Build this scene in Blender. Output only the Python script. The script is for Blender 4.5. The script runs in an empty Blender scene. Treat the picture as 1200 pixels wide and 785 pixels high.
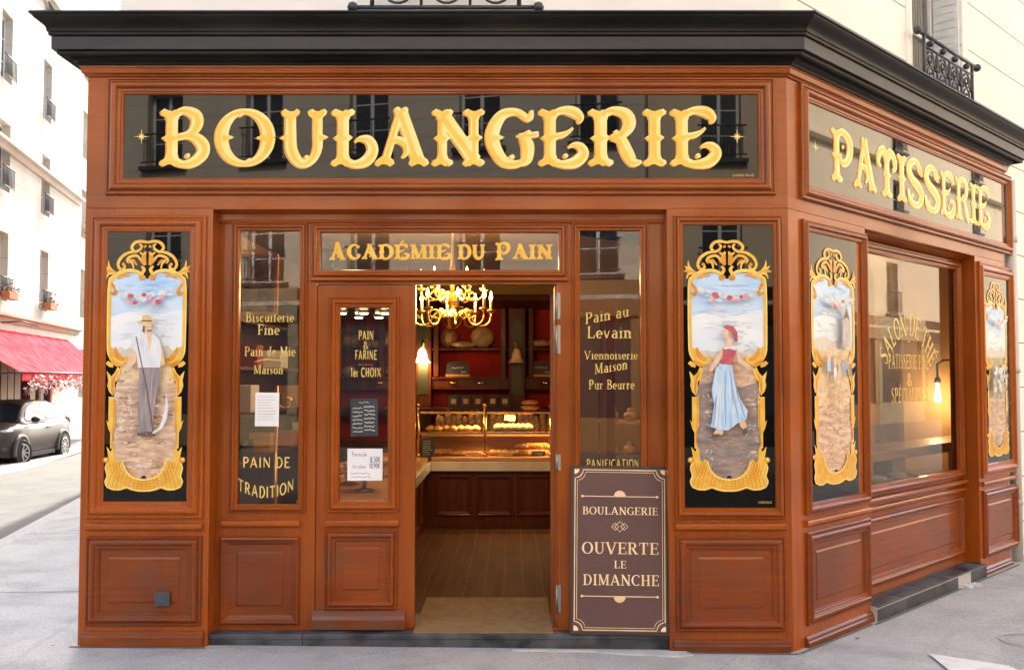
import bpy, bmesh, math, random
from mathutils import Matrix, Vector
random.seed(7)
R = math.radians
S = bpy.context.scene
COL = S.collection

# ------------------------------------------------------------------ camera, sky, sun, exposure
CAM_D, CAM_H, FPX, TILT = 6.0, 1.66, 1149.0, R(2.465)
cam_data = bpy.data.cameras.new('camera')
cam_data.sensor_width = 36.0
cam_data.lens = FPX / 1200.0 * 36.0
cam_data.clip_start = 0.05
cam_data.clip_end = 2000.0
cam = bpy.data.objects.new('camera', cam_data)
COL.objects.link(cam)
cam.location = (0.0, -CAM_D, CAM_H)
cam.rotation_euler = (R(90) + TILT, 0, 0)
S.camera = cam

SUN_AZ, SUN_EL = R(-1), R(43)          # azimuth from +Y towards +X: the shopfront itself is in open shade
world = bpy.data.worlds.new('World')
S.world = world
world.use_nodes = True
wn = world.node_tree
bg = wn.nodes['Background']
sky = wn.nodes.new('ShaderNodeTexSky')
sky.sky_type = 'NISHITA'
sky.sun_disc = False
sky.sun_elevation = SUN_EL
sky.sun_rotation = SUN_AZ
sky.dust_density = 4.0
sky.air_density = 0.8
sky.ozone_density = 0.4
wn.links.new(sky.outputs[0], bg.inputs[0])
bg.inputs[1].default_value = 0.15
sun_data = bpy.data.lights.new('sun', 'SUN')
sun_data.energy = 2.3
sun_data.angle = R(0.6)
sun_data.color = (1.0, 0.96, 0.88)
sun = bpy.data.objects.new('sun', sun_data)
COL.objects.link(sun)
sv = Vector((math.sin(SUN_AZ) * math.cos(SUN_EL), math.cos(SUN_AZ) * math.cos(SUN_EL), math.sin(SUN_EL)))
sun.rotation_euler = (-sv).to_track_quat('-Z', 'Y').to_euler()
sun.location = sv * 60
S.view_settings.view_transform = 'Standard'
S.view_settings.look = 'None'
S.view_settings.gamma = 1.0
S.view_settings.exposure = 2.45
S.view_settings.use_curve_mapping = False
S.render.engine = 'CYCLES'
S.cycles.use_denoising = True
S.cycles.max_bounces = 8
S.cycles.diffuse_bounces = 4
S.cycles.glossy_bounces = 3
S.cycles.transparent_max_bounces = 16
S.cycles.caustics_reflective = False
S.cycles.caustics_refractive = False
S.cycles.sample_clamp_indirect = 6.0

# ------------------------------------------------------------------ local frames (u along the wall, v up, w out of the wall)
XC, TH = 1.70, R(46.0)
CW, SW = math.cos(TH), math.sin(TH)
FM = Matrix(((1, 0, 0, 0), (0, 0, -1, 0), (0, 1, 0, 0), (0, 0, 0, 1)))
WM = Matrix(((CW, 0, SW, XC), (SW, 0, -CW, 0), (0, 1, 0, 0), (0, 0, 0, 1)))
_d = Vector((-0.208, 1.0, 0)).normalized()
LM = Matrix(((_d.x, 0, _d.y, -14.05), (_d.y, 0, -_d.x, 20.9), (0, 1, 0, 0), (0, 0, 0, 1)))


def ray(px, py):
    u = (px - 600) / FPX
    v = (392.5 - py) / FPX
    return Vector((u, math.cos(TILT) - v * math.sin(TILT), math.sin(TILT) + v * math.cos(TILT)))


def on(M, px, py, w=0.0):
    """where the sight line of a photo pixel meets the plane w of a wall's frame: used to read off a measured size once"""
    o = Vector((0, -CAM_D, CAM_H))
    Mi = M.inverted()
    a = Mi @ o
    d = Mi.to_3x3() @ ray(px, py)
    k = (w - a.z) / d.z
    p = a + d * k
    return p.x, p.y


def FU(px, w=0.0, py=450): return on(FM, px, py, w)[0]
def FV(py, w=0.0): return on(FM, 600, py, w)[1]
def WU(px, py, w=0.0): return on(WM, px, py, w)[0]
def WV(px, py, w=0.0): return on(WM, px, py, w)[1]
def at_depth(px, py, y):
    d = ray(px, py)
    k = (y + CAM_D) / d.y
    return Vector((d.x * k, y, CAM_H + d.z * k))


# ------------------------------------------------------------------ materials
MATS = {}


def mat(name, col, rough=0.5, metal=0.0, col2=None, nscale=(6, 6, 6), ndetail=4, lo=0.35, hi=0.65, bump=0.0, coat=0.0, emit=None, estr=0.0, spec=0.5, rough2=None):
    m = bpy.data.materials.new(name)
    m.use_nodes = True
    nt = m.node_tree
    b = nt.nodes['Principled BSDF']
    b.inputs['Base Color'].default_value = (*col, 1)
    b.inputs['Roughness'].default_value = rough
    b.inputs['Metallic'].default_value = metal
    b.inputs['Specular IOR Level'].default_value = spec
    b.inputs['Coat Weight'].default_value = coat
    b.inputs['Coat Roughness'].default_value = 0.2
    if emit:
        b.inputs['Emission Color'].default_value = (*emit, 1)
        b.inputs['Emission Strength'].default_value = estr
    if col2 is not None or bump:
        tc = nt.nodes.new('ShaderNodeTexCoord')
        mp = nt.nodes.new('ShaderNodeMapping')
        mp.inputs['Scale'].default_value = nscale
        nz = nt.nodes.new('ShaderNodeTexNoise')
        nz.inputs['Scale'].default_value = 1.0
        nz.inputs['Detail'].default_value = ndetail
        nt.links.new(tc.outputs['Object'], mp.inputs[0])
        nt.links.new(mp.outputs[0], nz.inputs['Vector'])
        if col2 is not None:
            cr = nt.nodes.new('ShaderNodeValToRGB')
            cr.color_ramp.elements[0].position = lo
            cr.color_ramp.elements[1].position = hi
            cr.color_ramp.elements[0].color = (*col, 1)
            cr.color_ramp.elements[1].color = (*col2, 1)
            nt.links.new(nz.outputs['Fac'], cr.inputs[0])
            nt.links.new(cr.outputs[0], b.inputs['Base Color'])
        if rough2 is not None:
            mr = nt.nodes.new('ShaderNodeMapRange')
            mr.inputs['From Min'].default_value = lo
            mr.inputs['From Max'].default_value = hi
            mr.inputs['To Min'].default_value = rough
            mr.inputs['To Max'].default_value = rough2
            nt.links.new(nz.outputs['Fac'], mr.inputs[0])
            nt.links.new(mr.outputs[0], b.inputs['Roughness'])
        if bump:
            bp = nt.nodes.new('ShaderNodeBump')
            bp.inputs['Strength'].default_value = bump
            bp.inputs['Distance'].default_value = 0.01
            nt.links.new(nz.outputs['Fac'], bp.inputs['Height'])
            nt.links.new(bp.outputs[0], b.inputs['Normal'])
    MATS[name] = m
    return m


def wood_mat(name, scale, a, b2, dark, wear=0.0):
    """varnished mahogany: grain streaks, broad tone drift, and worn dull patches of an outline of their own"""
    m = bpy.data.materials.new(name)
    m.use_nodes = True
    nt = m.node_tree
    N, L = nt.nodes, nt.links
    b = N['Principled BSDF']
    tc = N.new('ShaderNodeTexCoord')
    mp = N.new('ShaderNodeMapping')
    mp.inputs['Scale'].default_value = scale
    L.new(tc.outputs['Object'], mp.inputs[0])
    nz = N.new('ShaderNodeTexNoise')
    nz.inputs['Scale'].default_value = 1.0
    nz.inputs['Detail'].default_value = 6
    nz.inputs['Distortion'].default_value = 0.6
    L.new(mp.outputs[0], nz.inputs['Vector'])
    cr = N.new('ShaderNodeValToRGB')
    e = cr.color_ramp.elements
    e[0].position, e[1].position = 0.2, 0.8
    e[0].color, e[1].color = (*dark, 1), (*b2, 1)
    e2 = e.new(0.5)
    e2.color = (*a, 1)
    L.new(nz.outputs['Fac'], cr.inputs[0])
    n2 = N.new('ShaderNodeTexNoise')
    n2.inputs['Scale'].default_value = 1.7
    n2.inputs['Detail'].default_value = 3
    L.new(tc.outputs['Object'], n2.inputs['Vector'])
    mx = N.new('ShaderNodeMix')
    mx.data_type = 'RGBA'
    mx.blend_type = 'MULTIPLY'
    mr = N.new('ShaderNodeMapRange')
    mr.inputs['From Min'].default_value, mr.inputs['From Max'].default_value = 0.45, 0.75
    mr.inputs['To Min'].default_value, mr.inputs['To Max'].default_value = 0.0, 0.8
    L.new(n2.outputs['Fac'], mr.inputs[0])
    L.new(mr.outputs[0], mx.inputs[0])
    L.new(cr.outputs[0], mx.inputs[6])
    mx.inputs[7].default_value = (0.62, 0.55, 0.55, 1)
    oi = N.new('ShaderNodeObjectInfo')
    mo = N.new('ShaderNodeMapRange')
    mo.inputs['To Min'].default_value, mo.inputs['To Max'].default_value = 0.84, 1.14
    L.new(oi.outputs['Random'], mo.inputs[0])
    mb_ = N.new('ShaderNodeMix')
    mb_.data_type = 'RGBA'
    mb_.blend_type = 'MULTIPLY'
    mb_.inputs[0].default_value = 1.0
    L.new(mx.outputs[2], mb_.inputs[6])
    L.new(mo.outputs[0], mb_.inputs[7])
    out = mb_.outputs[2]
    b.inputs['Roughness'].default_value = 0.38
    if wear:
        n3 = N.new('ShaderNodeTexNoise')
        n3.inputs['Scale'].default_value = 3.6
        n3.inputs['Detail'].default_value = 8
        n3.inputs['Roughness'].default_value = 0.7
        mp3 = N.new('ShaderNodeMapping')
        mp3.inputs['Scale'].default_value = (0.9, 0.9, 1.5)
        L.new(tc.outputs['Object'], mp3.inputs[0])
        L.new(mp3.outputs[0], n3.inputs['Vector'])
        r3 = N.new('ShaderNodeMapRange')
        r3.inputs['From Min'].default_value, r3.inputs['From Max'].default_value = 0.47, 0.72
        r3.inputs['To Min'].default_value, r3.inputs['To Max'].default_value = 0.0, wear
        L.new(n3.outputs['Fac'], r3.inputs[0])
        m3 = N.new('ShaderNodeMix')
        m3.data_type = 'RGBA'
        L.new(r3.outputs[0], m3.inputs[0])
        L.new(out, m3.inputs[6])
        m3.inputs[7].default_value = (0.115, 0.058, 0.034, 1)
        out = m3.outputs[2]
    L.new(out, b.inputs['Base Color'])
    b.inputs['Coat Weight'].default_value = 0.4
    b.inputs['Coat Roughness'].default_value = 0.09
    b.inputs['Specular IOR Level'].default_value = 0.15
    bp = N.new('ShaderNodeBump')
    bp.inputs['Strength'].default_value = 0.06
    bp.inputs['Distance'].default_value = 0.003
    L.new(nz.outputs['Fac'], bp.inputs['Height'])
    L.new(bp.outputs[0], b.inputs['Normal'])
    MATS[name] = m
    return m


def glass_mat(name, tint=(0.94, 0.95, 0.93), ior=1.75, rough=0.0):
    m = bpy.data.materials.new(name)
    m.use_nodes = True
    nt = m.node_tree
    N, L = nt.nodes, nt.links
    N.remove(N['Principled BSDF'])
    tr = N.new('ShaderNodeBsdfTransparent')
    tr.inputs[0].default_value = (*tint, 1)
    gl = N.new('ShaderNodeBsdfGlossy')
    gl.inputs['Roughness'].default_value = rough
    fr = N.new('ShaderNodeFresnel')
    fr.inputs['IOR'].default_value = ior
    mx = N.new('ShaderNodeMixShader')
    L.new(fr.outputs[0], mx.inputs[0])
    L.new(tr.outputs[0], mx.inputs[1])
    L.new(gl.outputs[0], mx.inputs[2])
    L.new(mx.outputs[0], N['Material Output'].inputs[0])
    MATS[name] = m
    return m


def stone_mat(name, col, col2, course=0.0, joint=(0.3, 0.27, 0.22), rough=0.85, off=0.0, block=0.0):
    """plaster or cut stone, with horizontal (and optionally staggered vertical) joints every `course` metres"""
    m = mat(name, col, rough, col2=col2, nscale=(1.3, 1.3, 0.9), ndetail=6, lo=0.3, hi=0.75, bump=0.12, spec=0.25)
    if course:
        nt = m.node_tree
        N, L = nt.nodes, nt.links
        b = N['Principled BSDF']
        src = b.inputs['Base Color'].links[0].from_socket
        tc = N.new('ShaderNodeTexCoord')
        sp = N.new('ShaderNodeSeparateXYZ')
        L.new(tc.outputs['Object'], sp.inputs[0])

        def math2(op, a, bb):
            n = N.new('ShaderNodeMath')
            n.operation = op
            for i, q in enumerate((a, bb)):
                if isinstance(q, (int, float)): n.inputs[i].default_value = q
                else: L.new(q, n.inputs[i])
            return n.outputs[0]
        zz = math2('DIVIDE', math2('ADD', sp.outputs[2], 50 + off), course)
        fr = math2('FRACT', zz, 0)
        line = math2('LESS_THAN', fr, 0.012 / course)
        mx = N.new('ShaderNodeMix')
        mx.data_type = 'RGBA'
        L.new(line, mx.inputs[0])
        L.new(src, mx.inputs[6])
        mx.inputs[7].default_value = (*joint, 1)
        L.new(mx.outputs[2], b.inputs['Base Color'])
    return m


WA, WB, WD = (0.305, 0.070, 0.0056), (0.345, 0.083, 0.0076), (0.25, 0.052, 0.0044)
wood_v = wood_mat('wood_vertical', (55, 55, 1.6), WA, WB, WD, 0.12)
wood_h = wood_mat('wood_horizontal', (1.6, 1.6, 55), WA, WB, WD, 0.12)
wood_worn = wood_mat('wood_worn', (1.6, 1.6, 48), (0.22, 0.047, 0.0055), (0.25, 0.057, 0.0075), (0.17, 0.035, 0.0045), 0.66)
wood_foot = wood_mat('wood_foot', (1.6, 1.6, 48), (0.19, 0.045, 0.0075), (0.22, 0.055, 0.010), (0.14, 0.034, 0.006), 1.1)
wood_dark = wood_mat('wood_interior', (20, 20, 1.5), (0.085, 0.022, 0.009), (0.12, 0.032, 0.012), (0.05, 0.012, 0.006))
wood_dark.node_tree.nodes['Principled BSDF'].inputs['Coat Weight'].default_value = 0.12
wood_floor = wood_mat('wood_floor', (18, 1.2, 6), (0.062, 0.025, 0.011), (0.09, 0.038, 0.017), (0.04, 0.015, 0.007), 0.15)
for k_, v_ in (('Coat Weight', 0.0), ('Specular IOR Level', 0.06), ('Roughness', 0.6)): wood_floor.node_tree.nodes['Principled BSDF'].inputs[k_].default_value = v_
wood_light = wood_mat('wood_light', (2, 2, 26), (0.50, 0.25, 0.10), (0.58, 0.32, 0.14), (0.40, 0.18, 0.065))
black_paint = mat('black_paint', (0.0065, 0.006, 0.0055), 0.45, col2=(0.024, 0.022, 0.019), nscale=(1.5, 1.5, 7), ndetail=8, lo=.42, hi=.8, spec=0.2)
black_lit = mat('black_paint_lit', (0.025, 0.026, 0.034), 0.45, col2=(0.036, 0.037, 0.045), nscale=(3, 3, 10), spec=0.3)  # cornice band: the light it catches is mixed into a bluish, lighter black
black_glass = mat('black_glass', (0.004, 0.004, 0.004), 0.012, spec=0.32)
black_glass_side = mat('black_glass_side', (0.005, 0.0045, 0.004), 0.012, spec=0.6)
clear_glass = glass_mat('clear_glass')
case_glass = glass_mat('case_glass', (0.97, 0.98, 0.97), 1.3)
gold_deep = mat('gold_deep', (0.66, 0.26, 0.018), 0.4, col2=(0.80, 0.40, 0.035), nscale=(9, 9, 9))
gold_main = mat('gold_main', (0.78, 0.47, 0.045), 0.4, col2=(0.84, 0.58, 0.10), nscale=(7, 7, 7))
gold_pale = mat('gold_pale', (0.85, 0.67, 0.18), 0.4, col2=(0.88, 0.75, 0.34), nscale=(7, 7, 7))
gilt = mat('gilt', (0.74, 0.40, 0.035), 0.38, col2=(0.80, 0.52, 0.09), nscale=(14, 14, 14))
gilt_deep = mat('gilt_deep', (0.60, 0.21, 0.012), 0.4, col2=(0.72, 0.34, 0.03), nscale=(14, 14, 14))
gilt_pale = mat('gilt_pale', (0.87, 0.69, 0.22), 0.4)
gold_text = mat('gold_text', (0.62, 0.42, 0.09), 0.35, col2=(0.72, 0.53, 0.16), nscale=(12, 12, 12))
white_paper = mat('white_paper', (0.80, 0.80, 0.81), 0.7, col2=(0.76, 0.77, 0.79), nscale=(4, 4, 4))
slate = mat('slate', (0.018, 0.022, 0.028), 0.6, col2=(0.03, 0.034, 0.04), nscale=(9, 9, 9))
chalk = mat('chalk', (0.72, 0.72, 0.70), 0.8)
ink = mat('ink', (0.03, 0.03, 0.06), 0.7)
tile_black = mat('black_tile', (0.018, 0.020, 0.026), 0.35, col2=(0.075, 0.079, 0.090), nscale=(7, 7, 7), ndetail=8, bump=0.2, rough2=0.6)
grout = mat('grout', (0.42, 0.42, 0.41), 0.9)
mortar = mat('mortar', (0.40, 0.40, 0.39), 0.95, col2=(0.50, 0.50, 0.49), nscale=(9, 9, 9), bump=0.6)
iron = mat('wrought_iron', (0.025, 0.028, 0.034), 0.5, col2=(0.05, 0.055, 0.065), nscale=(20, 20, 20))
steel = mat('steel', (0.34, 0.32, 0.29), 0.5, metal=1.0)
brass = mat('brass', (0.75, 0.48, 0.16), 0.25, metal=1.0)
stone_front = stone_mat('cream_plaster', (0.76, 0.745, 0.70), (0.83, 0.82, 0.78))
stone_joint = stone_mat('cream_ashlar', (0.76, 0.745, 0.70), (0.83, 0.82, 0.78), 0.42, off=0.1)
stone_left = stone_mat('sunny_plaster', (0.50, 0.455, 0.37), (0.60, 0.55, 0.46), 0.55)
stone_opp = stone_mat('opposite_plaster', (0.56, 0.49, 0.39), (0.64, 0.57, 0.46), 0.45, (0.25, 0.22, 0.17))
stone_opp2 = stone_mat('opposite_tan', (0.66, 0.53, 0.36), (0.72, 0.59, 0.41))
pave = None
pastry = mat('pastry', (0.46, 0.19, 0.045), 0.5, col2=(0.62, 0.33, 0.09), nscale=(25, 25, 25), bump=0.4)
crust = mat('crust', (0.26, 0.115, 0.04), 0.7, col2=(0.45, 0.24, 0.10), nscale=(16, 16, 16), bump=0.6)
flour_crust = mat('flour_crust', (0.45, 0.30, 0.16), 0.8, col2=(0.62, 0.48, 0.30), nscale=(10, 10, 10), bump=0.5)
red_wall = mat('red_wall', (0.30, 0.010, 0.007), 0.6, col2=(0.36, 0.014, 0.009), nscale=(3, 3, 3), spec=0.15)
green_dark = mat('dark_green', (0.020, 0.026, 0.013), 0.5, col2=(0.03, 0.036, 0.018), nscale=(5, 5, 5))
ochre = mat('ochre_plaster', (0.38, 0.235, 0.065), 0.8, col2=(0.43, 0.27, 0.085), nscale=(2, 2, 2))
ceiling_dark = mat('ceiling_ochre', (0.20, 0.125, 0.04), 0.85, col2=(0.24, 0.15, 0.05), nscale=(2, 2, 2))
tea_wall = mat('tea_wall', (0.55, 0.36, 0.19), 0.8, col2=(0.60, 0.41, 0.23), nscale=(2, 2, 2))
tea_stone = mat('tea_stone', (0.55, 0.45, 0.33), 0.85, col2=(0.64, 0.55, 0.42), nscale=(4, 4, 4), bump=0.3)
marble = mat('marble', (0.55, 0.52, 0.46), 0.3, col2=(0.66, 0.63, 0.57), nscale=(5, 5, 5))
mat_ochre = mat('doormat', (0.165, 0.102, 0.040), 0.95, col2=(0.22, 0.142, 0.06), nscale=(14, 14, 14), ndetail=8, bump=0.6)
bulb_mat = mat('lit_bulb', (1, 0.8, 0.5), 0.4, emit=(1.0, 0.62, 0.22), estr=5)
flame_mat = mat('lit_candle_bulb', (1, 0.8, 0.5), 0.4, emit=(1.0, 0.60, 0.18), estr=12)
shade_lit = mat('lit_shade', (0.9, 0.75, 0.5), 0.5, emit=(1.0, 0.58, 0.22), estr=3.2)
shade_off = mat('unlit_shade', (0.70, 0.55, 0.38), 0.5)
spot_mat = mat('lit_spot', (1, 0.9, 0.7), 0.4, emit=(1.0, 0.72, 0.38), estr=9)


# ------------------------------------------------------------------ mesh builder
class MB:
    def __init__(self, M=None):
        self.bm = bmesh.new()
        self.M = M or Matrix.Identity(4)
        self.mi = 0

    def v(self, p): return self.bm.verts.new(self.M @ Vector(p))

    def face(self, vs, smooth=False):
        try:
            f = self.bm.faces.new(vs)
        except ValueError:
            return None
        f.material_index = self.mi
        f.smooth = smooth
        return f

    def poly(self, pts): return self.face([self.v(p) for p in pts])

    def box(self, a, b):
        x0, y0, z0 = a
        x1, y1, z1 = b
        p = [self.v((x, y, z)) for z in (z0, z1) for y in (y0, y1) for x in (x0, x1)]
        for q in ((0, 2, 3, 1), (4, 5, 7, 6), (0, 1, 5, 4), (2, 6, 7, 3), (0, 4, 6, 2), (1, 3, 7, 5)):
            self.face([p[i] for i in q])

    def rbox(self, a, b, r=0.006):
        """box with chamfered edges"""
        x0, y0, z0 = a
        x1, y1, z1 = b
        r = min(r, (x1 - x0) * .45, (y1 - y0) * .45, (z1 - z0) * .45)
        tmp = bmesh.new()
        p = [tmp.verts.new((x, y, z)) for z in (z0, z1) for y in (y0, y1) for x in (x0, x1)]
        for q in ((0, 2, 3, 1), (4, 5, 7, 6), (0, 1, 5, 4), (2, 6, 7, 3), (0, 4, 6, 2), (1, 3, 7, 5)):
            tmp.faces.new([p[i] for i in q])
        bmesh.ops.bevel(tmp, geom=tmp.edges[:], offset=r, segments=2, affect='EDGES', profile=0.5)
        self.absorb(tmp)

    def absorb(self, tmp, M=None, smooth=False):
        mp = {}
        for vv in tmp.verts:
            mp[vv] = self.v((M @ vv.co) if M else vv.co)
        for f in tmp.faces:
            self.face([mp[q] for q in f.verts], smooth or f.smooth)
        tmp.free()

    def prism(self, pts, w0, w1):
        """(u,v) outline pushed from w0 to w1"""
        a = [self.v((p[0], p[1], w0)) for p in pts]
        b = [self.v((p[0], p[1], w1)) for p in pts]
        self.face(a[::-1])
        self.face(b)
        n = len(pts)
        for i in range(n):
            self.face([a[i], a[(i + 1) % n], b[(i + 1) % n], b[i]])

    def extrude_u(self, prof, u0, u1, smooth=False):
        """closed (w,v) profile pushed along u"""
        a = [self.v((u0, p[1], p[0])) for p in prof]
        b = [self.v((u1, p[1], p[0])) for p in prof]
        self.face(a)
        self.face(b[::-1])
        n = len(prof)
        for i in range(n):
            self.face([a[i], b[i], b[(i + 1) % n], a[(i + 1) % n]], smooth)

    def frame(self, u0, v0, u1, v1, prof, w=0.0):
        """moulding mitred round a rectangle; prof = [(inset, height)] from the outside in"""
        rings = []
        for d, h in prof:
            rings.append([self.v(p) for p in ((u0 + d, v0 + d, w + h), (u1 - d, v0 + d, w + h), (u1 - d, v1 - d, w + h), (u0 + d, v1 - d, w + h))])
        for a, b in zip(rings, rings[1:]):
            for i in range(4):
                self.face([a[i], a[(i + 1) % 4], b[(i + 1) % 4], b[i]])

    def tube(self, pts, r, n=8, cap=True):
        pts = [Vector(p) for p in pts]
        rr = r if isinstance(r, (list, tuple)) else [r] * len(pts)
        rings = []
        up = Vector((0, 0, 1))
        for i, p in enumerate(pts):
            t = (pts[min(i + 1, len(pts) - 1)] - pts[max(i - 1, 0)]).normalized()
            a = t.cross(up)
            if a.length < 0.05: a = t.cross(Vector((1, 0, 0)))
            a.normalize()
            b = a.cross(t)
            rings.append([self.v(p + (a * math.cos(2 * math.pi * k / n) + b * math.sin(2 * math.pi * k / n)) * rr[i]) for k in range(n)])
        for a, b in zip(rings, rings[1:]):
            for k in range(n):
                self.face([a[k], a[(k + 1) % n], b[(k + 1) % n], b[k]], True)
        if cap:
            self.face(rings[0][::-1])
            self.face(rings[-1])

    def lathe(self, prof, c=(0, 0, 0), n=20, axis='z', smooth=True):
        """prof = [(radius, height)]"""
        c = Vector(c)
        rings = []
        for r, h in prof:
            ring = []
            for k in range(n):
                a = 2 * math.pi * k / n
                if axis == 'z': q = Vector((r * math.cos(a), r * math.sin(a), h))
                elif axis == 'y': q = Vector((r * math.cos(a), h, r * math.sin(a)))
                else: q = Vector((h, r * math.cos(a), r * math.sin(a)))
                ring.append(self.v(c + q))
            rings.append(ring)
        for a, b in zip(rings, rings[1:]):
            for k in range(n):
                self.face([a[k], a[(k + 1) % n], b[(k + 1) % n], b[k]], smooth)
        self.face(rings[0][::-1])
        self.face(rings[-1])

    def blob(self, c, r, seg=10, ring=7, jitter=0.0):
        c = Vector(c)
        r = Vector(r) if not isinstance(r, (int, float)) else Vector((r, r, r))
        prev = None
        top = self.v(c + Vector((0, 0, r.z)))
        bot = self.v(c - Vector((0, 0, r.z)))
        rows = []
        for i in range(1, ring):
            a = math.pi * i / ring
            row = []
            for k in range(seg):
                b = 2 * math.pi * k / seg
                j = 1 + random.uniform(-jitter, jitter)
                row.append(self.v(c + Vector((r.x * math.sin(a) * math.cos(b) * j, r.y * math.sin(a) * math.sin(b) * j, r.z * math.cos(a)))))
            rows.append(row)
        for k in range(seg):
            self.face([top, rows[0][k], rows[0][(k + 1) % seg]], True)
            self.face([bot, rows[-1][(k + 1) % seg], rows[-1][k]], True)
        for a, b in zip(rows, rows[1:]):
            for k in range(seg):
                self.face([a[k], b[k], b[(k + 1) % seg], a[(k + 1) % seg]], True)

    def wall(self, u0, u1, v0, v1, holes, w0, w1):
        """slab between w0 (back) and w1 (front) with rectangular holes (hu0,hv0,hu1,hv1)"""
        us = sorted({u0, u1, *[h[0] for h in holes], *[h[2] for h in holes]})
        vs = sorted({v0, v1, *[h[1] for h in holes], *[h[3] for h in holes]})
        us = [u for u in us if u0 <= u <= u1]
        vs = [v for v in vs if v0 <= v <= v1]
        for i in range(len(us) - 1):
            for j in range(len(vs) - 1):
                cu, cv = (us[i] + us[i + 1]) / 2, (vs[j] + vs[j + 1]) / 2
                if any(h[0] < cu < h[2] and h[1] < cv < h[3] for h in holes): continue
                a, b, c, d = (us[i], vs[j]), (us[i + 1], vs[j]), (us[i + 1], vs[j + 1]), (us[i], vs[j + 1])
                self.poly([(*a, w1), (*b, w1), (*c, w1), (*d, w1)])
                self.poly([(*d, w0), (*c, w0), (*b, w0), (*a, w0)])
        def rim(a0, b0, a1, b1, inward):
            q = [(a0, b0), (a1, b0), (a1, b1), (a0, b1)]
            for i in range(4):
                s, e = q[i], q[(i + 1) % 4]
                f = [(*s, w0), (*e, w0), (*e, w1), (*s, w1)]
                self.poly(f if not inward else f[::-1])
        rim(u0, v0, u1, v1, False)
        for h in holes:
            rim(max(h[0], u0), max(h[1], v0), min(h[2], u1), min(h[3], v1), True)

    def build(self, name, mats, parent=None, bevel=0.0, smooth_normals=False):
        me = bpy.data.meshes.new(name)
        self.bm.normal_update()
        self.bm.to_mesh(me)
        self.bm.free()
        for m in (mats if isinstance(mats, (list, tuple)) else [mats]):
            me.materials.append(m)
        o = bpy.data.objects.new(name, me)
        COL.objects.link(o)
        if parent is not None:
            o.parent = parent
            o.matrix_parent_inverse = WORLD[parent.name].inverted()
        WORLD[o.name] = Matrix.Identity(4)
        return o


WORLD = {}


def tag(o, label=None, cat=None, group=None, kind=None):
    if label: o['label'] = label
    if cat: o['category'] = cat
    if group: o['group'] = group
    if kind: o['kind'] = kind
    return o


def thing(name, label, cat, loc=(0, 0, 0), group=None):
    o = bpy.data.objects.new(name, None)
    COL.objects.link(o)
    o.location = loc
    o.empty_display_size = 0.1
    WORLD[o.name] = Matrix.Translation(Vector(loc))
    return tag(o, label, cat, group)


def kids(o): return [c for c in bpy.data.objects if c.parent == o]


def dup(root, loc=None, rotz=None, label=None, scale=None):
    def rec(o, parent):
        c = o.copy()
        COL.objects.link(c)
        if parent is not None:
            c.parent = parent
            c.matrix_parent_inverse = o.matrix_parent_inverse.copy()
        for k in KIDS.get(o.name, []): rec(k, c)
        return c
    if root.name not in KIDS:
        for o in bpy.data.objects:
            if o.parent is not None:
                lst = KIDS.setdefault(o.parent.name, [])
                if o not in lst: lst.append(o)
    r = rec(root, None)
    if loc is not None: r.location = loc
    if rotz is not None: r.rotation_euler = (0, 0, rotz)
    if scale is not None: r.scale = scale
    if label: r['label'] = label
    return r


KIDS = {}


def structure(o): return tag(o, kind='structure')


# ------------------------------------------------------------------ lettering: strokes drawn as filled shapes
def ellipse(cx, cy, rx, ry, n=24, a0=0, a1=360):
    return [(cx + rx * math.cos(R(a0 + (a1 - a0) * i / n)), cy + ry * math.sin(R(a0 + (a1 - a0) * i / n))) for i in range(n if abs(a1 - a0) >= 360 else n + 1)]


def catmull(pts, n=8):
    out = []
    P = [pts[0]] + list(pts) + [pts[-1]]
    for i in range(1, len(P) - 2):
        p0, p1, p2, p3 = P[i - 1], P[i], P[i + 1], P[i + 2]
        for k in range(n):
            t = k / n
            out.append(tuple(0.5 * ((2 * b) + (-a + c) * t + (2 * a - 5 * b + 4 * c - d) * t * t + (-a + 3 * b - 3 * c + d) * t ** 3) for a, b, c, d in zip(p0, p1, p2, p3)))
    out.append(tuple(pts[-1]))
    return out


def ribbon(pts):
    """outline quads of a line of (x, y, full width)"""
    Lp, Rp = [], []
    for i, (x, y, w) in enumerate(pts):
        x0, y0, _ = pts[max(i - 1, 0)]
        x1, y1, _ = pts[min(i + 1, len(pts) - 1)]
        dx, dy = x1 - x0, y1 - y0
        d = math.hypot(dx, dy) or 1
        nx, ny = -dy / d * w / 2, dx / d * w / 2
        Lp.append((x + nx, y + ny))
        Rp.append((x - nx, y - ny))
    return [[Rp[i], Rp[i + 1], Lp[i + 1], Lp[i]] for i in range(len(pts) - 1)]


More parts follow.
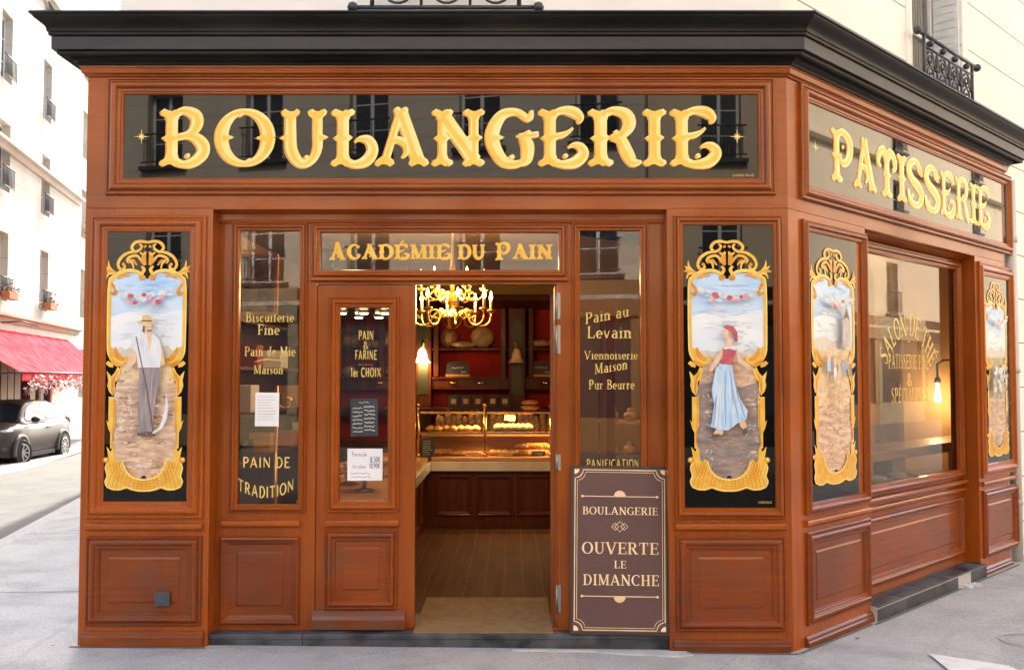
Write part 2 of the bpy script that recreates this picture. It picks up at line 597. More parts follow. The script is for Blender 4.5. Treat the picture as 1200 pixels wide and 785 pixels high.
STY = {'tuscan': dict(T=.222, t=.095, kind='tuscan'), 'serif': dict(T=.165, t=.05, kind='serif'), 'sans': dict(T=.165, t=.13, kind='sans'), 'west': dict(T=.135, t=.07, kind='serif'), 'hand': dict(T=.10, t=.10, kind='sans')}
GL = {
    'A': (.95, [('L', .46, 1, .14, 0, .55), ('L', .46, 1, .82, 0, 1), ('L', .25, .33, .70, .33, .4), ('F', .14, 0), ('F', .82, 0)]),
    'B': (.80, [('S', .2, 0, 1), ('E', .36, .755, .25, .225, 90, -90), ('E', .38, .265, .31, .245, 90, -90), ('H', .2, .37, .98), ('H', .2, .38, .52), ('H', .2, .38, .02)]),
    'C': (.82, [('E', .47, .5, .38, .48, 48, 312), ('B', .70, .80, .55)]),
    'D': (.88, [('S', .2, 0, 1), ('E', .38, .5, .38, .48, 90, -90), ('H', .2, .4, .98), ('H', .2, .4, .02)]),
    'E': (.74, [('S', .2, 0, 1), ('H', .2, .68, .975), ('H', .2, .56, .52), ('H', .2, .70, .025), ('V', .67, .78, 1), ('V', .69, 0, .24), ('V', .55, .40, .64)]),
    'F': (.70, [('S', .2, 0, 1), ('H', .2, .66, .975), ('H', .2, .54, .50), ('V', .65, .76, 1), ('V', .53, .38, .62)]),
    'G': (.88, [('E', .47, .5, .38, .48, 48, 318), ('S', .74, .05, .46), ('B', .70, .82, .5)]),
    'H': (.92, [('S', .2, 0, 1), ('S', .72, 0, 1), ('H', .2, .72, .5)]),
    'I': (.42, [('S', .21, 0, 1)]),
    'L': (.72, [('S', .2, 0, 1), ('H', .2, .66, .025), ('V', .65, 0, .28)]),
    'M': (1.08, [('S', .17, 0, 1, .5), ('S', .90, 0, 1), ('L', .19, 1, .53, .05, 1), ('L', .53, .05, .86, 1, .45)]),
    'N': (.95, [('S', .17, 0, 1, .5), ('S', .78, 0, 1, .5), ('L', .17, .97, .78, .03, 1)]),
    'O': (.92, [('E', .46, .5, .37, .48, 0, 360)]),
    'P': (.76, [('S', .2, 0, 1), ('E', .38, .73, .28, .25, 90, -90), ('H', .2, .38, .98), ('H', .2, .38, .48)]),
    'R': (.86, [('S', .2, 0, 1), ('E', .38, .745, .26, .235, 90, -90), ('H', .2, .38, .98), ('H', .2, .38, .51), ('L', .42, .5, .72, .02, 1), ('F', .75, 0)]),
    'S': (.70, [('C', [(.60, .78, .35), (.52, .93, .35), (.34, .97, .5), (.15, .77, .9), (.33, .56, 1), (.48, .46, 1), (.60, .25, .9), (.38, .03, .5), (.18, .07, .35), (.11, .24, .4)])]),
    'T': (.82, [('S', .41, 0, 1), ('H', .07, .75, .97), ('V', .08, .74, .99), ('V', .74, .74, .99)]),
    'U': (.90, [('C', [(.2, 1, 1), (.2, .6, 1), (.21, .28, 1), (.34, .07, .65), (.5, .03, .4), (.65, .13, .5), (.72, .32, .55), (.72, .6, .55), (.72, 1, .55)]), ('F', .2, 1), ('F', .72, 1)]),
    'V': (.90, [('L', .12, 1, .46, 0, 1), ('L', .46, 0, .80, 1, .5), ('F', .12, 1), ('F', .80, 1)]),
    'X': (.90, [('L', .12, 1, .78, 0, 1), ('L', .12, 0, .78, 1, .5), ('F', .12, 0), ('F', .78, 0), ('F', .12, 1), ('F', .78, 1)]),
    '&': (.85, [('C', [(.75, .45, .4), (.60, .15, .5), (.35, .02, .7), (.13, .22, .9), (.28, .48, .9), (.50, .72, .8), (.36, .97, .5), (.22, .78, .8), (.40, .45, 1), (.74, .02, 1)])]),
    '1': (.5, [('S', .27, 0, 1), ('L', .10, .8, .27, .98, .4)]),
    '0': (.7, [('E', .34, .5, .26, .48, 0, 360)]),
    '8': (.7, [('E', .34, .74, .2, .23, 0, 360), ('E', .34, .27, .25, .25, 0, 360)]),
    '9': (.7, [('E', .34, .70, .24, .27, 0, 360), ('C', [(.57, .7, .8), (.52, .3, .8), (.3, .02, .6)])]),
    '5': (.7, [('H', .18, .55, .97), ('L', .18, .97, .15, .55, .7), ('E', .32, .31, .25, .29, 130, -140)]),
    ',': (.3, [('L', .16, .1, .08, -.15, .7)]),
    ':': (.3, [('B', .15, .1, .5), ('B', .15, .5, .5)]),
    u'\u20ac': (.75, [('E', .45, .5, .30, .46, 50, 310), ('H', .05, .5, .58), ('H', .05, .5, .42)]),
    u'\u00b7': (.5, [('B', .25, .45, .9)]),
    '-': (.5, [('H', .08, .42, .4)]),
    'a': (.62, [('C', [(.14, .50, .6), (.28, .63, .5), (.46, .5, .9), (.46, .2, 1), (.50, .04, .7), (.58, .03, .4)]), ('E', .30, .19, .17, .17, 0, 360)]),
    'b': (.64, [('S', .17, 0, 1.0), ('E', .30, .31, .23, .29, 130, -130)]),
    'c': (.56, [('E', .33, .31, .22, .29, 50, 310), ('B', .46, .48, .5)]),
    'd': (.66, [('E', .32, .31, .22, .29, 50, 310), ('S', .49, 0, 1.0)]),
    'e': (.58, [('E', .31, .31, .22, .29, 0, 310), ('H', .1, .52, .32)]),
    'i': (.34, [('S', .17, 0, .62), ('B', .17, .84, .6)]),
    'm': (1.0, [('S', .16, 0, .62), ('S', .49, 0, .55), ('S', .82, 0, .5), ('E', .325, .42, .165, .19, 0, 180), ('E', .655, .42, .165, .19, 0, 180)]),
    'n': (.70, [('S', .16, 0, .62), ('S', .52, 0, .48), ('E', .34, .42, .18, .19, 0, 180)]),
    'o': (.60, [('E', .30, .31, .22, .29, 0, 360)]),
    'l': (.34, [('S', .17, 0, 1)]),
    'p': (.64, [('S', .17, -.3, .62), ('E', .30, .31, .23, .29, 130, -130)]),
    'r': (.52, [('S', .17, 0, .62), ('C', [(.18, .4, .4), (.28, .57, .5), (.42, .58, .6)]), ('B', .42, .52, .6)]),
    's': (.50, [('C', [(.42, .48, .4), (.32, .60, .4), (.15, .52, .7), (.22, .36, .9), (.36, .24, .9), (.38, .10, .7), (.22, .02, .4), (.08, .12, .4)])]),
    't': (.44, [('S', .2, 0, .85), ('H', .06, .38, .6)]),
    'u': (.68, [('C', [(.16, .62, .9), (.16, .3, .9), (.22, .06, .6), (.36, .03, .5), (.48, .2, .6), (.5, .4, .6)]), ('S', .52, 0, .62)]),
    'v': (.62, [('L', .1, .62, .31, 0, .9), ('L', .31, 0, .53, .62, .5)]),
    ' ': (.38, []),
}
# the ornate fairground capitals differ in their arms and curls
GT = dict(GL)
GT.update({
    'A': (.98, [('L', .46, .98, .16, .04, .6), ('L', .46, .98, .82, .04, 1.05), ('C', [(.24, .40, .5), (.40, .46, .55), (.56, .38, .6), (.58, .24, .45), (.50, .14, .25)]), ('B', .40, .99, .55), ('B', .54, .99, .55), ('F', .16, 0), ('F', .82, 0)]),
    'B': (.92, [('S', .22, 0, 1), ('C', [(.26, .93, .4), (.45, .99, .6), (.66, .90, .95), (.69, .74, 1), (.58, .58, .7), (.34, .50, .45)]), ('C', [(.34, .52, .45), (.60, .53, .7), (.80, .38, 1), (.80, .20, 1), (.62, .05, .8), (.40, .02, .5), (.26, .06, .4)]), ('B', .52, .17, .4)]),
    'C': (.90, [('C', [(.78, .93, .15), (.72, .80, .5), (.55, .97, .5), (.30, .90, .85), (.14, .62, 1), (.15, .36, 1), (.32, .08, .85), (.55, .03, .6), (.75, .16, .7), (.80, .34, .5)]), ('P', .23, .5, 0), ('B', .68, .30, .5)]),
    'D': (.95, [('S', .22, 0, 1), ('C', [(.26, .94, .4), (.50, .98, .55), (.76, .80, .9), (.84, .5, 1.05), (.76, .2, .9), (.5, .02, .55), (.26, .06, .4)]), ('P', .76, .5, 180)]),
    'E': (.94, [('S', .22, 0, 1), ('C', [(.26, .93, .4), (.46, .99, .6), (.68, .96, .85), (.80, .86, .7), (.78, .75, .12)]), ('C', [(.28, .53, .4), (.44, .54, .5), (.58, .60, .32), (.66, .67, .08)]), ('C', [(.26, .05, .4), (.50, .02, .65), (.74, .07, .95), (.87, .21, .9), (.81, .335, .65), (.68, .37, .4), (.58, .32, .12)]), ('B', .52, .17, .4)]),
    'G': (.98, [('C', [(.84, .99, .1), (.78, .84, .55), (.56, .96, .55), (.30, .90, .85), (.14, .62, 1.05), (.15, .36, 1.05), (.32, .08, .85), (.55, .02, .6), (.72, .10, .5)]), ('C', [(.80, .62, .2), (.70, .50, .7), (.76, .34, 1), (.74, .10, .8), (.62, .02, .3)]), ('P', .23, .5, 0), ('L', .60, .52, .95, .56, .45), ('B', .48, .15, .4)]),
    'I': (.44, [('S', .22, 0, 1)]),
    'L': (.86, [('S', .22, 0, 1), ('C', [(.26, .05, .4), (.48, .02, .65), (.70, .10, .95), (.80, .28, .9), (.72, .45, .75), (.55, .48, .4), (.46, .42, .15)])]),
    'N': (1.0, [('S', .2, 0, 1, .75), ('S', .80, 0, 1, .75), ('L', .18, .94, .82, .08, 1.1)]),
    'O': (1.0, [('E', .5, .5, .40, .47, 0, 360), ('P', .20, .5, 0), ('P', .80, .5, 180), ('B', .42, .93, .5), ('B', .58, .07, .5)]),
    'P': (.88, [('S', .22, 0, 1), ('C', [(.26, .93, .4), (.45, .99, .6), (.70, .90, .95), (.78, .70, 1.05), (.68, .48, .85), (.48, .38, .6), (.36, .46, .4), (.40, .56, .2)]), ('B', .48, .70, .35)]),
    'R': (.98, [('S', .22, 0, 1), ('C', [(.26, .93, .4), (.45, .99, .6), (.68, .92, .9), (.74, .74, 1), (.62, .56, .7), (.40, .50, .45)]), ('C', [(.40, .50, .4), (.58, .46, .8), (.68, .26, 1), (.80, .06, .8), (.96, .06, .2)]), ('B', .50, .60, .35)]),
    'S': (.84, [('C', [(.76, .70, .15), (.66, .82, .8), (.48, .98, .6), (.26, .92, .8), (.16, .74, 1), (.30, .56, 1), (.56, .44, 1.1), (.72, .26, 1), (.60, .06, .8), (.40, .02, .6), (.20, .10, .8), (.12, .32, .2)]), ('B', .30, .20, .45), ('B', .60, .80, .45)]),
    'T': (.92, [('S', .46, 0, .92), ('C', [(.46, .88, .4), (.32, .98, .6), (.14, .88, .8), (.08, .68, .7), (.20, .58, .3)]), ('C', [(.46, .88, .4), (.60, .98, .6), (.78, .88, .8), (.84, .68, .7), (.72, .58, .3)])]),
    'U': (.95, [('C', [(.2, .92, .9), (.2, .6, .95), (.22, .28, 1), (.36, .07, .8), (.52, .03, .6), (.66, .13, .7), (.74, .32, .8), (.74, .6, .8), (.74, .92, .8)]), ('F', .2, 1), ('F', .74, 1), ('P', .1, .5, 180), ('P', .84, .5, 0), ('B', .52, .14, .4)]),
})


def glyph_polys(ch, sty, fat=1.0):
    st = STY[sty]
    T, t, kind = st['T'] * fat, st['t'] * fat, st['kind']
    base, acc = ch, None
    if ch in u'\u00c9\u00e9': base, acc = 'E', 'acute'
    if ch == u'\u00c2': base, acc = 'A', 'circ'
    adv, strokes = (GT if kind == 'tuscan' else GL)[base]
    groups = []
    for s in strokes:
        k = s[0]
        if k == 'S':
            x, y0, y1 = s[1:4]
            h = T * (s[4] if len(s) > 4 else 1) / 2
            if kind == 'sans':
                groups.append([[(x - h, y0), (x + h, y0), (x + h, y1), (x - h, y1)]])
            elif kind == 'serif':
                o, c = h + .085, .045
                groups.append([[(x - o, y0), (x + o, y0), (x + o, y0 + c), (x + h, y0 + c + .04), (x + h, y1 - c - .04), (x + o, y1 - c), (x + o, y1), (x - o, y1), (x - o, y1 - c), (x - h, y1 - c - .04), (x - h, y0 + c + .04), (x - o, y0 + c)]])
            else:
                m = (y0 + y1) / 2
                q = [(h * .35, y0 + .03), (h + .05, y0 - .015), (h + .115, y0 + .03), (h + .10, y0 + .085), (h + .02, y0 + .12), (h * .92, y0 + .2)]
                if y1 - y0 > .6: q += [(h * .92, m - .07), (h + .075, m), (h * .92, m + .05)]
                q += [(h * .92, y1 - .2), (h + .02, y1 - .12), (h + .10, y1 - .085), (h + .115, y1 - .03), (h + .05, y1 + .015), (h * .35, y1 - .03)]
                groups.append([[(x + a, b) for a, b in q] + [(x - a, b) for a, b in q[::-1]]])
        elif k == 'E':
            cx, cy, rx, ry, a0, a1 = s[1:]
            n = max(10, int(abs(a1 - a0) / 9))
            pts = []
            for i in range(n + 1):
                a = a0 + (a1 - a0) * i / n
                pts.append((cx + rx * math.cos(R(a)), cy + ry * math.sin(R(a)), t + (T - t) * abs(math.cos(R(a))) ** 1.4))
            groups.append(ribbon(pts))
        elif k == 'C':
            groups.append(ribbon(catmull([(x, y, max(w * T, t * .5)) for x, y, w in s[1]], 6)))
        elif k == 'L':
            x0, y0, x1, y1, w = s[1:]
            groups.append(ribbon([(x0, y0, max(w * T, t)), (x1, y1, max(w * T, t))]))
        elif k == 'H':
            x0, x1, y = s[1:]
            groups.append([[(x0, y - t / 2), (x1, y - t / 2), (x1, y + t / 2), (x0, y + t / 2)]])
        elif k == 'V':
            if kind == 'serif':
                x, y0, y1 = s[1:]
                groups.append([[(x - .03, y0), (x + .03, y0), (x + .03, y1), (x - .03, y1)]])
        elif k == 'B':
            if kind != 'sans' or ch in ':i' or ch == u'\u00b7':
                groups.append([ellipse(s[1], s[2], s[3] * T * .5, s[3] * T * .5, 12)])
        elif k == 'P':
            x, y, d = s[1:]
            sg = 1 if d == 0 else -1
            groups.append([[(x - .04 * sg, y - .07), (x + .11 * sg, y), (x - .04 * sg, y + .07)]])
        elif k == 'F':
            x, y = s[1:3]
            sg = 1 if y < .5 else -1
            if kind == 'serif':
                groups.append([[(x - .16, y), (x + .16, y), (x + .16, y + .05 * sg), (x - .16, y + .05 * sg)]])
            elif kind == 'tuscan':
                groups.append([[(x - .05, y + .03 * sg), (x - .12, y - .015 * sg), (x - .18, y + .03 * sg), (x - .16, y + .09 * sg), (x - .07, y + .16 * sg), (x + .07, y + .16 * sg), (x + .16, y + .09 * sg), (x + .18, y + .03 * sg), (x + .12, y - .015 * sg), (x + .05, y + .03 * sg)]])
    if acc == 'acute': groups.append(ribbon([(.38, 1.08, .06), (.58, 1.28, .13)]))
    if acc == 'circ': groups.append(ribbon([(.30, 1.08, .07), (.47, 1.24, .07), (.64, 1.08, .07)]))
    return adv, groups


def draw_text(mb, text, u0, u1, v0, h, sty, w, mi=0, fat=1.0, fmap=None, layer=0.0001, widths=None, gap=0.06, offs=(0, 0), boxes=None):
    """fit TEXT between u0 and u1, capitals h high standing on v0; fmap bends it; boxes gives each letter its own (u0, u1)"""
    advs = [glyph_polys(c, sty)[0] for c in text]
    total = sum(advs) + gap * (len(text) - 1)
    sx = (u1 - u0) / total
    x = 0.0
    mb.mi = mi
    for i, ch in enumerate(text):
        adv, groups = glyph_polys(ch, sty, fat)
        if boxes:
            bx = boxes[i]
            pts = [p for g in groups for pl in g for p in pl]
            lo, hi = min(p[0] for p in pts), max(p[0] for p in pts)
            kx = (bx[1] - bx[0]) / (hi - lo)
            ox = bx[0] - lo * kx
        else:
            kx, ox = sx, u0 + x * sx
        for k, g in enumerate(groups):
            for pl in g:
                out = []
                for (a, b) in pl:
                    q = (ox + a * kx + offs[0], v0 + b * h + offs[1])
                    if fmap: q = fmap(*q)
                    out.append((q[0], q[1], w + k * layer))
                area = sum(out[j][0] * out[(j + 1) % len(out)][1] - out[(j + 1) % len(out)][0] * out[j][1] for j in range(len(out)))
                if abs(area) < 1e-9: continue
                if area < 0: out = out[::-1]
                mb.poly(out)
        x += adv + gap
    mb.mi = 0

# ------------------------------------------------------------------ ground
def gz(x, y):
    """the pavement falls gently towards the right-hand street"""
    t = max(0.0, min(1.0, (x + 2.6) / 4.6))
    return 0.045 * (1 - t) - 0.012 * max(0.0, min(1.0, (x - 2.0) / 3.0))


def ground_mat(name, a, b2, scale, stain, rough=0.9, bump=0.25):
    m = mat(name, a, rough, col2=b2, nscale=scale, ndetail=8, lo=0.3, hi=0.72, bump=bump, spec=0.3)
    nt = m.node_tree
    N, L = nt.nodes, nt.links
    b = N['Principled BSDF']
    src = b.inputs['Base Color'].links[0].from_socket
    tc = N.new('ShaderNodeTexCoord')
    n2 = N.new('ShaderNodeTexNoise')
    n2.inputs['Scale'].default_value = 0.9
    n2.inputs['Detail'].default_value = 9
    n2.inputs['Roughness'].default_value = 0.65
    n2.inputs['Distortion'].default_value = 1.5
    L.new(tc.outputs['Object'], n2.inputs['Vector'])
    r = N.new('ShaderNodeMapRange')
    r.inputs['From Min'].default_value, r.inputs['From Max'].default_value = 0.48, 0.66
    r.inputs['To Max'].default_value = 0.75
    L.new(n2.outputs['Fac'], r.inputs[0])
    mx = N.new('ShaderNodeMix')
    mx.data_type = 'RGBA'
    L.new(r.outputs[0], mx.inputs[0])
    L.new(src, mx.inputs[6])
    mx.inputs[7].default_value = (*stain, 1)
    n3 = N.new('ShaderNodeTexNoise')
    n3.inputs['Scale'].default_value = 95
    n3.inputs['Detail'].default_value = 2
    L.new(tc.outputs['Object'], n3.inputs['Vector'])
    r3 = N.new('ShaderNodeMapRange')
    r3.inputs['From Min'].default_value, r3.inputs['From Max'].default_value = 0.3, 0.7
    r3.inputs['To Min'].default_value, r3.inputs['To Max'].default_value = 0.76, 1.19
    L.new(n3.outputs['Fac'], r3.inputs[0])
    hs = N.new('ShaderNodeMix')
    hs.data_type = 'RGBA'
    hs.blend_type = 'MULTIPLY'
    hs.inputs[0].default_value = 1.0
    L.new(mx.outputs[2], hs.inputs[6])
    L.new(r3.outputs[0], hs.inputs[7])
    # a few sparse cracks
    vo = N.new('ShaderNodeTexVoronoi')
    vo.feature = 'DISTANCE_TO_EDGE'
    vo.inputs['Scale'].default_value = 0.55
    nw = N.new('ShaderNodeMix')
    nw.data_type = 'VECTOR'
    nw.inputs[0].default_value = 0.12
    L.new(tc.outputs['Object'], nw.inputs[4])
    L.new(n2.outputs['Color'], nw.inputs[5])
    L.new(nw.outputs[1], vo.inputs['Vector'])
    lt = N.new('ShaderNodeMath')
    lt.operation = 'LESS_THAN'
    lt.inputs[1].default_value = 0.0022
    L.new(vo.outputs[0], lt.inputs[0])
    ck = N.new('ShaderNodeMix')
    ck.data_type = 'RGBA'
    ck.inputs[7].default_value = (stain[0] * .45, stain[1] * .45, stain[2] * .45, 1)
    ml = N.new('ShaderNodeMath')
    ml.operation = 'MULTIPLY'
    ml.inputs[1].default_value = 0.16
    L.new(lt.outputs[0], ml.inputs[0])
    L.new(ml.outputs[0], ck.inputs[0])
    L.new(hs.outputs[2], ck.inputs[6])
    L.new(ck.outputs[2], b.inputs['Base Color'])
    return m


pave = ground_mat('pavement', (0.350, 0.346, 0.332), (0.42, 0.415, 0.40), (2.5, 2.5, 2.5), (0.262, 0.258, 0.248))
asphalt = ground_mat('asphalt', (0.100, 0.096, 0.090), (0.128, 0.123, 0.115), (3, 3, 3), (0.082, 0.078, 0.073))
kerb_mat = mat('granite_kerb', (0.30, 0.29, 0.27), 0.85, col2=(0.40, 0.39, 0.37), nscale=(20, 20, 20), bump=0.3)
road_white = mat('road_white', (0.62, 0.62, 0.60), 0.8, col2=(0.48, 0.48, 0.46), nscale=(6, 6, 6), ndetail=9, lo=.45, hi=.7)

KW = Vector((-3.72, -3.4))            # corner of the pavement
b = MB()
DROP = -0.48                          # the left street lies lower
rx = [(-260, DROP), (-13.0, DROP), (-5.2, -0.10), (260, -0.10)]
rows_ = [[b.v((x, y, z)) for x, z in rx] for y in (-200, 260)]
for i in range(3): b.face([rows_[0][i], rows_[0][i + 1], rows_[1][i + 1], rows_[1][i]])
structure(b.build('road', asphalt))


def grid_sheet(name, inside, x0, x1, y0, y1, st, m, lift=0.0):
    b = MB()
    nx, ny = int((x1 - x0) / st), int((y1 - y0) / st)
    V = {}
    def vv(i, j):
        if (i, j) not in V:
            x, y = x0 + i * st, y0 + j * st
            V[i, j] = b.v((x, y, gz(x, y) + lift))
        return V[i, j]
    for i in range(nx):
        for j in range(ny):
            if inside(x0 + (i + .5) * st, y0 + (j + .5) * st):
                b.face([vv(i, j), vv(i + 1, j), vv(i + 1, j + 1), vv(i, j + 1)])
    return structure(b.build(name, m))


def left_edge(y): return -4.35 - 0.21 * max(y - 1.0, 0)


# pavement in front of and beside the shop: an outline sheet sloping to a low kerb
b = MB()
xs = [-4.3, -2.6, -1.0, 1.0, 2.0, 3.5, 6.0, 12.0]
ys = [-3.4, -1.5, 0.0, 1.5, 3.5, 8.0, 16.0, 30.0]
def px_(i, y): return (left_edge(y) if i == 0 else max(xs[i], left_edge(y) + .4 * i))
gv = [[b.v((px_(i, y), y, gz(xs[i], y))) for i in range(len(xs))] for y in ys]
for j in range(len(ys) - 1):
    for i in range(len(xs) - 1):
        b.face([gv[j][i], gv[j][i + 1], gv[j + 1][i + 1], gv[j + 1][i]])
structure(b.build('pavement', pave))
b = MB()
for j in range(len(ys) - 1):
    y0, y1 = ys[j], ys[j + 1]
    a0, a1 = left_edge(y0), left_edge(y1)
    q = [(a0 - .16, y0), (a0, y0), (a1, y1), (a1 - .16, y1)]
    lo = [b.v((x, y, -0.62)) for x, y in q]
    hi = [b.v((x, y, 0.042)) for x, y in q]
    b.face(hi)
    for k in range(4): b.face([lo[k], lo[(k + 1) % 4], hi[(k + 1) % 4], hi[k]])
for i in range(len(xs) - 1):
    q = [(xs[i], -3.56), (xs[i + 1], -3.56), (xs[i + 1], -3.4), (xs[i], -3.4)]
    lo = [b.v((x, y, -0.12)) for x, y in q]
    hi = [b.v((x, y, gz(x, y) - .004)) for x, y in q]
    b.face(hi)
    for k in range(4): b.face([lo[k], lo[(k + 1) % 4], hi[(k + 1) % 4], hi[k]])
structure(b.build('kerb', kerb_mat))
# joints cut across the pavement, and painted contact shade along the shop foot
XL, C0_ = -2.625, Vector((XC, 0))
b = MB()
def joint(p, q, wd=.012):
    (x0, y0), (x1, y1) = p, q
    dx, dy = x1 - x0, y1 - y0
    d = math.hypot(dx, dy)
    nx, ny = -dy / d * wd / 2, dx / d * wd / 2
    b.poly([(x0 - nx, y0 - ny, gz(x0, y0) + .004), (x1 - nx, y1 - ny, gz(x1, y1) + .004), (x1 + nx, y1 + ny, gz(x1, y1) + .004), (x0 + nx, y0 + ny, gz(x0, y0) + .004)])
joint((-4.35, 1.42), (-2.62, 1.5))
joint((-4.3, -0.62), (-2.6, -0.52), .008)
joint((-2.6, -0.52), (1.0, -0.42), .006)
joint((2.9, -0.6), (3.6, 0.9), .008)
joint((-5.0, 4.2), (-2.62, 4.3))
joint((XL - .03, -.05), (FU(247), -.045), .022)  # from here on: shop-foot strips, contact shadow painted as dark colour
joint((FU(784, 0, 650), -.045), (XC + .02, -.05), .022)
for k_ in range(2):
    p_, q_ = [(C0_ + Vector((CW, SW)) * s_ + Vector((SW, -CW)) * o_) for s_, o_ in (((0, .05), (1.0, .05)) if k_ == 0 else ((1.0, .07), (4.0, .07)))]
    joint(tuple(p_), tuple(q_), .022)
structure(b.build('pavement_joint_and_foot_shade', mat('joint_and_shade_dark', (0.11, 0.11, 0.105), 0.95)))
# painted crossing bars: the one whose corner shows lower right, and the far ones in the left street
b = MB()
def ground_pt(px, py, z):
    d = ray(px, py)
    k = (z - CAM_H) / d.z
    return d.x * k, -CAM_D + d.y * k
q = [ground_pt(1088, 767, 0.0), ground_pt(1182, 781, 0.0)]
qq = [q[0], (q[0][0] - .05, q[0][1] - .62), (q[1][0] + .05, q[1][1] - .62), q[1]]
b.poly([(x_, y_, gz(x_, y_) + .012) for x_, y_ in qq])
structure(b.build('road_marking', road_white))
b = MB()
for k in range(4):
    x = -5.35 - k * 1.05
    def rz(x_): return -.10 + (DROP + .10) * max(0, min(1, (-5.2 - x_) / 7.8)) + .006
    b.poly([(q_, y_, rz(q_)) for q_, y_ in ((x - .5, 2.4), (x, 2.4), (x - .45, 5.0), (x - .95, 5.0))])
structure(b.build('road_marking', road_white))

# ------------------------------------------------------------------ the shopfront
shop = thing('bakery_shopfront', 'brown varnished wooden corner shopfront with gold-lettered black sign glass and painted panels', 'shopfront', (0, 0, 0))
XL = -2.625
MID = -0.13
UE = 3.98                      # end of the wing
GL0 = 0.0                      # lowest level
V = {}
for k, y in dict(dark=80, band=91, sg_o0=92, sg_g0=112, sg_g1=210, sg_o1=229, joint=244.5, po0=253, pg0=266.5, pg1=592, po1=607, da0=612.5, da1=621, lo0=627.5, li0=641, li1=724, lo1=739, pl0=744, base=765).items():
    V[k] = FV(y)


def prof(wd, hm=.032, sink=.0):
    """a picture-frame moulding: outer bead, hollow, raised roll, inner step"""
    P = [(0, 0), (0, .45), (.06, .62), (.13, .62), (.17, .42), (.22, .42), (.30, .80), (.40, 1.0), (.52, 1.0), (.60, .86), (.66, .60), (.70, .50), (.82, .50), (.86, .36), (.93, .36), (1.0, sink / hm if hm else 0)]
    return [(d * wd, h * hm) for d, h in P]


def simple_prof(wd, hm):
    P = [(0, 0), (.0, .5), (.12, .9), (.3, 1.0), (.42, .85), (.5, .55), (.62, .5), (.8, .3), (.9, .1), (1, 0)]
    return [(d * wd, h * hm) for d, h in P]


def raised_field(mb, u0, v0, u1, v1, w, bev=.03, h=.008):
    mb.frame(u0, v0, u1, v1, [(0, .0005), (.004, -.004), (.008, .0008), (bev, h)], w)
    mb.poly([(u0 + bev, v0 + bev, w + h), (u1 - bev, v0 + bev, w + h), (u1 - bev, v1 - bev, w + h), (u0 + bev, v1 - bev, w + h)])


def rail(mb, u0, u1, v0, v1, w, out=.022):
    h = v1 - v0
    pts = [(w - .004, v0), (w + out * .6, v0), (w + out, v0 + h * .25), (w + out, v0 + h * .65), (w + out * .8, v0 + h * .88), (w + out * .45, v1), (w - .004, v1)]
    mb.extrude_u(pts, u0, u1)


def plinth(mb, u0, u1, vbot, vtop, w, out=.03):
    h = vtop - vbot
    mb.extrude_u([(w - .004, vbot - .05), (w + out, vbot - .05), (w + out, vtop - .035), (w + out * .72, vtop - .028), (w + out * .66, vtop - .012), (w + out * .25, vtop), (w - .004, vtop)], u0, u1)


# cornice and wood fascia moulding, swept round the corner
C0 = Vector((XC, 0))
n1, n2 = Vector((0, -1)), Vector((SW, -CW))
nm = (n1 + n2) / (1 + n1.dot(n2))
wend = C0 + Vector((CW, SW)) * (UE + .02)


def sweep(profile, name, m, back=0.6, uend=UE + .02):
    """profile of (out, z) carried along left return, front, wing and right return"""
    we = C0 + Vector((CW, SW)) * uend
    bb = MB()
    rings = []
    for (p, z) in profile:
        pts = [Vector((XL - p, back)), Vector((XL - p, -p)), C0 + nm * p, we + n2 * p + Vector((CW, SW)) * p, we - n2 * .35 + Vector((CW, SW)) * p]
        rings.append([bb.v((q.x, q.y, z)) for q in pts])
    n = len(rings)
    for a, c in zip(rings, rings[1:]):
        for i in range(4): bb.face([a[i], a[i + 1], c[i + 1], c[i]])
    for i in range(4): bb.face([rings[-1][i], rings[-1][i + 1], rings[0][i + 1], rings[0][i]])
    bb.face([r[0] for r in rings])
    bb.face([r[-1] for r in rings][::-1])
    return bb


zt = FV(12, .255)
zb1, zb0 = FV(42, .165), FV(57.5, .16)
zs = V['dark']
c1 = sweep([(-.1, zs + .006), (.045, zs + .006), (.05, zs + .02), (.07, zs + .03), (.085, zs + .075), (.12, zb0 - .03), (.135, zb0 - .022), (.135, zb0 - .004), (-.1, zb0 - .004)], 'x', None)
corn = c1.build('cornice', black_paint, shop)
c2 = sweep([(-.1, zb0), (.158, zb0), (.158, zb1 - .004), (-.1, zb1 - .004)], 'x', None)
c2.build('cornice_band', black_lit, corn)
og = [(.162, zb1), (.172, zb1 + .004), (.172, zb1 + .018), (.180, zb1 + .024), (.180, zb1 + .036)]
hh = zt - (zb1 + .036)
og += [(.182 + .06 * (.5 - .5 * math.cos(math.pi * t)), zb1 + .04 + hh * .75 * t) for t in (0.1, .3, .5, .7, .9, 1.0)]
og += [(.252, zb1 + .04 + hh * .78), (.256, zt - .012), (.25, zt), (-.1, zt + .02)]
c3 = sweep([(-.1, zb1)] + og, 'x', None)
c3.build('cornice_crown', black_paint, corn)
c4 = sweep([(-.1, V['band'] + .002), (.012, V['band'] + .002), (.016, V['band'] + .012), (.030, V['band'] + .020), (.034, zs - .012), (.04, zs - .008), (.04, zs + .002), (-.1, zs + .002)], 'x', None)
c4.build('fascia_moulding', wood_h, shop)

# fascia boards
b = MB(FM)
b.wall(XL, XC, V['joint'] + .003, V['band'], [], -.2, 0)
fas = b.build('fascia', wood_h, shop)
b = MB(WM)
b.wall(0.0, UE, V['joint'] + .003, V['band'], [], -.2, 0)
fas2 = b.build('fascia', wood_h, shop)


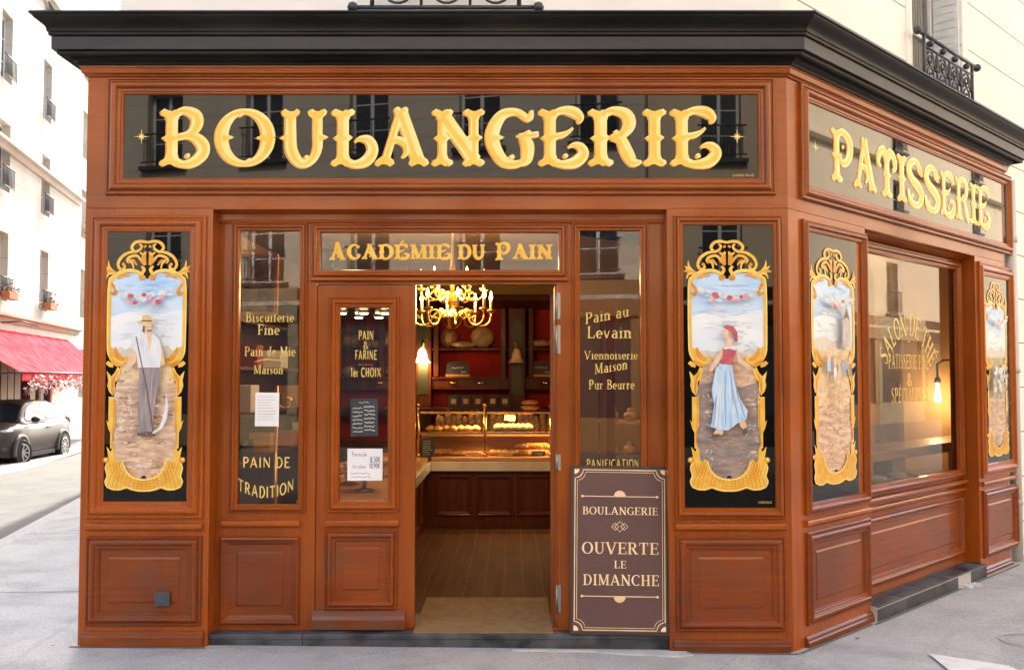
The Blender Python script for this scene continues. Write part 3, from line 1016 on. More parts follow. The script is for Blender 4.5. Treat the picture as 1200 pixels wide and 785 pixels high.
def star(mb, cu, cv, r, w):
    for k, (ln, a0) in enumerate(((1, 0), (.55, 45))):
        for j in range(4):
            a = R(a0 + 90 * j)
            pw = r * .10
            mb.poly([(cu + math.cos(a) * r * ln, cv + math.sin(a) * r * ln, w + k * .0003), (cu - math.sin(a) * pw, cv + math.cos(a) * pw, w + k * .0003), (cu - math.cos(a) * pw, cv - math.sin(a) * pw, w + k * .0003), (cu + math.sin(a) * pw, cv - math.cos(a) * pw, w + k * .0003)][::-1])
    mb.poly([(p[0], p[1], w + .0008) for p in ellipse(cu, cv, r * .18, r * .18, 10)])


def sign(M, ou0, ou1, gu0, gu1, boxes, text, stars, vl0, vl1, gm=None):
    b = MB(M)
    b.poly([(gu0 - .02, V['sg_g1'] - .02, .004), (gu1 + .02, V['sg_g1'] - .02, .004), (gu1 + .02, V['sg_g0'] + .02, .004), (gu0 - .02, V['sg_g0'] + .02, .004)])
    g = b.build('sign_panel', gm or black_glass, shop)
    b = MB(M)
    b.frame(ou0, V['sg_o1'], ou1, V['sg_o0'], prof(gu0 - ou0, .045, .006))
    b.build('sign_frame', wood_h, g)
    b = MB(M)
    h = vl1 - vl0
    draw_text(b, text, 0, 1, vl0, h, 'tuscan', .0055, 0, 1.06, boxes=boxes, offs=(-h * .028, -h * .018))
    draw_text(b, text, 0, 1, vl0, h, 'tuscan', .0066, 2, 1.0, boxes=boxes)
    draw_text(b, text, 0, 1, vl0, h, 'tuscan', .0077, 1, .40, boxes=[(a + .006, c - .010) for a, c in boxes], offs=(-h * .020, -h * .012))
    b.build('sign_lettering', [gold_deep, gold_main, gold_pale], g)
    for (su, sv_, sr) in stars:
        b = MB(M)
        star(b, su, sv_, sr, .0055)
        b.build('gold_star', gilt_pale, g)
    return g


fb = [(FU(a), FU(c)) for a, c in ((184, 243), (249, 320), (326, 383), (387, 442), (439, 502), (506, 568), (569, 632), (632, 691), (691, 754), (756, 783), (788, 848))]
vl0, vl1 = FV(194), FV(129)
sg1 = sign(FM, FU(120.5), FU(911), FU(141), FU(891), fb, 'BOULANGERIE', [(FU(161.5), FV(160.5), .048), (FU(866.5), FV(160.5), .048)], vl0, vl1)
b = MB(FM)
draw_text(b, 'LUCIEN HELLE', FU(861), FU(886), FV(207), .013, 'sans', .006)
b.build('signature', gold_text, sg1)
wu0, wu1 = WU(944.9, 170), WU(1172.5, 252)
lw = [1.0, 1.12, 1.08, .52, 1.0, 1.0, .98, 1.02, .52, 1.02]
la, lb = WU(973, 185), WU(1160, 240)
tot = sum(lw)
wb, x = [], la
for q in lw:
    wd = q / tot * (lb - la)
    wb.append((x + .001, x + wd - .001))
    x += wd
sg2 = sign(WM, WU(936, 160), WU(1182.5, 255), wu0, wu1, wb, 'PATISSERIE', [(WU(954.5, 172), WV(172, 172) if False else (vl0 + vl1) / 2, .05), (WU(1167.5, 253), (vl0 + vl1) / 2, .05)], vl0, vl1, black_glass_side)

# ------------------------------------------------------------------ the painted glass panels
sky_paint = mat('picture_sky', (0.36, 0.58, 0.84), 0.35, col2=(0.62, 0.76, 0.90), nscale=(3, 3, 5), ndetail=5, lo=.3, hi=.65)
sky_paint2 = mat('picture_sky_low', (0.66, 0.76, 0.86), 0.35, col2=(0.80, 0.82, 0.82), nscale=(4, 4, 6), ndetail=5)
haze_paint = mat('picture_treeline', (0.55, 0.55, 0.52), 0.4, col2=(0.68, 0.60, 0.48), nscale=(26, 26, 18), ndetail=5)
wheat_paint = mat('picture_wheat', (0.76, 0.52, 0.28), 0.4, col2=(0.82, 0.70, 0.50), nscale=(12, 12, 30), ndetail=7)
earth_paint = mat('picture_earth', (0.50, 0.28, 0.16), 0.4, col2=(0.74, 0.58, 0.44), nscale=(10, 10, 34), ndetail=8)
earth_paint2 = mat('picture_earth_grey', (0.20, 0.165, 0.16), 0.4, col2=(0.38, 0.29, 0.25), nscale=(10, 10, 30), ndetail=8)
grass_paint = mat('picture_green', (0.30, 0.30, 0.20), 0.4, col2=(0.52, 0.44, 0.28), nscale=(14, 14, 24), ndetail=8)
p_white = mat('picture_white', (0.72, 0.73, 0.75), 0.4, col2=(0.60, 0.64, 0.72), nscale=(22, 22, 9))
p_skin = mat('picture_skin', (0.76, 0.55, 0.38), 0.4, col2=(0.68, 0.44, 0.28), nscale=(30, 30, 30))
p_straw = mat('picture_straw', (0.62, 0.43, 0.20), 0.4, col2=(0.70, 0.53, 0.30), nscale=(30, 30, 60))
p_trous = mat('picture_grey', (0.20, 0.18, 0.20), 0.4, col2=(0.32, 0.28, 0.29), nscale=(40, 40, 7))
p_blue = mat('picture_blue', (0.30, 0.50, 0.75), 0.4, col2=(0.55, 0.70, 0.84), nscale=(44, 44, 6))
p_red = mat('picture_red', (0.40, 0.07, 0.09), 0.4, col2=(0.52, 0.12, 0.14), nscale=(20, 20, 20))
p_pink = mat('picture_pink', (0.62, 0.18, 0.24), 0.4, col2=(0.74, 0.45, 0.48), nscale=(60, 60, 60))
p_leafy = mat('picture_leaf', (0.45, 0.52, 0.52), 0.4, col2=(0.66, 0.70, 0.70), nscale=(50, 50, 50))
p_dark = mat('picture_brown', (0.13, 0.08, 0.05), 0.4)
p_rust = mat('picture_rust', (0.50, 0.20, 0.09), 0.4, col2=(0.62, 0.34, 0.18), nscale=(30, 30, 30))
p_mauve = mat('picture_mauve', (0.34, 0.25, 0.25), 0.4, col2=(0.48, 0.38, 0.36), nscale=(30, 30, 30))
p_bluedeep = mat('picture_deep_blue', (0.20, 0.36, 0.62), 0.4)
p_tower = mat('picture_stone', (0.42, 0.38, 0.36), 0.4, col2=(0.55, 0.50, 0.46), nscale=(20, 20, 20))
KPX = 6.0 / FPX


def painted_panel(M, gu0, gu1, ou0, ou1, kind, cdx=0.0, sx=1.0, pil=None):
    vt = V['pg0']
    uc = (gu0 + gu1) / 2 + cdx
    def A(dx, y): return (uc + dx * KPX * sx, vt - (y - 267) * KPX)
    b = MB(M)
    b.poly([(gu0 - .012, V['pg1'] - .012, .003), (gu1 + .012, V['pg1'] - .012, .003), (gu1 + .012, V['pg0'] + .012, .003), (gu0 - .012, V['pg0'] + .012, .003)])
    g = b.build('painted_panel', black_glass, pil)
    b = MB(M)
    b.frame(ou0, V['po1'], ou1, V['po0'], prof(gu0 - ou0, .036, .005))
    b.build('panel_frame', wood_v, g)
    # the picture
    b = MB(M)
    W = [.004]
    def P(mi, pts, mirror=False):
        b.mi = mi
        W[0] += .00012
        q = [(*A(dx, y), W[0]) for dx, y in pts]
        ar = sum(q[i][0] * q[(i + 1) % len(q)][1] - q[(i + 1) % len(q)][0] * q[i][1] for i in range(len(q)))
        b.poly(q if ar > 0 else q[::-1])
    def EL(mi, cx, cy, rx, ry, n=14): P(mi, ellipse(cx, cy, rx, ry, n))
    def RB(mi, pts):
        b.mi = mi
        W[0] += .00012
        for q in ribbon(pts):
            b.poly([(*A(x, y), W[0]) for x, y in q][::-1])
    half = [(0, 328), (14, 321), (30, 322), (38, 326), (43, 334), (43, 412), (37, 425), (30, 430), (31, 440), (37, 462), (38, 540), (26, 551), (14, 561), (0, 563)]
    P(0, half + [(-x, y) for x, y in half[::-1][1:-1]])
    hz = {'farmer': 417, 'woman': 420}.get(kind, 405)
    P(1, [(-43, 372), (-20, 366), (10, 371), (43, 364), (43, hz), (-43, hz)])
    if kind in ('farmer', 'woman'):
        tl = [(-42, hz - 4)] + [(x, hz - 5 - random.uniform(0, 7)) for x in range(-40, 41, 5)] + [(42, hz - 4), (41, hz + 6), (-41, hz + 6)]
        P(2, tl)
        fld = [(-41, hz + 2), (41, hz + 1), (36, 425), (30, 430), (31, 440), (37, 462), (38, 540), (26, 551), (14, 561), (-14, 561), (-26, 551), (-38, 540), (-37, 462), (-31, 440), (-30, 430), (-36, 425)]
        P(3, fld)
        P(4, [(-34, 452), (-10, 447), (15, 455), (35, 449), (38, 540), (26, 551), (14, 561), (-14, 561), (-26, 551), (-38, 540), (-37, 462)])
        for k in range(16):
            y = random.uniform(462, 548)
            x = random.uniform(-30, 26) * (1 if y < 530 else .6)
            P(5 if k % 3 else 3, [(x, y), (x + random.uniform(4, 12), y - 1.5), (x + random.uniform(8, 14), y + 1), (x + 4, y + 2.2)])
    else:
        P(2, [(-41, hz - 8), (-20, hz - 13), (0, hz - 6), (20, hz - 15), (41, hz - 6), (41, hz + 14), (-41, hz + 14)])
        fld = [(-42, hz + 6), (42, hz + 4), (36, 425), (30, 430), (31, 440), (37, 462), (38, 540), (26, 551), (14, 561), (-14, 561), (-26, 551), (-38, 540), (-37, 462), (-31, 440), (-30, 430), (-36, 425)]
        P(6 if kind == 'valley' else 3, fld)
        P(4, [(-36, 480), (-10, 473), (15, 482), (37, 475), (38, 540), (26, 551), (14, 561), (-14, 561), (-26, 551), (-38, 540)])
    # loose brush strokes over sky and ground
    rs_ = random.Random(kind)
    for k in range(60):
        x, y = rs_.uniform(-36, 30), rs_.uniform(330, hz - 8)
        RB(rs_.choice((0, 1, 1, 7)) if y > 350 else 0, [(x, y, .3), (x + rs_.uniform(4, 9), y + rs_.uniform(-1, 1), rs_.uniform(1.2, 3)), (x + rs_.uniform(10, 16), y + rs_.uniform(-1.5, 1.5), .3)][:3] if x < 18 else [(x, y, .3), (x + 4, y, 2), (x + 8, y, .3)])
    pal = {'farmer': (3, 4, 4, 17, 18, 5, 3, 7), 'woman': (4, 5, 5, 18, 17, 6, 4), 'harvest': (3, 3, 4, 17, 18, 6), 'valley': (6, 3, 4, 12, 18)}[kind]
    for k in range(230):
        y = hz + 6 + (551 - hz - 6) * rs_.random()
        lim = 34 if y < 540 else 20
        if 424 < y < 440: lim = 28
        x = rs_.uniform(-lim, lim - 5)
        ln = rs_.uniform(2, 9) * (.5 if y < hz + 30 else 1)
        ln = min(ln, lim - x)
        RB(rs_.choice(pal), [(x, y, .2), (x + ln * .5, y + rs_.uniform(-1.2, 1.2), rs_.uniform(.8, 2.2)), (x + ln, y + rs_.uniform(-1.5, 1.5), .2)])
    # garland of roses
    for k in range(26):
        t = k / 25 * 2 - 1
        y = 352 + 9 * (1 - t * t) - 6 + random.uniform(-4, 4)
        EL(12 if k % 4 else 7, t * 33, y - 4, random.uniform(1.8, 4.2), random.uniform(1.4, 2.8), 9)
    for k, x in enumerate((-20, -16, 4, 14, 19, 1, 9, -13) if kind in ('farmer', 'woman') else (-12, -6, 3, 9)):
        EL(10 if k % 2 else 11, x + random.uniform(-2, 2), 351 + random.uniform(-4, 6), random.uniform(2.4, 4.4), random.uniform(2, 3.4), 10)
    if kind == 'farmer':
        o = 3
        P(9, [(-7 + o, 430), (17 + o, 430), (16 + o, 452), (10 + o, 478), (9 + o, 507), (1 + o, 509), (1 + o, 480), (-1 + o, 509), (-8 + o, 506), (-9 + o, 462)])
        P(15, [(-9 + o, 507), (0 + o, 507), (2 + o, 512), (-9 + o, 511)])
        P(15, [(1 + o, 506), (9 + o, 506), (13 + o, 511), (3 + o, 511)])
        P(8, [(-16 + o, 410), (-11 + o, 408), (-12 + o, 426), (-20 + o, 434), (-23 + o, 428)])
        P(8, [(15 + o, 405), (19 + o, 412), (22 + o, 428), (17 + o, 431), (14 + o, 420)])
        P(7, [(-12 + o, 397), (-4 + o, 393), (7 + o, 393), (14 + o, 398), (18 + o, 412), (16 + o, 432), (-9 + o, 432), (-12 + o, 414), (-16 + o, 410)])
        P(8, [(0 + o, 393), (6 + o, 393), (5 + o, 406), (3 + o, 414)])
        EL(8, 1 + o, 386, 5.2, 8)
        P(15, [(-4 + o, 383), (-5 + o, 390), (-2 + o, 392), (-2 + o, 384)])
        P(15, [(0 + o, 388.5), (6 + o, 388), (6 + o, 390), (1 + o, 390.4)])
        P(15, [(-2 + o, 385), (0 + o, 384.4), (0 + o, 385.4)]); P(15, [(3 + o, 384.4), (5 + o, 385), (3 + o, 385.4)])
        for fx in (-5, 2, 8, 13): RB(18, [(fx + o, 434, .5), (fx - 2 + o, 470, 1.3), (fx * .6 + o, 502, .5)])
        for fx in (-8, -2, 9): RB(1, [(fx + o, 400, .4), (fx + 1 + o, 415, 1.4), (fx + o, 429, .4)])
        EL(13, 0 + o, 379.5, 11, 2.8)
        P(13, [(-6 + o, 379), (-5 + o, 372), (0 + o, 370.5), (5 + o, 372), (6 + o, 379)])
        P(15, [(-6 + o, 378.6), (-6 + o, 377), (6 + o, 377), (6 + o, 378.6)])
        RB(15, [(-12 + o, 396, 1.2), (0 + o, 450, 1.2), (10 + o, 508, 1.4)])
        RB(7, [(9 + o, 508, 1.5), (18 + o, 502, 4), (23 + o, 490, 5), (25 + o, 476, 3.5), (24 + o, 462, .6)])
        for k in range(30):
            x, y = random.uniform(-34, -12), random.uniform(462, 522)
            RB(7, [(x, y, .8), (x + random.uniform(-3, 3), y - random.uniform(2, 6), .5)])
    if kind == 'woman':
        P(8, [(-12, 497), (-7, 497), (-8, 509), (-16, 512), (-20, 510)])
        P(8, [(10, 490), (15, 488), (20, 500), (17, 505), (12, 500)])
        P(15, [(-21, 509), (-12, 509), (-12, 512), (-21, 512)])
        P(15, [(14, 505), (19, 501), (20, 508), (16, 511)])
        P(8, [(-8, 410), (-5, 413), (-12, 426), (-21, 437), (-24, 435), (-16, 421)])
        P(8, [(7, 411), (10, 413), (14, 422), (25, 430), (22, 433), (11, 427)])
        P(14, [(-12, 427), (3, 428), (5, 448), (12, 468), (20.5, 482), (19, 492), (8, 497), (-2, 505), (-12, 504), (-22, 501), (-18, 475), (-17, 450)])
        for fx0, fx1, fm in ((-10, -19, 19), (-7, -12, 7), (-4, -5, 19), (-1, 4, 7), (0, 10, 19), (2, 15, 7), (3, 18, 19)):
            RB(fm, [(fx0, 431, .6), ((fx0 + fx1) / 2 - 1, 465, 1.5), (fx1, 491 if fx1 > 6 else 501, .8)])
        P(14, [(-15, 430), (-9, 436), (-13, 460), (-19, 472), (-21, 458)])
        P(7, [(-12, 450), (-10.5, 450), (-15, 501), (-18, 500)])
        P(10, [(-7, 409), (-2, 406), (4, 408), (9, 411), (6, 420), (4, 429), (-10, 428), (-8, 418)])
        P(7, [(-6, 408), (2, 405), (8, 408), (8, 412), (0, 410), (-6, 411)])
        P(8, [(-3, 398), (3, 398), (4, 408), (-3, 408)])
        EL(8, -2.5, 391.5, 5, 7.5)
        P(10, [(-7, 385), (-2, 382), (5, 384), (9.5, 391), (10, 402), (6, 402), (5, 397), (1, 390), (-4, 387)])
        P(15, [(-6.5, 390), (-5, 389.4), (-5, 391)])
        P(18, [(-1, 388), (2, 392), (1.5, 398), (-.5, 396)])
        P(10, [(-6.6, 395), (-4.6, 394.6), (-5, 395.8)])
        for k in range(34):
            x, y = random.choice([random.uniform(18, 34), random.uniform(-34, -20)]), random.uniform(462, 540)
            RB(7, [(x, y, .7), (x + random.uniform(-3, 3), y - random.uniform(1, 4), .5)])
    if kind == 'harvest':
        P(16, [(8, 392), (8, 372), (12, 360), (17, 352), (22, 360), (26, 372), (26, 405), (8, 405)])
        P(15, [(10, 371), (17, 356), (24, 371), (17, 368)])
        for k in range(7):
            x = -24 + k * 8 + random.uniform(-2, 2)
            y = 418 + random.uniform(-5, 14)
            P((14, 9, 1, 13, 19, 18, 9)[k], [(x - 3.4, y + 17), (x - 3.6, y + 9), (x - 2.6, y + 3), (x, y), (x + 2.6, y + 3), (x + 3.2, y + 10), (x + 4, y + 17)])
            EL(8, x, y - 3, 2.6, 3.4, 9)
            EL(13, x, y - 6, 4.2, 1.6, 9)
        for k in range(110):
            x, y = random.gauss(0, 13), random.uniform(446, 482)
            x = max(-29, min(29, x))
            RB(random.choice((3, 13, 13, 4)), [(x, y, .9), (x + random.uniform(-3, 3), y - random.uniform(4, 9), .4)])
    if kind == 'valley':
        for k in range(16):
            x, y = random.uniform(-32, 32), random.uniform(405, 470)
            EL((6, 12, 14, 3)[k % 4], x, y, random.uniform(4, 9), random.uniform(3, 7), 11)
        for k in range(70):
            y = random.uniform(415, 500)
            x = max(-28, min(28, random.gauss(math.sin(y * .06) * 8, 9)))
            RB(random.choice((6, 12, 7, 14, 3)), [(x, y, .4), (x + 3, y - 1, 1.6), (x + 6, y, .3)])
    pic = b.build('picture', [sky_paint, sky_paint2, haze_paint, wheat_paint if kind != 'woman' else earth_paint, earth_paint if kind != 'woman' else earth_paint2, earth_paint2, grass_paint, p_white, p_skin, p_trous, p_red, p_pink, p_leafy, p_straw, p_blue, p_dark, p_tower, p_rust, p_mauve, p_bluedeep], g)
    # the gilt surround, drawn as one half and mirrored
    b = MB(M)
    WL = [.0075]
    def G(mi, pts):
        b.mi = mi
        WL[0] += .0001
        for s in (1, -1):
            q = [(*A(s * dx, y), WL[0]) for dx, y in pts]
            ar = sum(q[i][0] * q[(i + 1) % len(q)][1] - q[(i + 1) % len(q)][0] * q[i][1] for i in range(len(q)))
            b.poly(q if ar > 0 else q[::-1])
    def GR(mi, pts, sm=5):
        b.mi = mi
        WL[0] += .0001
        for q in ribbon(catmull(pts, sm)):
            for s in (1, -1):
                f = [(*A(s * x, y), WL[0]) for x, y in q]
                b.poly(f if s < 0 else f[::-1])
    # arched top and side bars
    GR(1, [(4, 327, 4), (9, 321, 4), (18, 318.5, 4.5), (30, 320, 4.5), (40, 327, 4.5), (44, 336, 4.5), (44.2, 360, 4.2), (44.2, 400, 4.4), (43, 415, 5), (38, 424, 5), (31, 429, 4)])
    GR(2, [(6, 323, 1.2), (16, 317.6, 1.4), (30, 318.4, 1.4), (41, 325, 1.4), (45.6, 336, 1.2), (45.8, 400, 1.2), (44, 418, 1.2)])
    GR(0, [(20, 324, 1.2), (28, 324, 3.4), (35, 328, 1.2)])
    GR(0, [(42, 333, 2), (37, 341, 4), (38, 346, 4), (43, 344, 2.5)])
    # crest scrolls
    GR(1, [(0, 285, 3), (8, 283.8, 3.4), (15, 285.5, 3.6), (18.6, 291, 3.6), (15, 296, 3.4), (9, 293.5, 3), (7, 289, 2.4), (10, 287.4, 2)])
    GR(1, [(14, 296, 2.6), (23, 297.5, 3.4), (31, 303, 3.6), (34.4, 311, 3.4), (31, 317, 3.2), (26.5, 314.5, 3), (27.5, 310.5, 3)])
    GR(1, [(6, 309, 2), (12, 301, 3), (20, 302, 3.4), (24, 306, 2.6), (22, 310, 1.4)])
    GR(0, [(12, 312, 2), (17, 306.5, 3.6), (21, 309, 2.6)])
    GR(1, [(16, 316, 1.8), (18, 309, 2.6), (24, 304, 2.2)])
    GR(0, [(1.5, 296, 1), (4, 301, 5), (4.4, 307, 6.4), (2.4, 312, 3)])
    GR(1, [(9, 297, 2), (5, 299, 3), (2, 296, 2)])
    GR(0, [(1.5, 289, 3), (4.5, 291, 2.4)])
    GR(1, [(7, 313, 2.4), (3.8, 317, 4), (6, 323, 3.4), (3, 327, 4)])
    G(0, ellipse(6, 326.5, 3.8, 3.4, 12))
    G(0, ellipse(28, 311, 2.1, 2.1, 10))
    # corner flames
    GR(1, [(36, 321, 2), (41, 319, 4), (45, 313, 3), (45.5, 306, .6)])
    GR(1, [(38, 321, 2), (45, 317, 4), (50, 313, .8)])
    GR(0, [(38, 321, 2), (46, 319, 4), (52, 319.5, .6)])
    GR(1, [(38, 322, 2), (45, 322, 3.4), (48, 328, .8)])
    # lower corner leaves of the upper frame
    GR(1, [(42, 409, 3), (37, 413, 5), (34, 420, 9), (29, 423.5, 10), (23, 423, 6), (21, 419, 3)])
    GR(0, [(36, 408, 1), (35, 415, 5), (30, 421, 6), (25, 423, 3)])
    GR(0, [(40, 424, 3), (34, 428, 5), (27, 430, 2)])
    G(1, [(44, 424), (47, 427), (43, 431), (38, 432), (38, 428)])
    # leaf capitals and pilasters
    G(1, [(29, 434), (33, 431), (36, 438), (40, 442), (45.5, 436), (43.5, 447), (44.5, 453), (42.5, 460), (38, 465), (35.5, 459), (35.5, 449), (31, 444)])
    GR(0, [(32, 436, 1), (37, 445, 3), (39, 455, 3.4), (38, 463, 1)])
    GR(2, [(43, 441, .6), (41, 450, 1.2), (40.5, 460, .6)])
    G(1, [(34.5, 466), (42.5, 466), (42.5, 496), (45, 493), (42.5, 503), (40, 508), (40, 526), (37, 526), (37, 508), (34.5, 500)])
    GR(0, [(36.3, 468, 1.6), (36.3, 496, 1.6), (38, 522, 1.2)])
    G(1, [(33.5, 541), (34.5, 528), (37, 523), (39, 530), (44, 524), (42, 535), (42.5, 541)])
    G(0, ellipse(44.2, 539.5, 3.8, 3.4, 12))
    G(2, ellipse(44.8, 538.8, 1.9, 1.7, 10))
    # woven basket along the foot
    bk = [(0, 561.5), (7, 560.5), (14, 557.5), (20, 552), (24, 545), (25, 540), (29, 538), (30, 541.5), (36, 539.5), (42, 541.5), (45.6, 549), (43.5, 558), (46, 564), (43, 571.5), (36, 574.5), (28, 574.8), (20, 572.3), (14, 574.6), (7, 576), (0, 576.2)]
    b.mi = 1
    WL[0] += .0002
    q = [(*A(dx, y), WL[0]) for dx, y in bk] + [(*A(-dx, y), WL[0]) for dx, y in bk[::-1][1:-1]]
    ar = sum(q[i][0] * q[(i + 1) % len(q)][1] - q[(i + 1) % len(q)][0] * q[i][1] for i in range(len(q)))
    b.poly(q if ar > 0 else q[::-1])
    for k in range(4):
        f = (k + 1) / 5
        GR(0, [(0, 562 + f * 14, 1.0), (16, 558.5 + f * 14.5, 1.0), (25 + f * 12, 549 + f * 12, 1.0), (26 + f * 17, 541 + f * 3, 1.0)])
    for k in range(9):
        x = 3 + k * 4.9
        y0 = 560.5 if x < 10 else max(541, 562 - (x - 8) * .95)
        GR(0, [(x * .72, y0, .8), (x * .9, (y0 + 575) / 2, .9), (x, min(573, 575 - max(0, x - 36) * .8), .8)])
    GR(2, [(25, 541, 1.4), (22, 550, 1.4), (14, 559, 1.4), (0, 563, 1.4)])
    GR(2, [(43, 543, 1.2), (45, 549, 1.2), (42.8, 558, 1.2), (45, 565, 1.2), (41.5, 571, 1.2), (30, 573.4, 1.2), (20, 571, 1.2), (8, 574.6, 1.2), (0, 575, 1.2)])
    b.mi = 3
    b.poly([(*A(dx, y), WL[0] + .0004) for dx, y in ellipse(0, 560.5, 3.2, 3, 10, 0, -180)])
    b.build('gilt_border', [gilt_deep, gilt, gilt_pale, black_paint], g)
    return g


def pilaster(M, u0, u1, fu0, fu1, gu0, gu1, vb, kind, cdx=0, sx=1, field=True, w0=-.2):
    b = MB(M)
    b.wall(u0, u1, vb - .06, V['joint'], [], w0, 0)
    p = b.build('pilaster', wood_v, shop)
    painted_panel(M, gu0, gu1, fu0, fu1, kind, cdx, sx, p)
    b = MB(M)
    rail(b, fu0, fu1, V['da1'], V['da0'], 0, .026)
    b.build('dado_rail', wood_h, p)
    b = MB(M)
    lw = min((fu1 - fu0) * .14, .085)
    low = max(V['lo1'], vb + .115)
    b.frame(fu0 + .005, low, fu1 - .003, V['lo0'], prof(lw, .034, .001))
    iu0, iu1, iv0, iv1 = fu0 + .005 + lw, fu1 - .003 - lw, low + lw, V['lo0'] - lw
    raised_field(b, iu0 + .035, iv0 + .04, iu1 - .035, iv1 - .035, .0, .02, .006)
    b.poly([(iu0 - .004, iv0 - .004, .0006), (iu1 + .004, iv0 - .004, .0006), (iu1 + .004, iv1 + .004, .0006), (iu0 - .004, iv1 + .004, .0006)])
    b.build('lower_panel', wood_worn, p)
    b = MB(M)
    plinth(b, fu0 - .015, min(fu1 + .015, u1), vb, vb + .085, 0)
    b.build('plinth', wood_foot, p)
    return p


vbL, vbR, vbW, vbW2 = FV(755), FV(765.5), FV(768), FV(771)
pil1 = pilaster(FM, XL, FU(247), FU(104.5), FU(240), FU(124), FU(226.6), vbL, 'farmer', cdx=-.022)
pil2 = pilaster(FM, FU(784, 0, 650), XC, FU(790), FU(918.5), FU(801.5), FU(904.5), vbR, 'woman', cdx=.0)
wg0, wg1 = WU(947.5, 450), WU(1003.5, 440)
wf0, wf1 = WU(941, 450), WU(1014.5, 440)
pil3 = pilaster(WM, 0.0, wf1 + .02, wf0, wf1 + .012, wg0, wg1, vbW, 'harvest', sx=(wg1 - wg0) / (103 * KPX))
eg0, eg1 = WU(1153, 430), WU(1180.5, 425)
ef0, ef1 = WU(1147.5, 430), WU(1187.5, 425)
pil4 = pilaster(WM, ef0 - .06, UE, ef0, ef1, eg0, eg1, vbW2, 'valley', sx=(eg1 - eg0) / (103 * KPX))
b = MB(FM)
draw_text(b, 'LUCIEN HELLE', FU(887), FU(902.5), FV(589.5), .013, 'sans', .005)
b.build('signature', gold_text, [k for k in bpy.data.objects if k.parent == pil2 and k.name.startswith('painted_panel')][0])
b = MB(FM)
vx0, vx1, vy0, vy1 = FU(186.5), FU(204.5), FV(709), FV(692.5)
b.rbox((vx0, vy0, .006), (vx1, vy1, .03), .006)
b.rbox((vx0 + .02, vy0 + .02, .028), (vx1 - .02, vy1 - .02, .034), .003)
b.build('socket_cover', mat('socket_grey', (0.045, 0.055, 0.07), 0.5), pil1)

# ------------------------------------------------------------------ entrance bay (set back)
def mU(px): return FU(px, MID)
def mV(py): return FV(py, MID)
bu0, bu1 = FU(247), FU(784, 0, 650)
vthr = mV(737)
lw0, lw1, lwb, lwt = mU(280), mU(350), mV(591), mV(271)
rw0, rw1 = mU(680), mU(750.5)
tr0, tr1, trb, trt = mU(374.6), mU(655), mV(319), mV(271)
do0, do1, dot = mU(370.5), mU(653), mV(333)
b = MB(FM)
b.wall(bu0 - .02, bu1 + .02, vthr - .05, V['joint'] + .06, [(lw0 - .01, lwb - .01, lw1 + .01, lwt + .01), (rw0 - .01, lwb - .01, rw1 + .01, lwt + .01), (tr0 - .01, trb - .01, tr1 + .01, trt + .01), (do0, vthr, do1, dot)], -.19, MID)
bay = b.build('entrance_bay', wood_v, shop)
# soffit step above the bay
b = MB(FM)
b.extrude_u([(-.001, V['joint'] - .004), (-.001, V['joint'] + .02), (MID - .01, V['joint'] + .02), (MID - .01, V['joint'] - .075), (MID + .02, V['joint'] - .07), (MID + .03, V['joint'] - .05), (MID + .03, V['joint'] - .02), (-.05, V['joint'] - .012)], bu0, bu1)
b.build('bay_soffit', wood_h, bay)


def side_window(g0, g1, o0, o1, name, lower=True):
    b = MB(FM)
    b.poly([(g0 - .008, lwb - .008, MID - .02), (g1 + .008, lwb - .008, MID - .02), (g1 + .008, lwt + .008, MID - .02), (g0 - .008, lwt + .008, MID - .02)])
    g = b.build('shop_window', clear_glass, shop)
    b = MB(FM)
    b.frame(o0, mV(600), o1, mV(261.5), prof(g0 - o0, .03, -.012), MID)
    b.build('window_frame', wood_v, g)
    return g


sw1 = side_window(lw0, lw1, mU(270.5), mU(359.5), 'w')
sw2 = side_window(rw0, rw1, mU(670.5), mU(760), 'w')
for (o0, o1) in ((mU(261), mU(353.5)), (mU(672), mU(764))):
    b = MB(FM)
    rail(b, o0 + .006, o1 - .004, mV(617), mV(609), MID, .026)
    b.build('dado_rail', wood_h, bay)
    b = MB(FM)
    fr = .055
    b.frame(o0, mV(731), o1, mV(628), simple_prof(fr, .028), MID)
    b.poly([(o0 + fr - .002, mV(731) + fr - .002, MID + .0006), (o1 - fr + .002, mV(731) + fr - .002, MID + .0006), (o1 - fr + .002, mV(628) - fr + .002, MID + .0006), (o0 + fr - .002, mV(628) - fr + .002, MID + .0006)])
    raised_field(b, o0 + fr + .036, mV(731) + fr + .045, o1 - fr - .036, mV(628) - fr - .03, MID, .018, .006)
    b.build('lower_panel', wood_worn, bay)
# transom
b = MB(FM)
b.poly([(tr0 - .008, trb - .008, MID - .02), (tr1 + .008, trb - .008, MID - .02), (tr1 + .008, trt + .008, MID - .02), (tr0 - .008, trt + .008, MID - .02)])
trans = b.build('transom', clear_glass, shop)
b = MB(FM)
b.frame(mU(363.6), mV(327), mU(665.5), mV(262), prof(tr0 - mU(363.6), .03, -.012), MID)
b.build('window_frame', wood_h, trans)
b = MB(FM)
rail(b, mU(363.6), mU(666), mV(330), mV(325), MID + .002, .034)
b.build('drip_rail', wood_h, trans)
b = MB(FM)
words_ = [('A', 385, 403, 304, 284), (u'CAD\u00c9MIE', 405, 528, 303, 286), ('DU', 536, 569, 303, 286), ('P', 581, 598, 304, 284), ('AIN', 601, 648, 303, 286)]
for t_, a, c, y0, y1 in words_:
    for lay, mi, off in ((0, 0, -.004), (1, 1, 0)):
        draw_text(b, t_, mU(a), mU(c), mV(y0), mV(y1) - mV(y0), 'tuscan', MID - .0185 + lay * .002, mi, 1.0 + .1 * (1 - lay), offs=(off, off))
b.build('transom_lettering', [gold_deep, gold_main], trans)

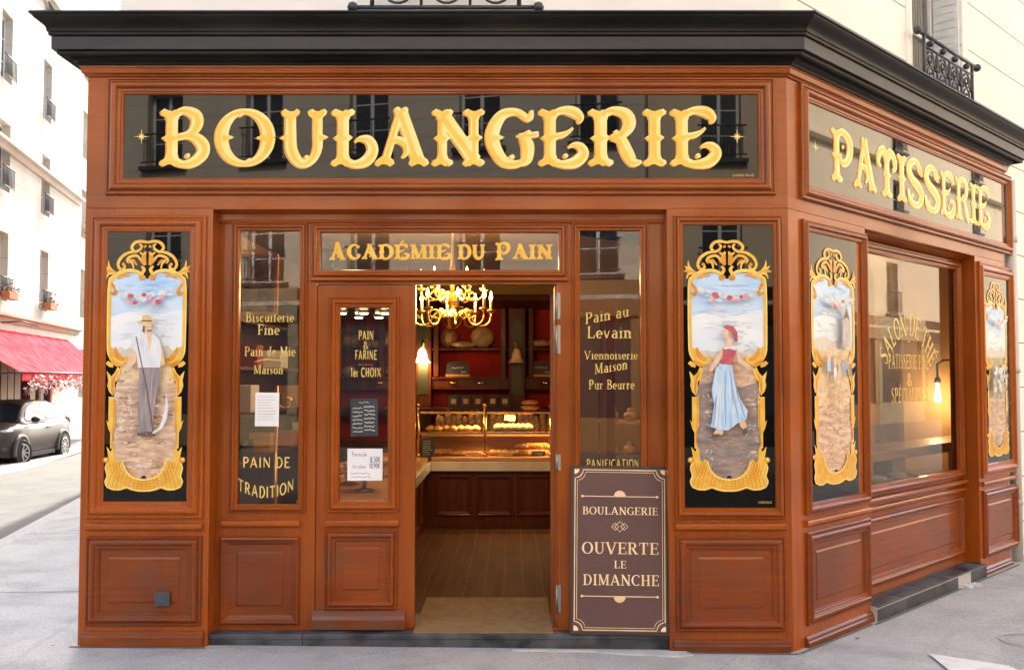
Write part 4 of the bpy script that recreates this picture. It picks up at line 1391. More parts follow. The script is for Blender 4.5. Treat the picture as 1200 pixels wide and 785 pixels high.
# door leaf standing shut on the left of the opening
DW = MID - .012
dl0, dl1 = do0 + .003, mU(486.5)
dg0, dg1, dgb, dgt = FU(398.5, DW), FU(456.5, DW), FV(586, DW), FV(358.5, DW)
b = MB(FM)
b.wall(dl0, dl1, vthr + .004, dot - .004, [(dg0 - .01, dgb - .01, dg1 + .01, dgt + .01)], DW - .05, DW)
door = b.build('door', wood_v, shop)
b = MB(FM)
b.poly([(dg0 - .008, dgb - .008, DW - .022), (dg1 + .008, dgb - .008, DW - .022), (dg1 + .008, dgt + .008, DW - .022), (dg0 - .008, dgt + .008, DW - .022)])
b.build('door_pane', clear_glass, door)
b = MB(FM)
fo0, fo1 = FU(385, DW), FU(468, DW)
b.frame(fo0, FV(600, DW), fo1, FV(347.5, DW), prof(dg0 - fo0, .032, -.012), DW)
b.build('door_frame', wood_v, door)
b = MB(FM)
rail(b, fo0 - .01, fo1 + .003, FV(617, DW), FV(608.5, DW), DW, .026)
b.build('door_rail', wood_h, door)
b = MB(FM)
a0, a1, c0, c1 = FU(382, DW), FU(466.5, DW), FV(713, DW), FV(620.5, DW)
fr = .07
b.frame(a0, c0, a1, c1, prof(fr, .034, .001), DW)
b.poly([(a0 + fr - .002, c0 + fr - .002, DW + .0006), (a1 - fr + .002, c0 + fr - .002, DW + .0006), (a1 - fr + .002, c1 - fr + .002, DW + .0006), (a0 + fr - .002, c1 - fr + .002, DW + .0006)])
raised_field(b, a0 + fr + .03, c0 + fr + .035, a1 - fr - .03, c1 - fr - .03, DW, .018, .006)
b.build('lower_panel', wood_worn, door)
b = MB(FM)
b.extrude_u([(DW - .004, vthr + .006), (DW + .05, vthr + .006), (DW + .05, vthr + .06), (DW + .042, vthr + .068), (DW + .036, vthr + .085), (DW + .012, vthr + .115), (DW - .004, vthr + .115)], FU(369, DW), FU(476.5, DW))
b.build('weather_bar', wood_foot, door)
# right jamb with the pale hinges of the leaf that stands open inside
b = MB(FM)
b.rbox((do1 - .012, vthr + .004, MID - .24), (do1 + .006, dot - .004, MID - .062), .004)
jamb = b.build('door_jamb', wood_v, shop)
for y0, y1 in ((343, 374), (381, 415), (532, 551), (685, 717)):
    b = MB(FM)
    b.rbox((mU(652.5), mV(y1), MID + .001), (mU(657), mV(y0), MID + .008), .002)
    b.tube([tuple((mU(652.2), mV(y1), MID + .006)), tuple((mU(652.2), mV(y0), MID + .006))], .008, 8)
    b.build('hinge', steel, jamb)
# open leaf swung inward along the right of the opening
b = MB(FM)
b.wall(0, .86, vthr + .01, dot - .01, [(.14, .95, .72, dot - .14)], -.05, 0)
b.M = Matrix.Identity(4)
lo = b.build('door', wood_v, shop)
hx = do1 - .02
rot = Matrix.Translation(Vector((hx + .03, .40, 0))) @ Matrix.Rotation(R(58), 4, 'Z')
for vtx in lo.data.vertices: vtx.co = rot @ vtx.co
b = MB(FM)
b.poly([(.13, .94, -.025), (.73, .94, -.025), (.73, dot - .13, -.025), (.13, dot - .13, -.025)])
lp = b.build('door_pane', clear_glass, lo)
for vtx in lp.data.vertices: vtx.co = rot @ vtx.co

# threshold slabs of dark stone
for a, c, yt in ((bu0 + .003, mU(361) - .002, 738), (mU(361) + .002, bu1 - .003, 737)):
    b = MB(FM)
    zt_ = vthr - .004
    b.extrude_u([(-.55, -.05), (-.028, -.05), (-.028, zt_ - .030), (-.02, zt_ - .026), (-.02, zt_ - .006), (-.026, zt_), (-.55, zt_)], a, c)
    b.build('threshold', tile_black, shop)

# wing window, set back between its two pilasters
MW = -.13
wl0, wl1 = wf1 + .018, ef0 - .058
wgt, wgb = WV(1118.4, 317, MW), WV(1123.8, 549.6, MW)
wgl, wgr = WU(1002, 430, MW), WU(1121, 430, MW)
vtile = WV(1030, 701, MW)
b = MB(WM)
b.wall(wl0 - .02, wl1 + .02, -.05, V['joint'] + .06, [(wgl - .01, wgb - .01, wgr + .01, wgt + .01)], -.19, MW)
wbay = b.build('window_bay', wood_h, shop)
b = MB(WM)
b.extrude_u([(-.001, V['joint'] - .004), (-.001, V['joint'] + .02), (MW - .01, V['joint'] + .02), (MW - .01, V['joint'] - .05), (-.05, V['joint'] - .012)], wl0, wl1)
b.build('bay_soffit', wood_h, wbay)
b = MB(WM)
b.poly([(wgl - .008, wgb - .008, MW - .02), (wgr + .008, wgb - .008, MW - .02), (wgr + .008, wgt + .008, MW - .02), (wgl - .008, wgt + .008, MW - .02)])
sw3 = b.build('shop_window', clear_glass, shop)
b = MB(WM)
fw = .075
b.frame(wgl - fw, wgb - fw, wgr + fw, wgt + fw, prof(fw, .04, -.012), MW)
b.build('window_frame', wood_h, sw3)
b = MB(WM)
rail(b, wl0 + .004, wl1 - .004, wgb - .125, wgb - .085, MW, .05)
rail(b, wl0 + .004, wl1 - .004, wgb - .19, wgb - .15, MW, .03)
b.build('window_sill', wood_h, sw3)
b = MB(WM)
p0, p1 = wl0 + .03, wl1 - .05
q1, q0 = wgb - .21, vtile + .095
b.frame(p0, q0, p1, q1, prof(.08, .034, .001), MW)
raised_field(b, p0 + .12, q0 + .12, p1 - .12, q1 - .12, MW, .02, .007)
b.poly([(p0 + .078, q0 + .078, MW + .0006), (p1 - .078, q0 + .078, MW + .0006), (p1 - .078, q1 - .078, MW + .0006), (p0 + .078, q1 - .078, MW + .0006)])
b.build('lower_panel', wood_worn, wbay)

# ------------------------------------------------------------------ gilded lettering on the clear panes
def lettering(parent, M, items, name='window_lettering', m=None):
    b = MB(M)
    for it in items:
        t_, sty, u0, u1, v0, h, w = it[:7]
        fm = it[7] if len(it) > 7 else None
        draw_text(b, t_, u0, u1, v0, h, sty, w, 0, it[8] if len(it) > 8 else 1.0, fmap=fm)
    return b.build(name, [m or gold_text, gilt_deep], parent)


GWF = MID - .0185
def row(t_, sty, x0, x1, yb, hpx, fm=None, fat=1.0): return (t_, sty, mU(x0), mU(x1), mV(yb), hpx * KPX * 1.02, GWF, fm, fat)
def arch(uc, bow, half): return lambda u, v: (u, v + bow * (1 - ((u - uc) / half) ** 2))
def tilt(uc, k): return lambda u, v: (u, v + (u - uc) * k)
lettering(sw1, FM, [
    row('Biscuiterie', 'west', 286, 343, 377, 11, None, 1.15), row('Fine', 'west', 300, 326, 392, 12, None, 1.15),
    row('Pain de Mie', 'west', 285, 345, 417, 11, None, 1.15), row('Maison', 'west', 296, 331, 438, 10, None, 1.15),
    row('PAIN DE', 'sans', 284, 340, 548, 12, None, 1.1), row('TRADITION', 'sans', 279, 345, 574, 13, arch(mU(312), -.05, .17), 1.1)])
b = MB(FM)
for q in ribbon(catmull([(mU(297), mV(424), .003), (mU(312), mV(421), .007), (mU(333), mV(423), .003)], 6)): b.poly([(*p, GWF) for p in q])
b.build('flourish', gold_text, sw1)
lettering(sw2, FM, [
    row('Pain au', 'west', 686, 738, 379, 13, tilt(mU(690), .18), 1.15), row('Levain', 'west', 688, 741, 396, 14, None, 1.15),
    row('Viennoiserie', 'west', 685, 748, 421, 10, None, 1.15), row('Maison', 'west', 697, 736, 438, 12, tilt(mU(700), .16), 1.15),
    row('Pur Beurre', 'west', 690, 744, 456, 11, None, 1.15), row('PANIFICATION', 'sans', 687, 749, 548, 9.5, None, 1.1)])
DG = DW - .0205
lettering(door, FM, [('PAIN', 'sans', FU(419, DW), FU(437, DW), FV(398, DW), .056, DG, None, 1.1), ('&', 'sans', FU(424.5, DW), FU(431, DW), FV(409, DW), .05, DG, None, 1.1),
                     ('FARINE', 'sans', FU(415, DW), FU(441, DW), FV(421, DW), .056, DG, None, 1.1), ('-', 'sans', FU(415, DW), FU(440, DW), FV(429.5, DW), .03, DG, None, .4),
                     ('1er CHOIX', 'sans', FU(410, DW), FU(446, DW), FV(441.5, DW), .056, DG, None, 1.1)], 'door_lettering')
wuc = WU(1068, 400, MW)
WG = MW - .0185
hw = .50 * (wgr - wgl) / 2
def bowed(u, v):
    a = (u - wuc) / hw * 1.02
    rr = hw * .98 + (v - 2.02)
    return wuc + math.sin(a) * rr, 2.02 - hw * .98 + math.cos(a) * rr - .03
lettering(sw3, WM, [
    (u'SALON DE TH\u00c9', 'west', wuc - hw * 1.05, wuc + hw * 1.05, 2.02, .17, WG, bowed, 1.2),
    (u'\u00b7', 'serif', wuc - .03, wuc + .03, WV(1066, 402, MW) - .03, .1, WG),
    (u'\u00b7 P\u00c2TISSERIE FINE \u00b7', 'west', wuc - hw * .95, wuc + hw * .95, WV(1066, 432, MW), .11, WG),
    ('&', 'serif', wuc - .05, wuc + .05, WV(1066, 452, MW), .10, WG),
    (u'SP\u00c9CIALIT\u00c9S', 'west', wuc - hw * .72, wuc + hw * .72, WV(1066, 471, MW), .11, WG)])

# ------------------------------------------------------------------ tiled step under the wing window
ts = thing('tiled_step', 'low step of glossy black tiles with pale grout under the side-street window', 'step', tuple(C0 + Vector((CW, SW)) * wl0) + (0,))
b = MB(WM)
tu0, tu1 = wl0 - .0, wl1 - .0
tz = vtile + .042
tw = .05
n = 5
for k in range(n):
    a = tu0 + (tu1 - tu0) * k / n
    c = tu0 + (tu1 - tu0) * (k + 1) / n
    b.rbox((a + .005, tz - .012, MW + .002), (c - .006, tz, tw), .002)
b.build('top_tile', tile_black, ts)
b = MB(WM)
for k in range(3):
    a = tu0 + (tu1 - tu0) * k / 4.3
    c = tu0 + (tu1 - tu0) * (k + 1) / 4.3
    b.rbox((a + .005, -.08, tw - .012), (c - .005, tz - .02, tw), .002)
b.rbox((tu0 + .001, -.08, MW + .002), (tu0 + .004, tz - .014, tw - .013), .001)
b.build('front_tile', tile_black, ts)
b = MB(WM)
b.rbox((tu1 - (tu1 - tu0) * .17, -.08, tw - .014), (tu1 - .004, tz - .016, tw - .001), .002)
b.build('front_tile', tile_black, ts)
b = MB(WM)
b.box((tu0, -.08, MW + .001), (tu1, tz - .003, tw - .004))
b.build('bed', grout, ts)
b = MB(WM)
pts = []
for k in range(9):
    a = tu0 + (tu1 - tu0) * (.70 + .14 * k / 8)
    b.blob((a, -.02 + random.uniform(-.01, .02), tw + .015 + random.uniform(-.015, .03)), (random.uniform(.03, .07), random.uniform(.012, .022), random.uniform(.03, .06)), 8, 6, .25)
tag(b.build('mortar_patch', mortar), 'crumbled pale mortar patch where front tiles broke off the black step', 'mortar')
b = MB(FM)
pts = [(FU(660) + .0, .03), (FU(800), .03), (FU(806), .10), (FU(790), .14), (FU(730), .10), (FU(690), .05), (FU(610), .05), (FU(600), .03)]
lo_ = [b.v((p[0], -.02, p[1])) for p in pts]
hi_ = [b.v((p[0], gz(p[0], 0) + .008, p[1] - .004)) for p in pts]
b.face(hi_)
for k in range(len(pts)): b.face([lo_[k], lo_[(k + 1) % len(pts)], hi_[(k + 1) % len(pts)], hi_[k]])
structure(b.build('pavement_mortar', mortar))

# ------------------------------------------------------------------ advertising board leaning at the entrance
bd = thing('leaning_board', 'brown board with gold OUVERTE LE DIMANCHE lettering leaning beside the doorway', 'sign board', (FU(724), -.02, vthr))
bw0, bw1 = -.298, .298
bh = 1.005
ang = math.atan2(.092, bh)
BM = Matrix.Translation(Vector((FU(725, .0), .012, vthr + .001))) @ Matrix.Rotation(-ang, 4, 'X') @ Matrix.Rotation(R(.9), 4, 'Y') @ FM
board_brown = mat('board_brown', (0.088, 0.040, 0.036), 0.5, col2=(0.105, 0.049, 0.044), nscale=(5, 5, 5))
board_faint = mat('board_faint', (0.125, 0.066, 0.058), 0.5)
board_edge = mat('board_edge', (0.045, 0.024, 0.022), 0.5)
board_gold = mat('board_gold', (0.80, 0.56, 0.28), 0.45, col2=(0.88, 0.70, 0.46), nscale=(9, 9, 9))
b = MB(BM)
b.rbox((bw0, 0, -.018), (bw1, bh, 0), .003)
panel = b.build('board', board_brown, bd)
b = MB(BM)
b.frame(bw0 - .004, -.004, bw1 + .004, bh + .004, [(0, -.02), (0, .004), (.012, .004), (.014, .0)], 0)
b.build('edge_trim', board_edge, bd)
b = MB(BM)
def gline(pts, wd, w=.0012):
    for q in ribbon([(x, y, wd) for x, y in pts]): b.poly([(*p, w) for p in q])
for ins, wd in ((.022, .0055), (.036, .003)):
    x0, x1, y0, y1 = bw0 + ins, bw1 - ins, ins, bh - ins
    r = .05
    loop = []
    for (cx, cy, a0) in ((x1, y1, 270), (x0, y1, 0), (x0, y0, 90), (x1, y0, 180)):
        for k in range(7):
            a = a0 - 90 * k / 6
            loop.append((cx + math.cos(R(a)) * r, cy + math.sin(R(a)) * r))
    loop2 = loop + [loop[0]]
    gline(loop2, wd, .0012 + ins * .01)
for (sx_, cy, s) in ((bw0 + .03, bh - .03, -1), (bw1 - .03, bh - .03, -1), (bw0 + .03, .03, 1), (bw1 - .03, .03, 1)):
    d = 1 if sx_ < 0 else -1
    b.poly([(*p, .002) for p in ([(sx_ - .012 * d, cy - .012 * s)] + [(sx_ - .012 * d + d * .03 * math.cos(R(a)), cy - .012 * s + s * .03 * math.sin(R(a))) for a in range(0, 91, 15)])][::(1 if d * s > 0 else -1)])
for yy, s in ((.822, 1), (.222, -1)):
    gline([(-.225, yy), (.225, yy)], .005, .0022)
    for x in (-.23, .23): b.poly([(*p, .0026) for p in ellipse(x, yy, .008, .008, 10)])
    for k in range(7):
        a = R(18 + 24 * k)
        x, y = math.cos(a) * .034, math.sin(a) * .034 * s
        dx, dy = -math.sin(a) * .0065, math.cos(a) * .0065 * s
        f = [(0, yy), (x + dx, yy + y + dy), (x * 1.12, yy + y * 1.12), (x - dx, yy + y - dy)]
        b.poly([(*p, .0028 + k * .0001) for p in f][::(-1 if s > 0 else 1)])
for dx, r in ((-.028, .022), (.028, .022), (0, .032)):
    lp_ = [(dx - r * 1.0, .640), (dx, .640 + r), (dx + r * 1.0, .640), (dx, .640 - r), (dx - r * 1.0, .640)]
    gline(lp_, .0035, .0022 + r * .01)
b.build('gold_linework', board_gold, panel)
for t_, x0, x1, y0, h, f in (('BOULANGERIE', -.23, .235, .712, .046, 1), ('OUVERTE', -.232, .238, .475, .070, 1), ('LE', -.035, .04, .390, .045, 1), ('DIMANCHE', -.225, .24, .288, .064, 1)):
    b = MB(BM)
    draw_text(b, t_, x0, x1, y0, h, 'serif', .0015, 0, f)
    b.build('board_lettering', board_gold, panel)
for k, (cx, cy, rx, ry, a) in enumerate(((-.09, .88, .06, .022, 20), (.12, .89, .06, .035, 0), (-.12, .76, .05, .03, 0), (.19, .77, .03, .02, 0), (.16, .63, .03, .045, 10), (-.14, .61, .05, .04, 0), (-.12, .43, .05, .02, 20), (.18, .41, .05, .04, 0), (-.03, .25, .05, .02, -20), (.17, .24, .06, .02, 0), (-.10, .13, .06, .03, 0), (.13, .13, .05, .03, 0), (.02, .08, .05, .02, 10), (-.19, .20, .03, .03, 0))):
    b = MB(BM)
    ca, sa = math.cos(R(a)), math.sin(R(a))
    def rt(x, y): return cx + x * ca - y * sa, cy + x * sa + y * ca
    gline([rt(*p) for p in ellipse(0, 0, rx, ry, 18)] + [rt(rx, 0)], .0028, .0008)
    for t in (-.4, 0, .4): gline([rt(rx * t - .006, -ry * .5), rt(rx * t + .006, ry * .5)], .0028, .0008)
    b.build('faint_drawing', board_faint, panel)

# ------------------------------------------------------------------ notices behind the panes
def notice(name, label, cat, M, pts, m, w, writing, th=.003, rot=0):
    t = thing(name, label, cat, tuple(M @ Vector(((pts[0] + pts[2]) / 2, pts[1], w))))
    cx, cy = (pts[0] + pts[2]) / 2, (pts[1] + pts[3]) / 2
    Mr = M @ Matrix.Translation(Vector((cx, cy, w))) @ Matrix.Rotation(R(rot), 4, 'Z')
    hw_, hh_ = (pts[2] - pts[0]) / 2, (pts[3] - pts[1]) / 2
    b = MB(Mr)
    b.rbox((-hw_, -hh_, -th), (hw_, hh_, 0), .001)
    sh = b.build('sheet', m, t)
    b = MB(Mr)
    writing(b, hw_, hh_)
    b.build('writing', [ink if m is white_paper else chalk], sh)
    return t


def scribble(b, x0, x1, y, h, w=.0008, wd=.0022):
    x = x0
    pts = []
    while x < x1:
        pts.append((x, y + random.uniform(-h, h), wd))
        x += h * random.uniform(.5, 1.1)
    if len(pts) > 1:
        for q in ribbon(pts): b.poly([(*p, w) for p in q])


def wr_list(b, hw_, hh_):
    for k in range(9): scribble(b, -hw_ * .8, hw_ * random.uniform(.2, .8), hh_ * (.75 - k * .17), .0022, wd=.0012)
def wr_card(b, hw_, hh_):
    draw_text(b, 'Formule', -hw_ * .75, hw_ * .1, hh_ * .52, .026, 'hand', .0008)
    draw_text(b, u'8,50\u20ac', hw_ * .3, hw_ * .88, hh_ * .15, .034, 'sans', .0008)
    draw_text(b, 'Sur place :', -hw_ * .72, hw_ * .15, -hh_ * .22, .022, 'hand', .0008)
    draw_text(b, u'10,90\u20ac', hw_ * .25, hw_ * .85, -hh_ * .22, .030, 'sans', .0008)
    scribble(b, -hw_ * .8, hw_ * .3, -hh_ * .55, .006)
    scribble(b, -hw_ * .8, hw_ * .35, -hh_ * .78, .006)
def wr_slate(b, hw_, hh_):
    scribble(b, -hw_ * .4, hw_ * .4, hh_ * .8, .006)
    for k in range(7):
        y = hh_ * (.5 - k * .21)
        scribble(b, -hw_ * .85, -hw_ * .1, y, .005, wd=.003)
        scribble(b, 0, hw_ * .8, y + .008, .006, wd=.0035)


notice('paper_notice', 'white printed sheet taped to the narrow window pane left of the door', 'notice', FM, (mU(298.5), mV(499.5), mU(326.5), mV(460)), white_paper, MID - .0160, wr_list, .001, -.5)
notice('menu_slate', 'small dark slate with white handwritten price list hanging on the door glass', 'slate', FM, (FU(411.5, DW - .03), FV(511, DW - .014), FU(443, DW - .014), FV(467, DW - .014)), slate, DW - .0145, wr_slate, .005, 1)
notice('price_card', 'white rounded card with handwritten formule prices taped to the door glass below the slate', 'card', FM, (FU(408, DW - .026), FV(563, DW - .016), FU(449, DW - .026), FV(525.5, DW - .016)), white_paper, DW - .0165, wr_card, .002, 0)

# ------------------------------------------------------------------ upper building over the shop
shutter_mat = mat('shutter_paint', (0.62, 0.65, 0.68), 0.5, col2=(0.70, 0.72, 0.74), nscale=(5, 5, 60))
win_white = mat('window_paint', (0.70, 0.70, 0.68), 0.4)
dark_pane = mat('window_glass', (0.035, 0.042, 0.055), 0.05, spec=0.3)
curtain = mat('curtain', (0.55, 0.57, 0.58), 0.8, col2=(0.70, 0.71, 0.71), nscale=(18, 18, 1))


def window_mesh(b, u0, u1, v0, v1, w):
    """two casements: frame, mullion, glazing bars, panes"""
    f = .075
    b.mi = 0
    b.box((u0, v0, w - .05), (u0 + f, v1, w)); b.box((u1 - f, v0, w - .05), (u1, v1, w))
    b.box((u0 + f, v0, w - .05), (u1 - f, v0 + f, w)); b.box((u0 + f, v1 - f, w - .05), (u1 - f, v1, w))
    um = (u0 + u1) / 2
    b.box((um - .045, v0 + f, w - .05), (um + .045, v1 - f, w + .006))
    for k in (1, 2):
        y = v0 + (v1 - v0) * k / 3
        b.box((u0 + f, y - .015, w - .04), (um - .045, y + .015, w - .004)); b.box((um + .045, y - .015, w - .04), (u1 - f, y + .015, w - .004))
    b.mi = 1
    for a, c in ((u0 + f, um - .045), (um + .045, u1 - f)):
        b.poly([(a, v0 + f, w - .025), (c, v0 + f, w - .025), (c, v1 - f, w - .025), (a, v1 - f, w - .025)])
    b.mi = 0


def scroll(cx, cy, r0, r1, a0, turns, n=22):
    return [(cx + (r0 + (r1 - r0) * k / n) * math.cos(R(a0 + 360 * turns * k / n)), cy + (r0 + (r1 - r0) * k / n) * math.sin(R(a0 + 360 * turns * k / n))) for k in range(n + 1)]


def guard_rail(M, u0, u1, v0, v1, w, parent, ext=.12):
    """window guard of wrought-iron scrolls with a rail on knobs"""
    b = MB(M)
    b.tube([(u0 - ext, v1, w), (u1 + ext, v1, w)], .016, 6)
    b.tube([(u0 - ext, v0, w), (u1 + ext, v0, w)], .014, 6)
    b.tube([(u0, v1 - .09, w), (u1, v1 - .09, w)], .010, 6)
    for u in (u0 - ext, u1 + ext):
        for v in (v0, v1): b.blob((u, v, w), .035, 8, 6)
    for u in (u0, u1): b.tube([(u, v0, w), (u, v1, w)], .014, 6)
    n = max(3, int(round((u1 - u0) / .27)))
    dx = (u1 - u0) / n
    hh_ = v1 - .09 - v0
    for k in range(n):
        c = u0 + dx * (k + .5)
        r1_ = min(dx * .42, hh_ * .30)
        b.tube([(x, y, w) for x, y in scroll(c, v0 + r1_ + .015, r1_ * .18, r1_, 40, 1.9, 34)], .0085, 5)
        b.tube([(x, y, w) for x, y in scroll(c, v0 + hh_ - r1_ * .75 - .012, r1_ * .14, r1_ * .75, 220, 1.8, 30)], .0085, 5)
        for s in (1, -1):
            b.tube([(c + s * dx * .46, v0 + hh_ * .98, w), (c + s * dx * .30, v0 + hh_ * .62, w), (c + s * dx * .46, v0 + hh_ * .48, w)], [.004, .011, .004], 5)
            b.blob((c + s * dx * .40, v0 + hh_ * .56, w), (.022, .010, .030) if False else .018, 6, 5)
        b.blob((c, v1 - .045, w), .028, 6, 5)
        if k: b.tube([(u0 + dx * k, v0, w), (u0 + dx * k, v1 - .09, w)], .010, 5)
    return b.build('window_guard', iron, parent)


bldg = thing('apartment_building', 'cream plastered upper storeys with iron window guards above the dark shop cornice', 'building', (0, 3, 0))
zu = zt - .02
HT = 14.0
b = MB(FM)
fwins = [(FU(432, -.05), FU(612, -.05))]
gzv = FV(9, .04)
holes = [(fwins[0][0], gzv - .02, fwins[0][1], gzv + 2.1), (-1.9 - .55, gzv + 3.4, -.7 - .55, gzv + 5.4), (.35, gzv + 3.4, 1.3, gzv + 5.4), (-.95, gzv + 6.6, .05, gzv + 8.4)]
holes = [holes[0], (fwins[0][0], gzv + 3.3, fwins[0][1], gzv + 5.3), (fwins[0][0], gzv + 6.5, fwins[0][1], gzv + 8.3)]
b.wall(FU(134, -.05), XC - .02, zu, HT, holes, -.5, -.05)
b.build('front_wall', stone_front, bldg)
b = MB(WM)
wwu0, wwu1 = WU(1068, 60, -.05), WU(1127, 80, -.05)
whole = [(wwu0, zu + .02, wwu1, zu + 2.2), (wwu0, zu + 3.4, wwu1, zu + 5.4), (wwu0, zu + 6.6, wwu1, zu + 8.4)]
far = [(wwu0 + 3.2 * k, v_ + 0, wwu1 + 3.2 * k, v_ + 2.1) for k in (1, 2, 3) for v_ in (zu + .02, zu + 3.4, zu + 6.6)]
b.wall(.02, UE + 12, zu, HT, whole + far, -.5, -.05)
b.build('wing_wall', stone_joint, bldg)
b = MB(WM)
b.wall(UE + .015, UE + 12, -.1, zu - .002, [(UE + 2.2, .2, UE + 4.6, 3.0)], -.5, -.06)
b.build('ground_wall', stone_joint, bldg)
# body behind
b = MB()
XB = FU(134, -.05)
b.wall  # side wall faces the left street
b.poly([(XL - 4.8, 26.0, -.1), (XL + .02, .19, -.1), (XL + .02, .19, zu), (XL - 4.8, 26.0, zu)])
b.poly([(XB - 4.9, 26.0, zu), (XB, .05, zu), (XB, .05, HT), (XB - 4.9, 26.0, HT)])
b.poly([(XB - 4.9, 26.0, HT), (XB, .1, HT), (XC, .1, HT), (12, 11, HT), (12, 26, HT)])
b.poly([(XL - 4.8, 26, -.1), (12, 26, -.1), (12, 26, HT), (XB - 4.9, 26, HT)])
b.build('side_wall', stone_front, bldg)
for i, (M, hs) in enumerate(((FM, holes), (WM, whole + far))):
    for j, h in enumerate(hs):
        b = MB(M)
        window_mesh(b, h[0], h[2], h[1], h[3], -.28)
        wd = b.build('window', [win_white, clear_glass], bldg)
        b = MB(M)
        for u in (h[0] + .10,):
            for k in range(int((h[2] - h[0] - .2) / .028)):
                b.box((u + k * .028, h[1] + .06, -.345 + (k % 2) * .012), (u + k * .028 + .026, h[3] - .06, -.335 + (k % 2) * .012))
        b.build('curtain', curtain, wd)
        guard_rail(M, h[0] + .02, h[2] - .02, h[1] + .06 if not (i == 0 and j == 0) else gzv, h[1] + .47, .04, bldg)
        b = MB(M)
        t = .11
        b.frame(h[0] - t, h[1] - .0, h[2] + t, h[3] + t, [(0, -.049), (0, .012), (.03, .03), (.06, .018), (t - .002, .012), (t - .002, -.055)], -.05)
        b.build('window_surround', stone_front, bldg)
        if i == 1:
            # louvred shutters folded back inside the reveal
            for s in (0, 1):
                b = MB(M)
                u = h[0] + .012 if s == 0 else h[2] - .04
                b.box((u, h[1] + .05, -.27), (u + .028, h[3] - .05, -.06))
                for k in range(30):
                    y = h[1] + .09 + k * (h[3] - h[1] - .18) / 30
                    b.box((u - .006, y, -.25), (u + .034, y + .03, -.08))
                b.build('shutter', shutter_mat, bldg)
# downpipe and cable bracket by the end of the shopfront
dp = thing('downpipe', 'pale grey downpipe fixed to the stone wall past the right end of the shopfront', 'pipe', tuple(WM @ Vector((UE + .22, 0, .0))))
b = MB(WM)
b.tube([(UE + .20, -.06, .0), (UE + .20, zu - .35, .0)], .05, 12)
b.build('pipe', mat('pipe_grey', (0.50, 0.49, 0.46), 0.5), dp)
b = MB(WM)
for z in (.5, 1.7, 2.9): b.lathe([(.058, 0), (.058, .05)], (UE + .20, z, 0), 12, 'y')
b.build('pipe_collar', mat('pipe_collar', (0.40, 0.40, 0.38), 0.5), dp)

# ------------------------------------------------------------------ left street: awning building, next house, flowers, car
def Lp(px, py, w=0.0): return on(LM, px, py, w)


red_cloth = mat('red_awning', (0.48, 0.045, 0.06), 0.7, col2=(0.58, 0.09, 0.10), nscale=(3, 3, 3), spec=0.0)
olive = mat('olive_trim', (0.26, 0.22, 0.13), 0.6)
brown_shop = mat('brown_joinery', (0.26, 0.13, 0.05), 0.5, col2=(0.32, 0.17, 0.07), nscale=(8, 8, 1.5))
red_shop = mat('red_joinery', (0.34, 0.05, 0.02), 0.45)
leaf_mat = mat('leaf', (0.06, 0.11, 0.03), 0.6, col2=(0.10, 0.16, 0.05), nscale=(20, 20, 20))
flower_red = mat('flower_red', (0.55, 0.05, 0.05), 0.6)
flower_white = mat('flower_white', (0.72, 0.68, 0.64), 0.6)
flower_pink = mat('flower_pink', (0.62, 0.16, 0.18), 0.6)
terracotta = mat('terracotta', (0.40, 0.16, 0.07), 0.8)

ab = thing('awning_building', 'sunlit cream house across the left street with the red awning shop', 'building', tuple(LM @ Vector((0, 0, -.1))))
ue = Lp(88, 480)[0]
u_aw0, u_aw1 = -3.9, Lp(78, 395)[0]
v_corn = Lp(42, 375)[1]
v_up = Lp(37, 192)[1]
def lh(px0, px1, py0, py1):
    a = Lp(px0, py0); c = Lp(px1, py1)
    return (a[0], min(a[1], c[1]), c[0], max(a[1], c[1]))
wins = []
w1 = lh(-12, 8, 300, 362)
w2 = lh(45, 57, 320, 378)
wdv0 = v_corn + .25
uw_b, uw_a = Lp(51, 350)[0], Lp(2, 345)[0]
dw_ = uw_b - uw_a
for k, uc in enumerate((uw_a - 2 * dw_, uw_a - dw_, uw_a, uw_b)):
    for fl in range(4):
        wins.append((uc - .5, wdv0 + .1 + fl * 3.05, uc + .5, wdv0 + 2.0 + fl * 3.05))
shopholes = [(Lp(23, 490)[0], DROP + .15, Lp(33, 490)[0], 2.35), (Lp(37, 480)[0], .55, Lp(47, 480)[0], 2.35), (Lp(49, 480)[0], .2, Lp(60, 480)[0], 2.35), (-4.6, .3, -.8, 2.35)]
b = MB(LM)
b.wall(-14, ue, DROP - .05, 21, wins + shopholes, -.5, 0)
b.build('wall', stone_left, ab)
b = MB(LM)
b.box((-14, DROP, -9), (ue - .02, 20.9, -.52))
b.build('house_body', stone_left, ab)
for i, h in enumerate(wins):
    b = MB(LM)
    window_mesh(b, *[h[k] for k in (0, 2, 1, 3)], -.2)
    b.build('window', [win_white, dark_pane], ab)
    b = MB(LM)
    n = 8
    b.tube([(h[0] - .08, h[1] + .62, .12), (h[2] + .08, h[1] + .62, .12)], .02, 5)
    b.tube([(h[0] - .08, h[1] + .08, .12), (h[2] + .08, h[1] + .08, .12)], .015, 5)
    for k in range(n + 1): b.tube([(h[0] + (h[2] - h[0]) * k / n, h[1] + .08, .12), (h[0] + (h[2] - h[0]) * k / n, h[1] + .62, .12)], .012, 4)
    b.build('window_guard', iron, ab)
for v_, o_ in ((v_corn - .03, .22), (v_up, .25), (v_up + 5.6, .25)):
    b = MB(LM)
    b.extrude_u([(-.01, v_ - .22), (o_ * .3, v_ - .22), (o_ * .5, v_ - .1), (o_, v_ - .06), (o_, v_ + .02), (-.01, v_ + .06)], -14, ue)
    b.build('string_course', stone_left if v_ > v_corn else olive, ab)
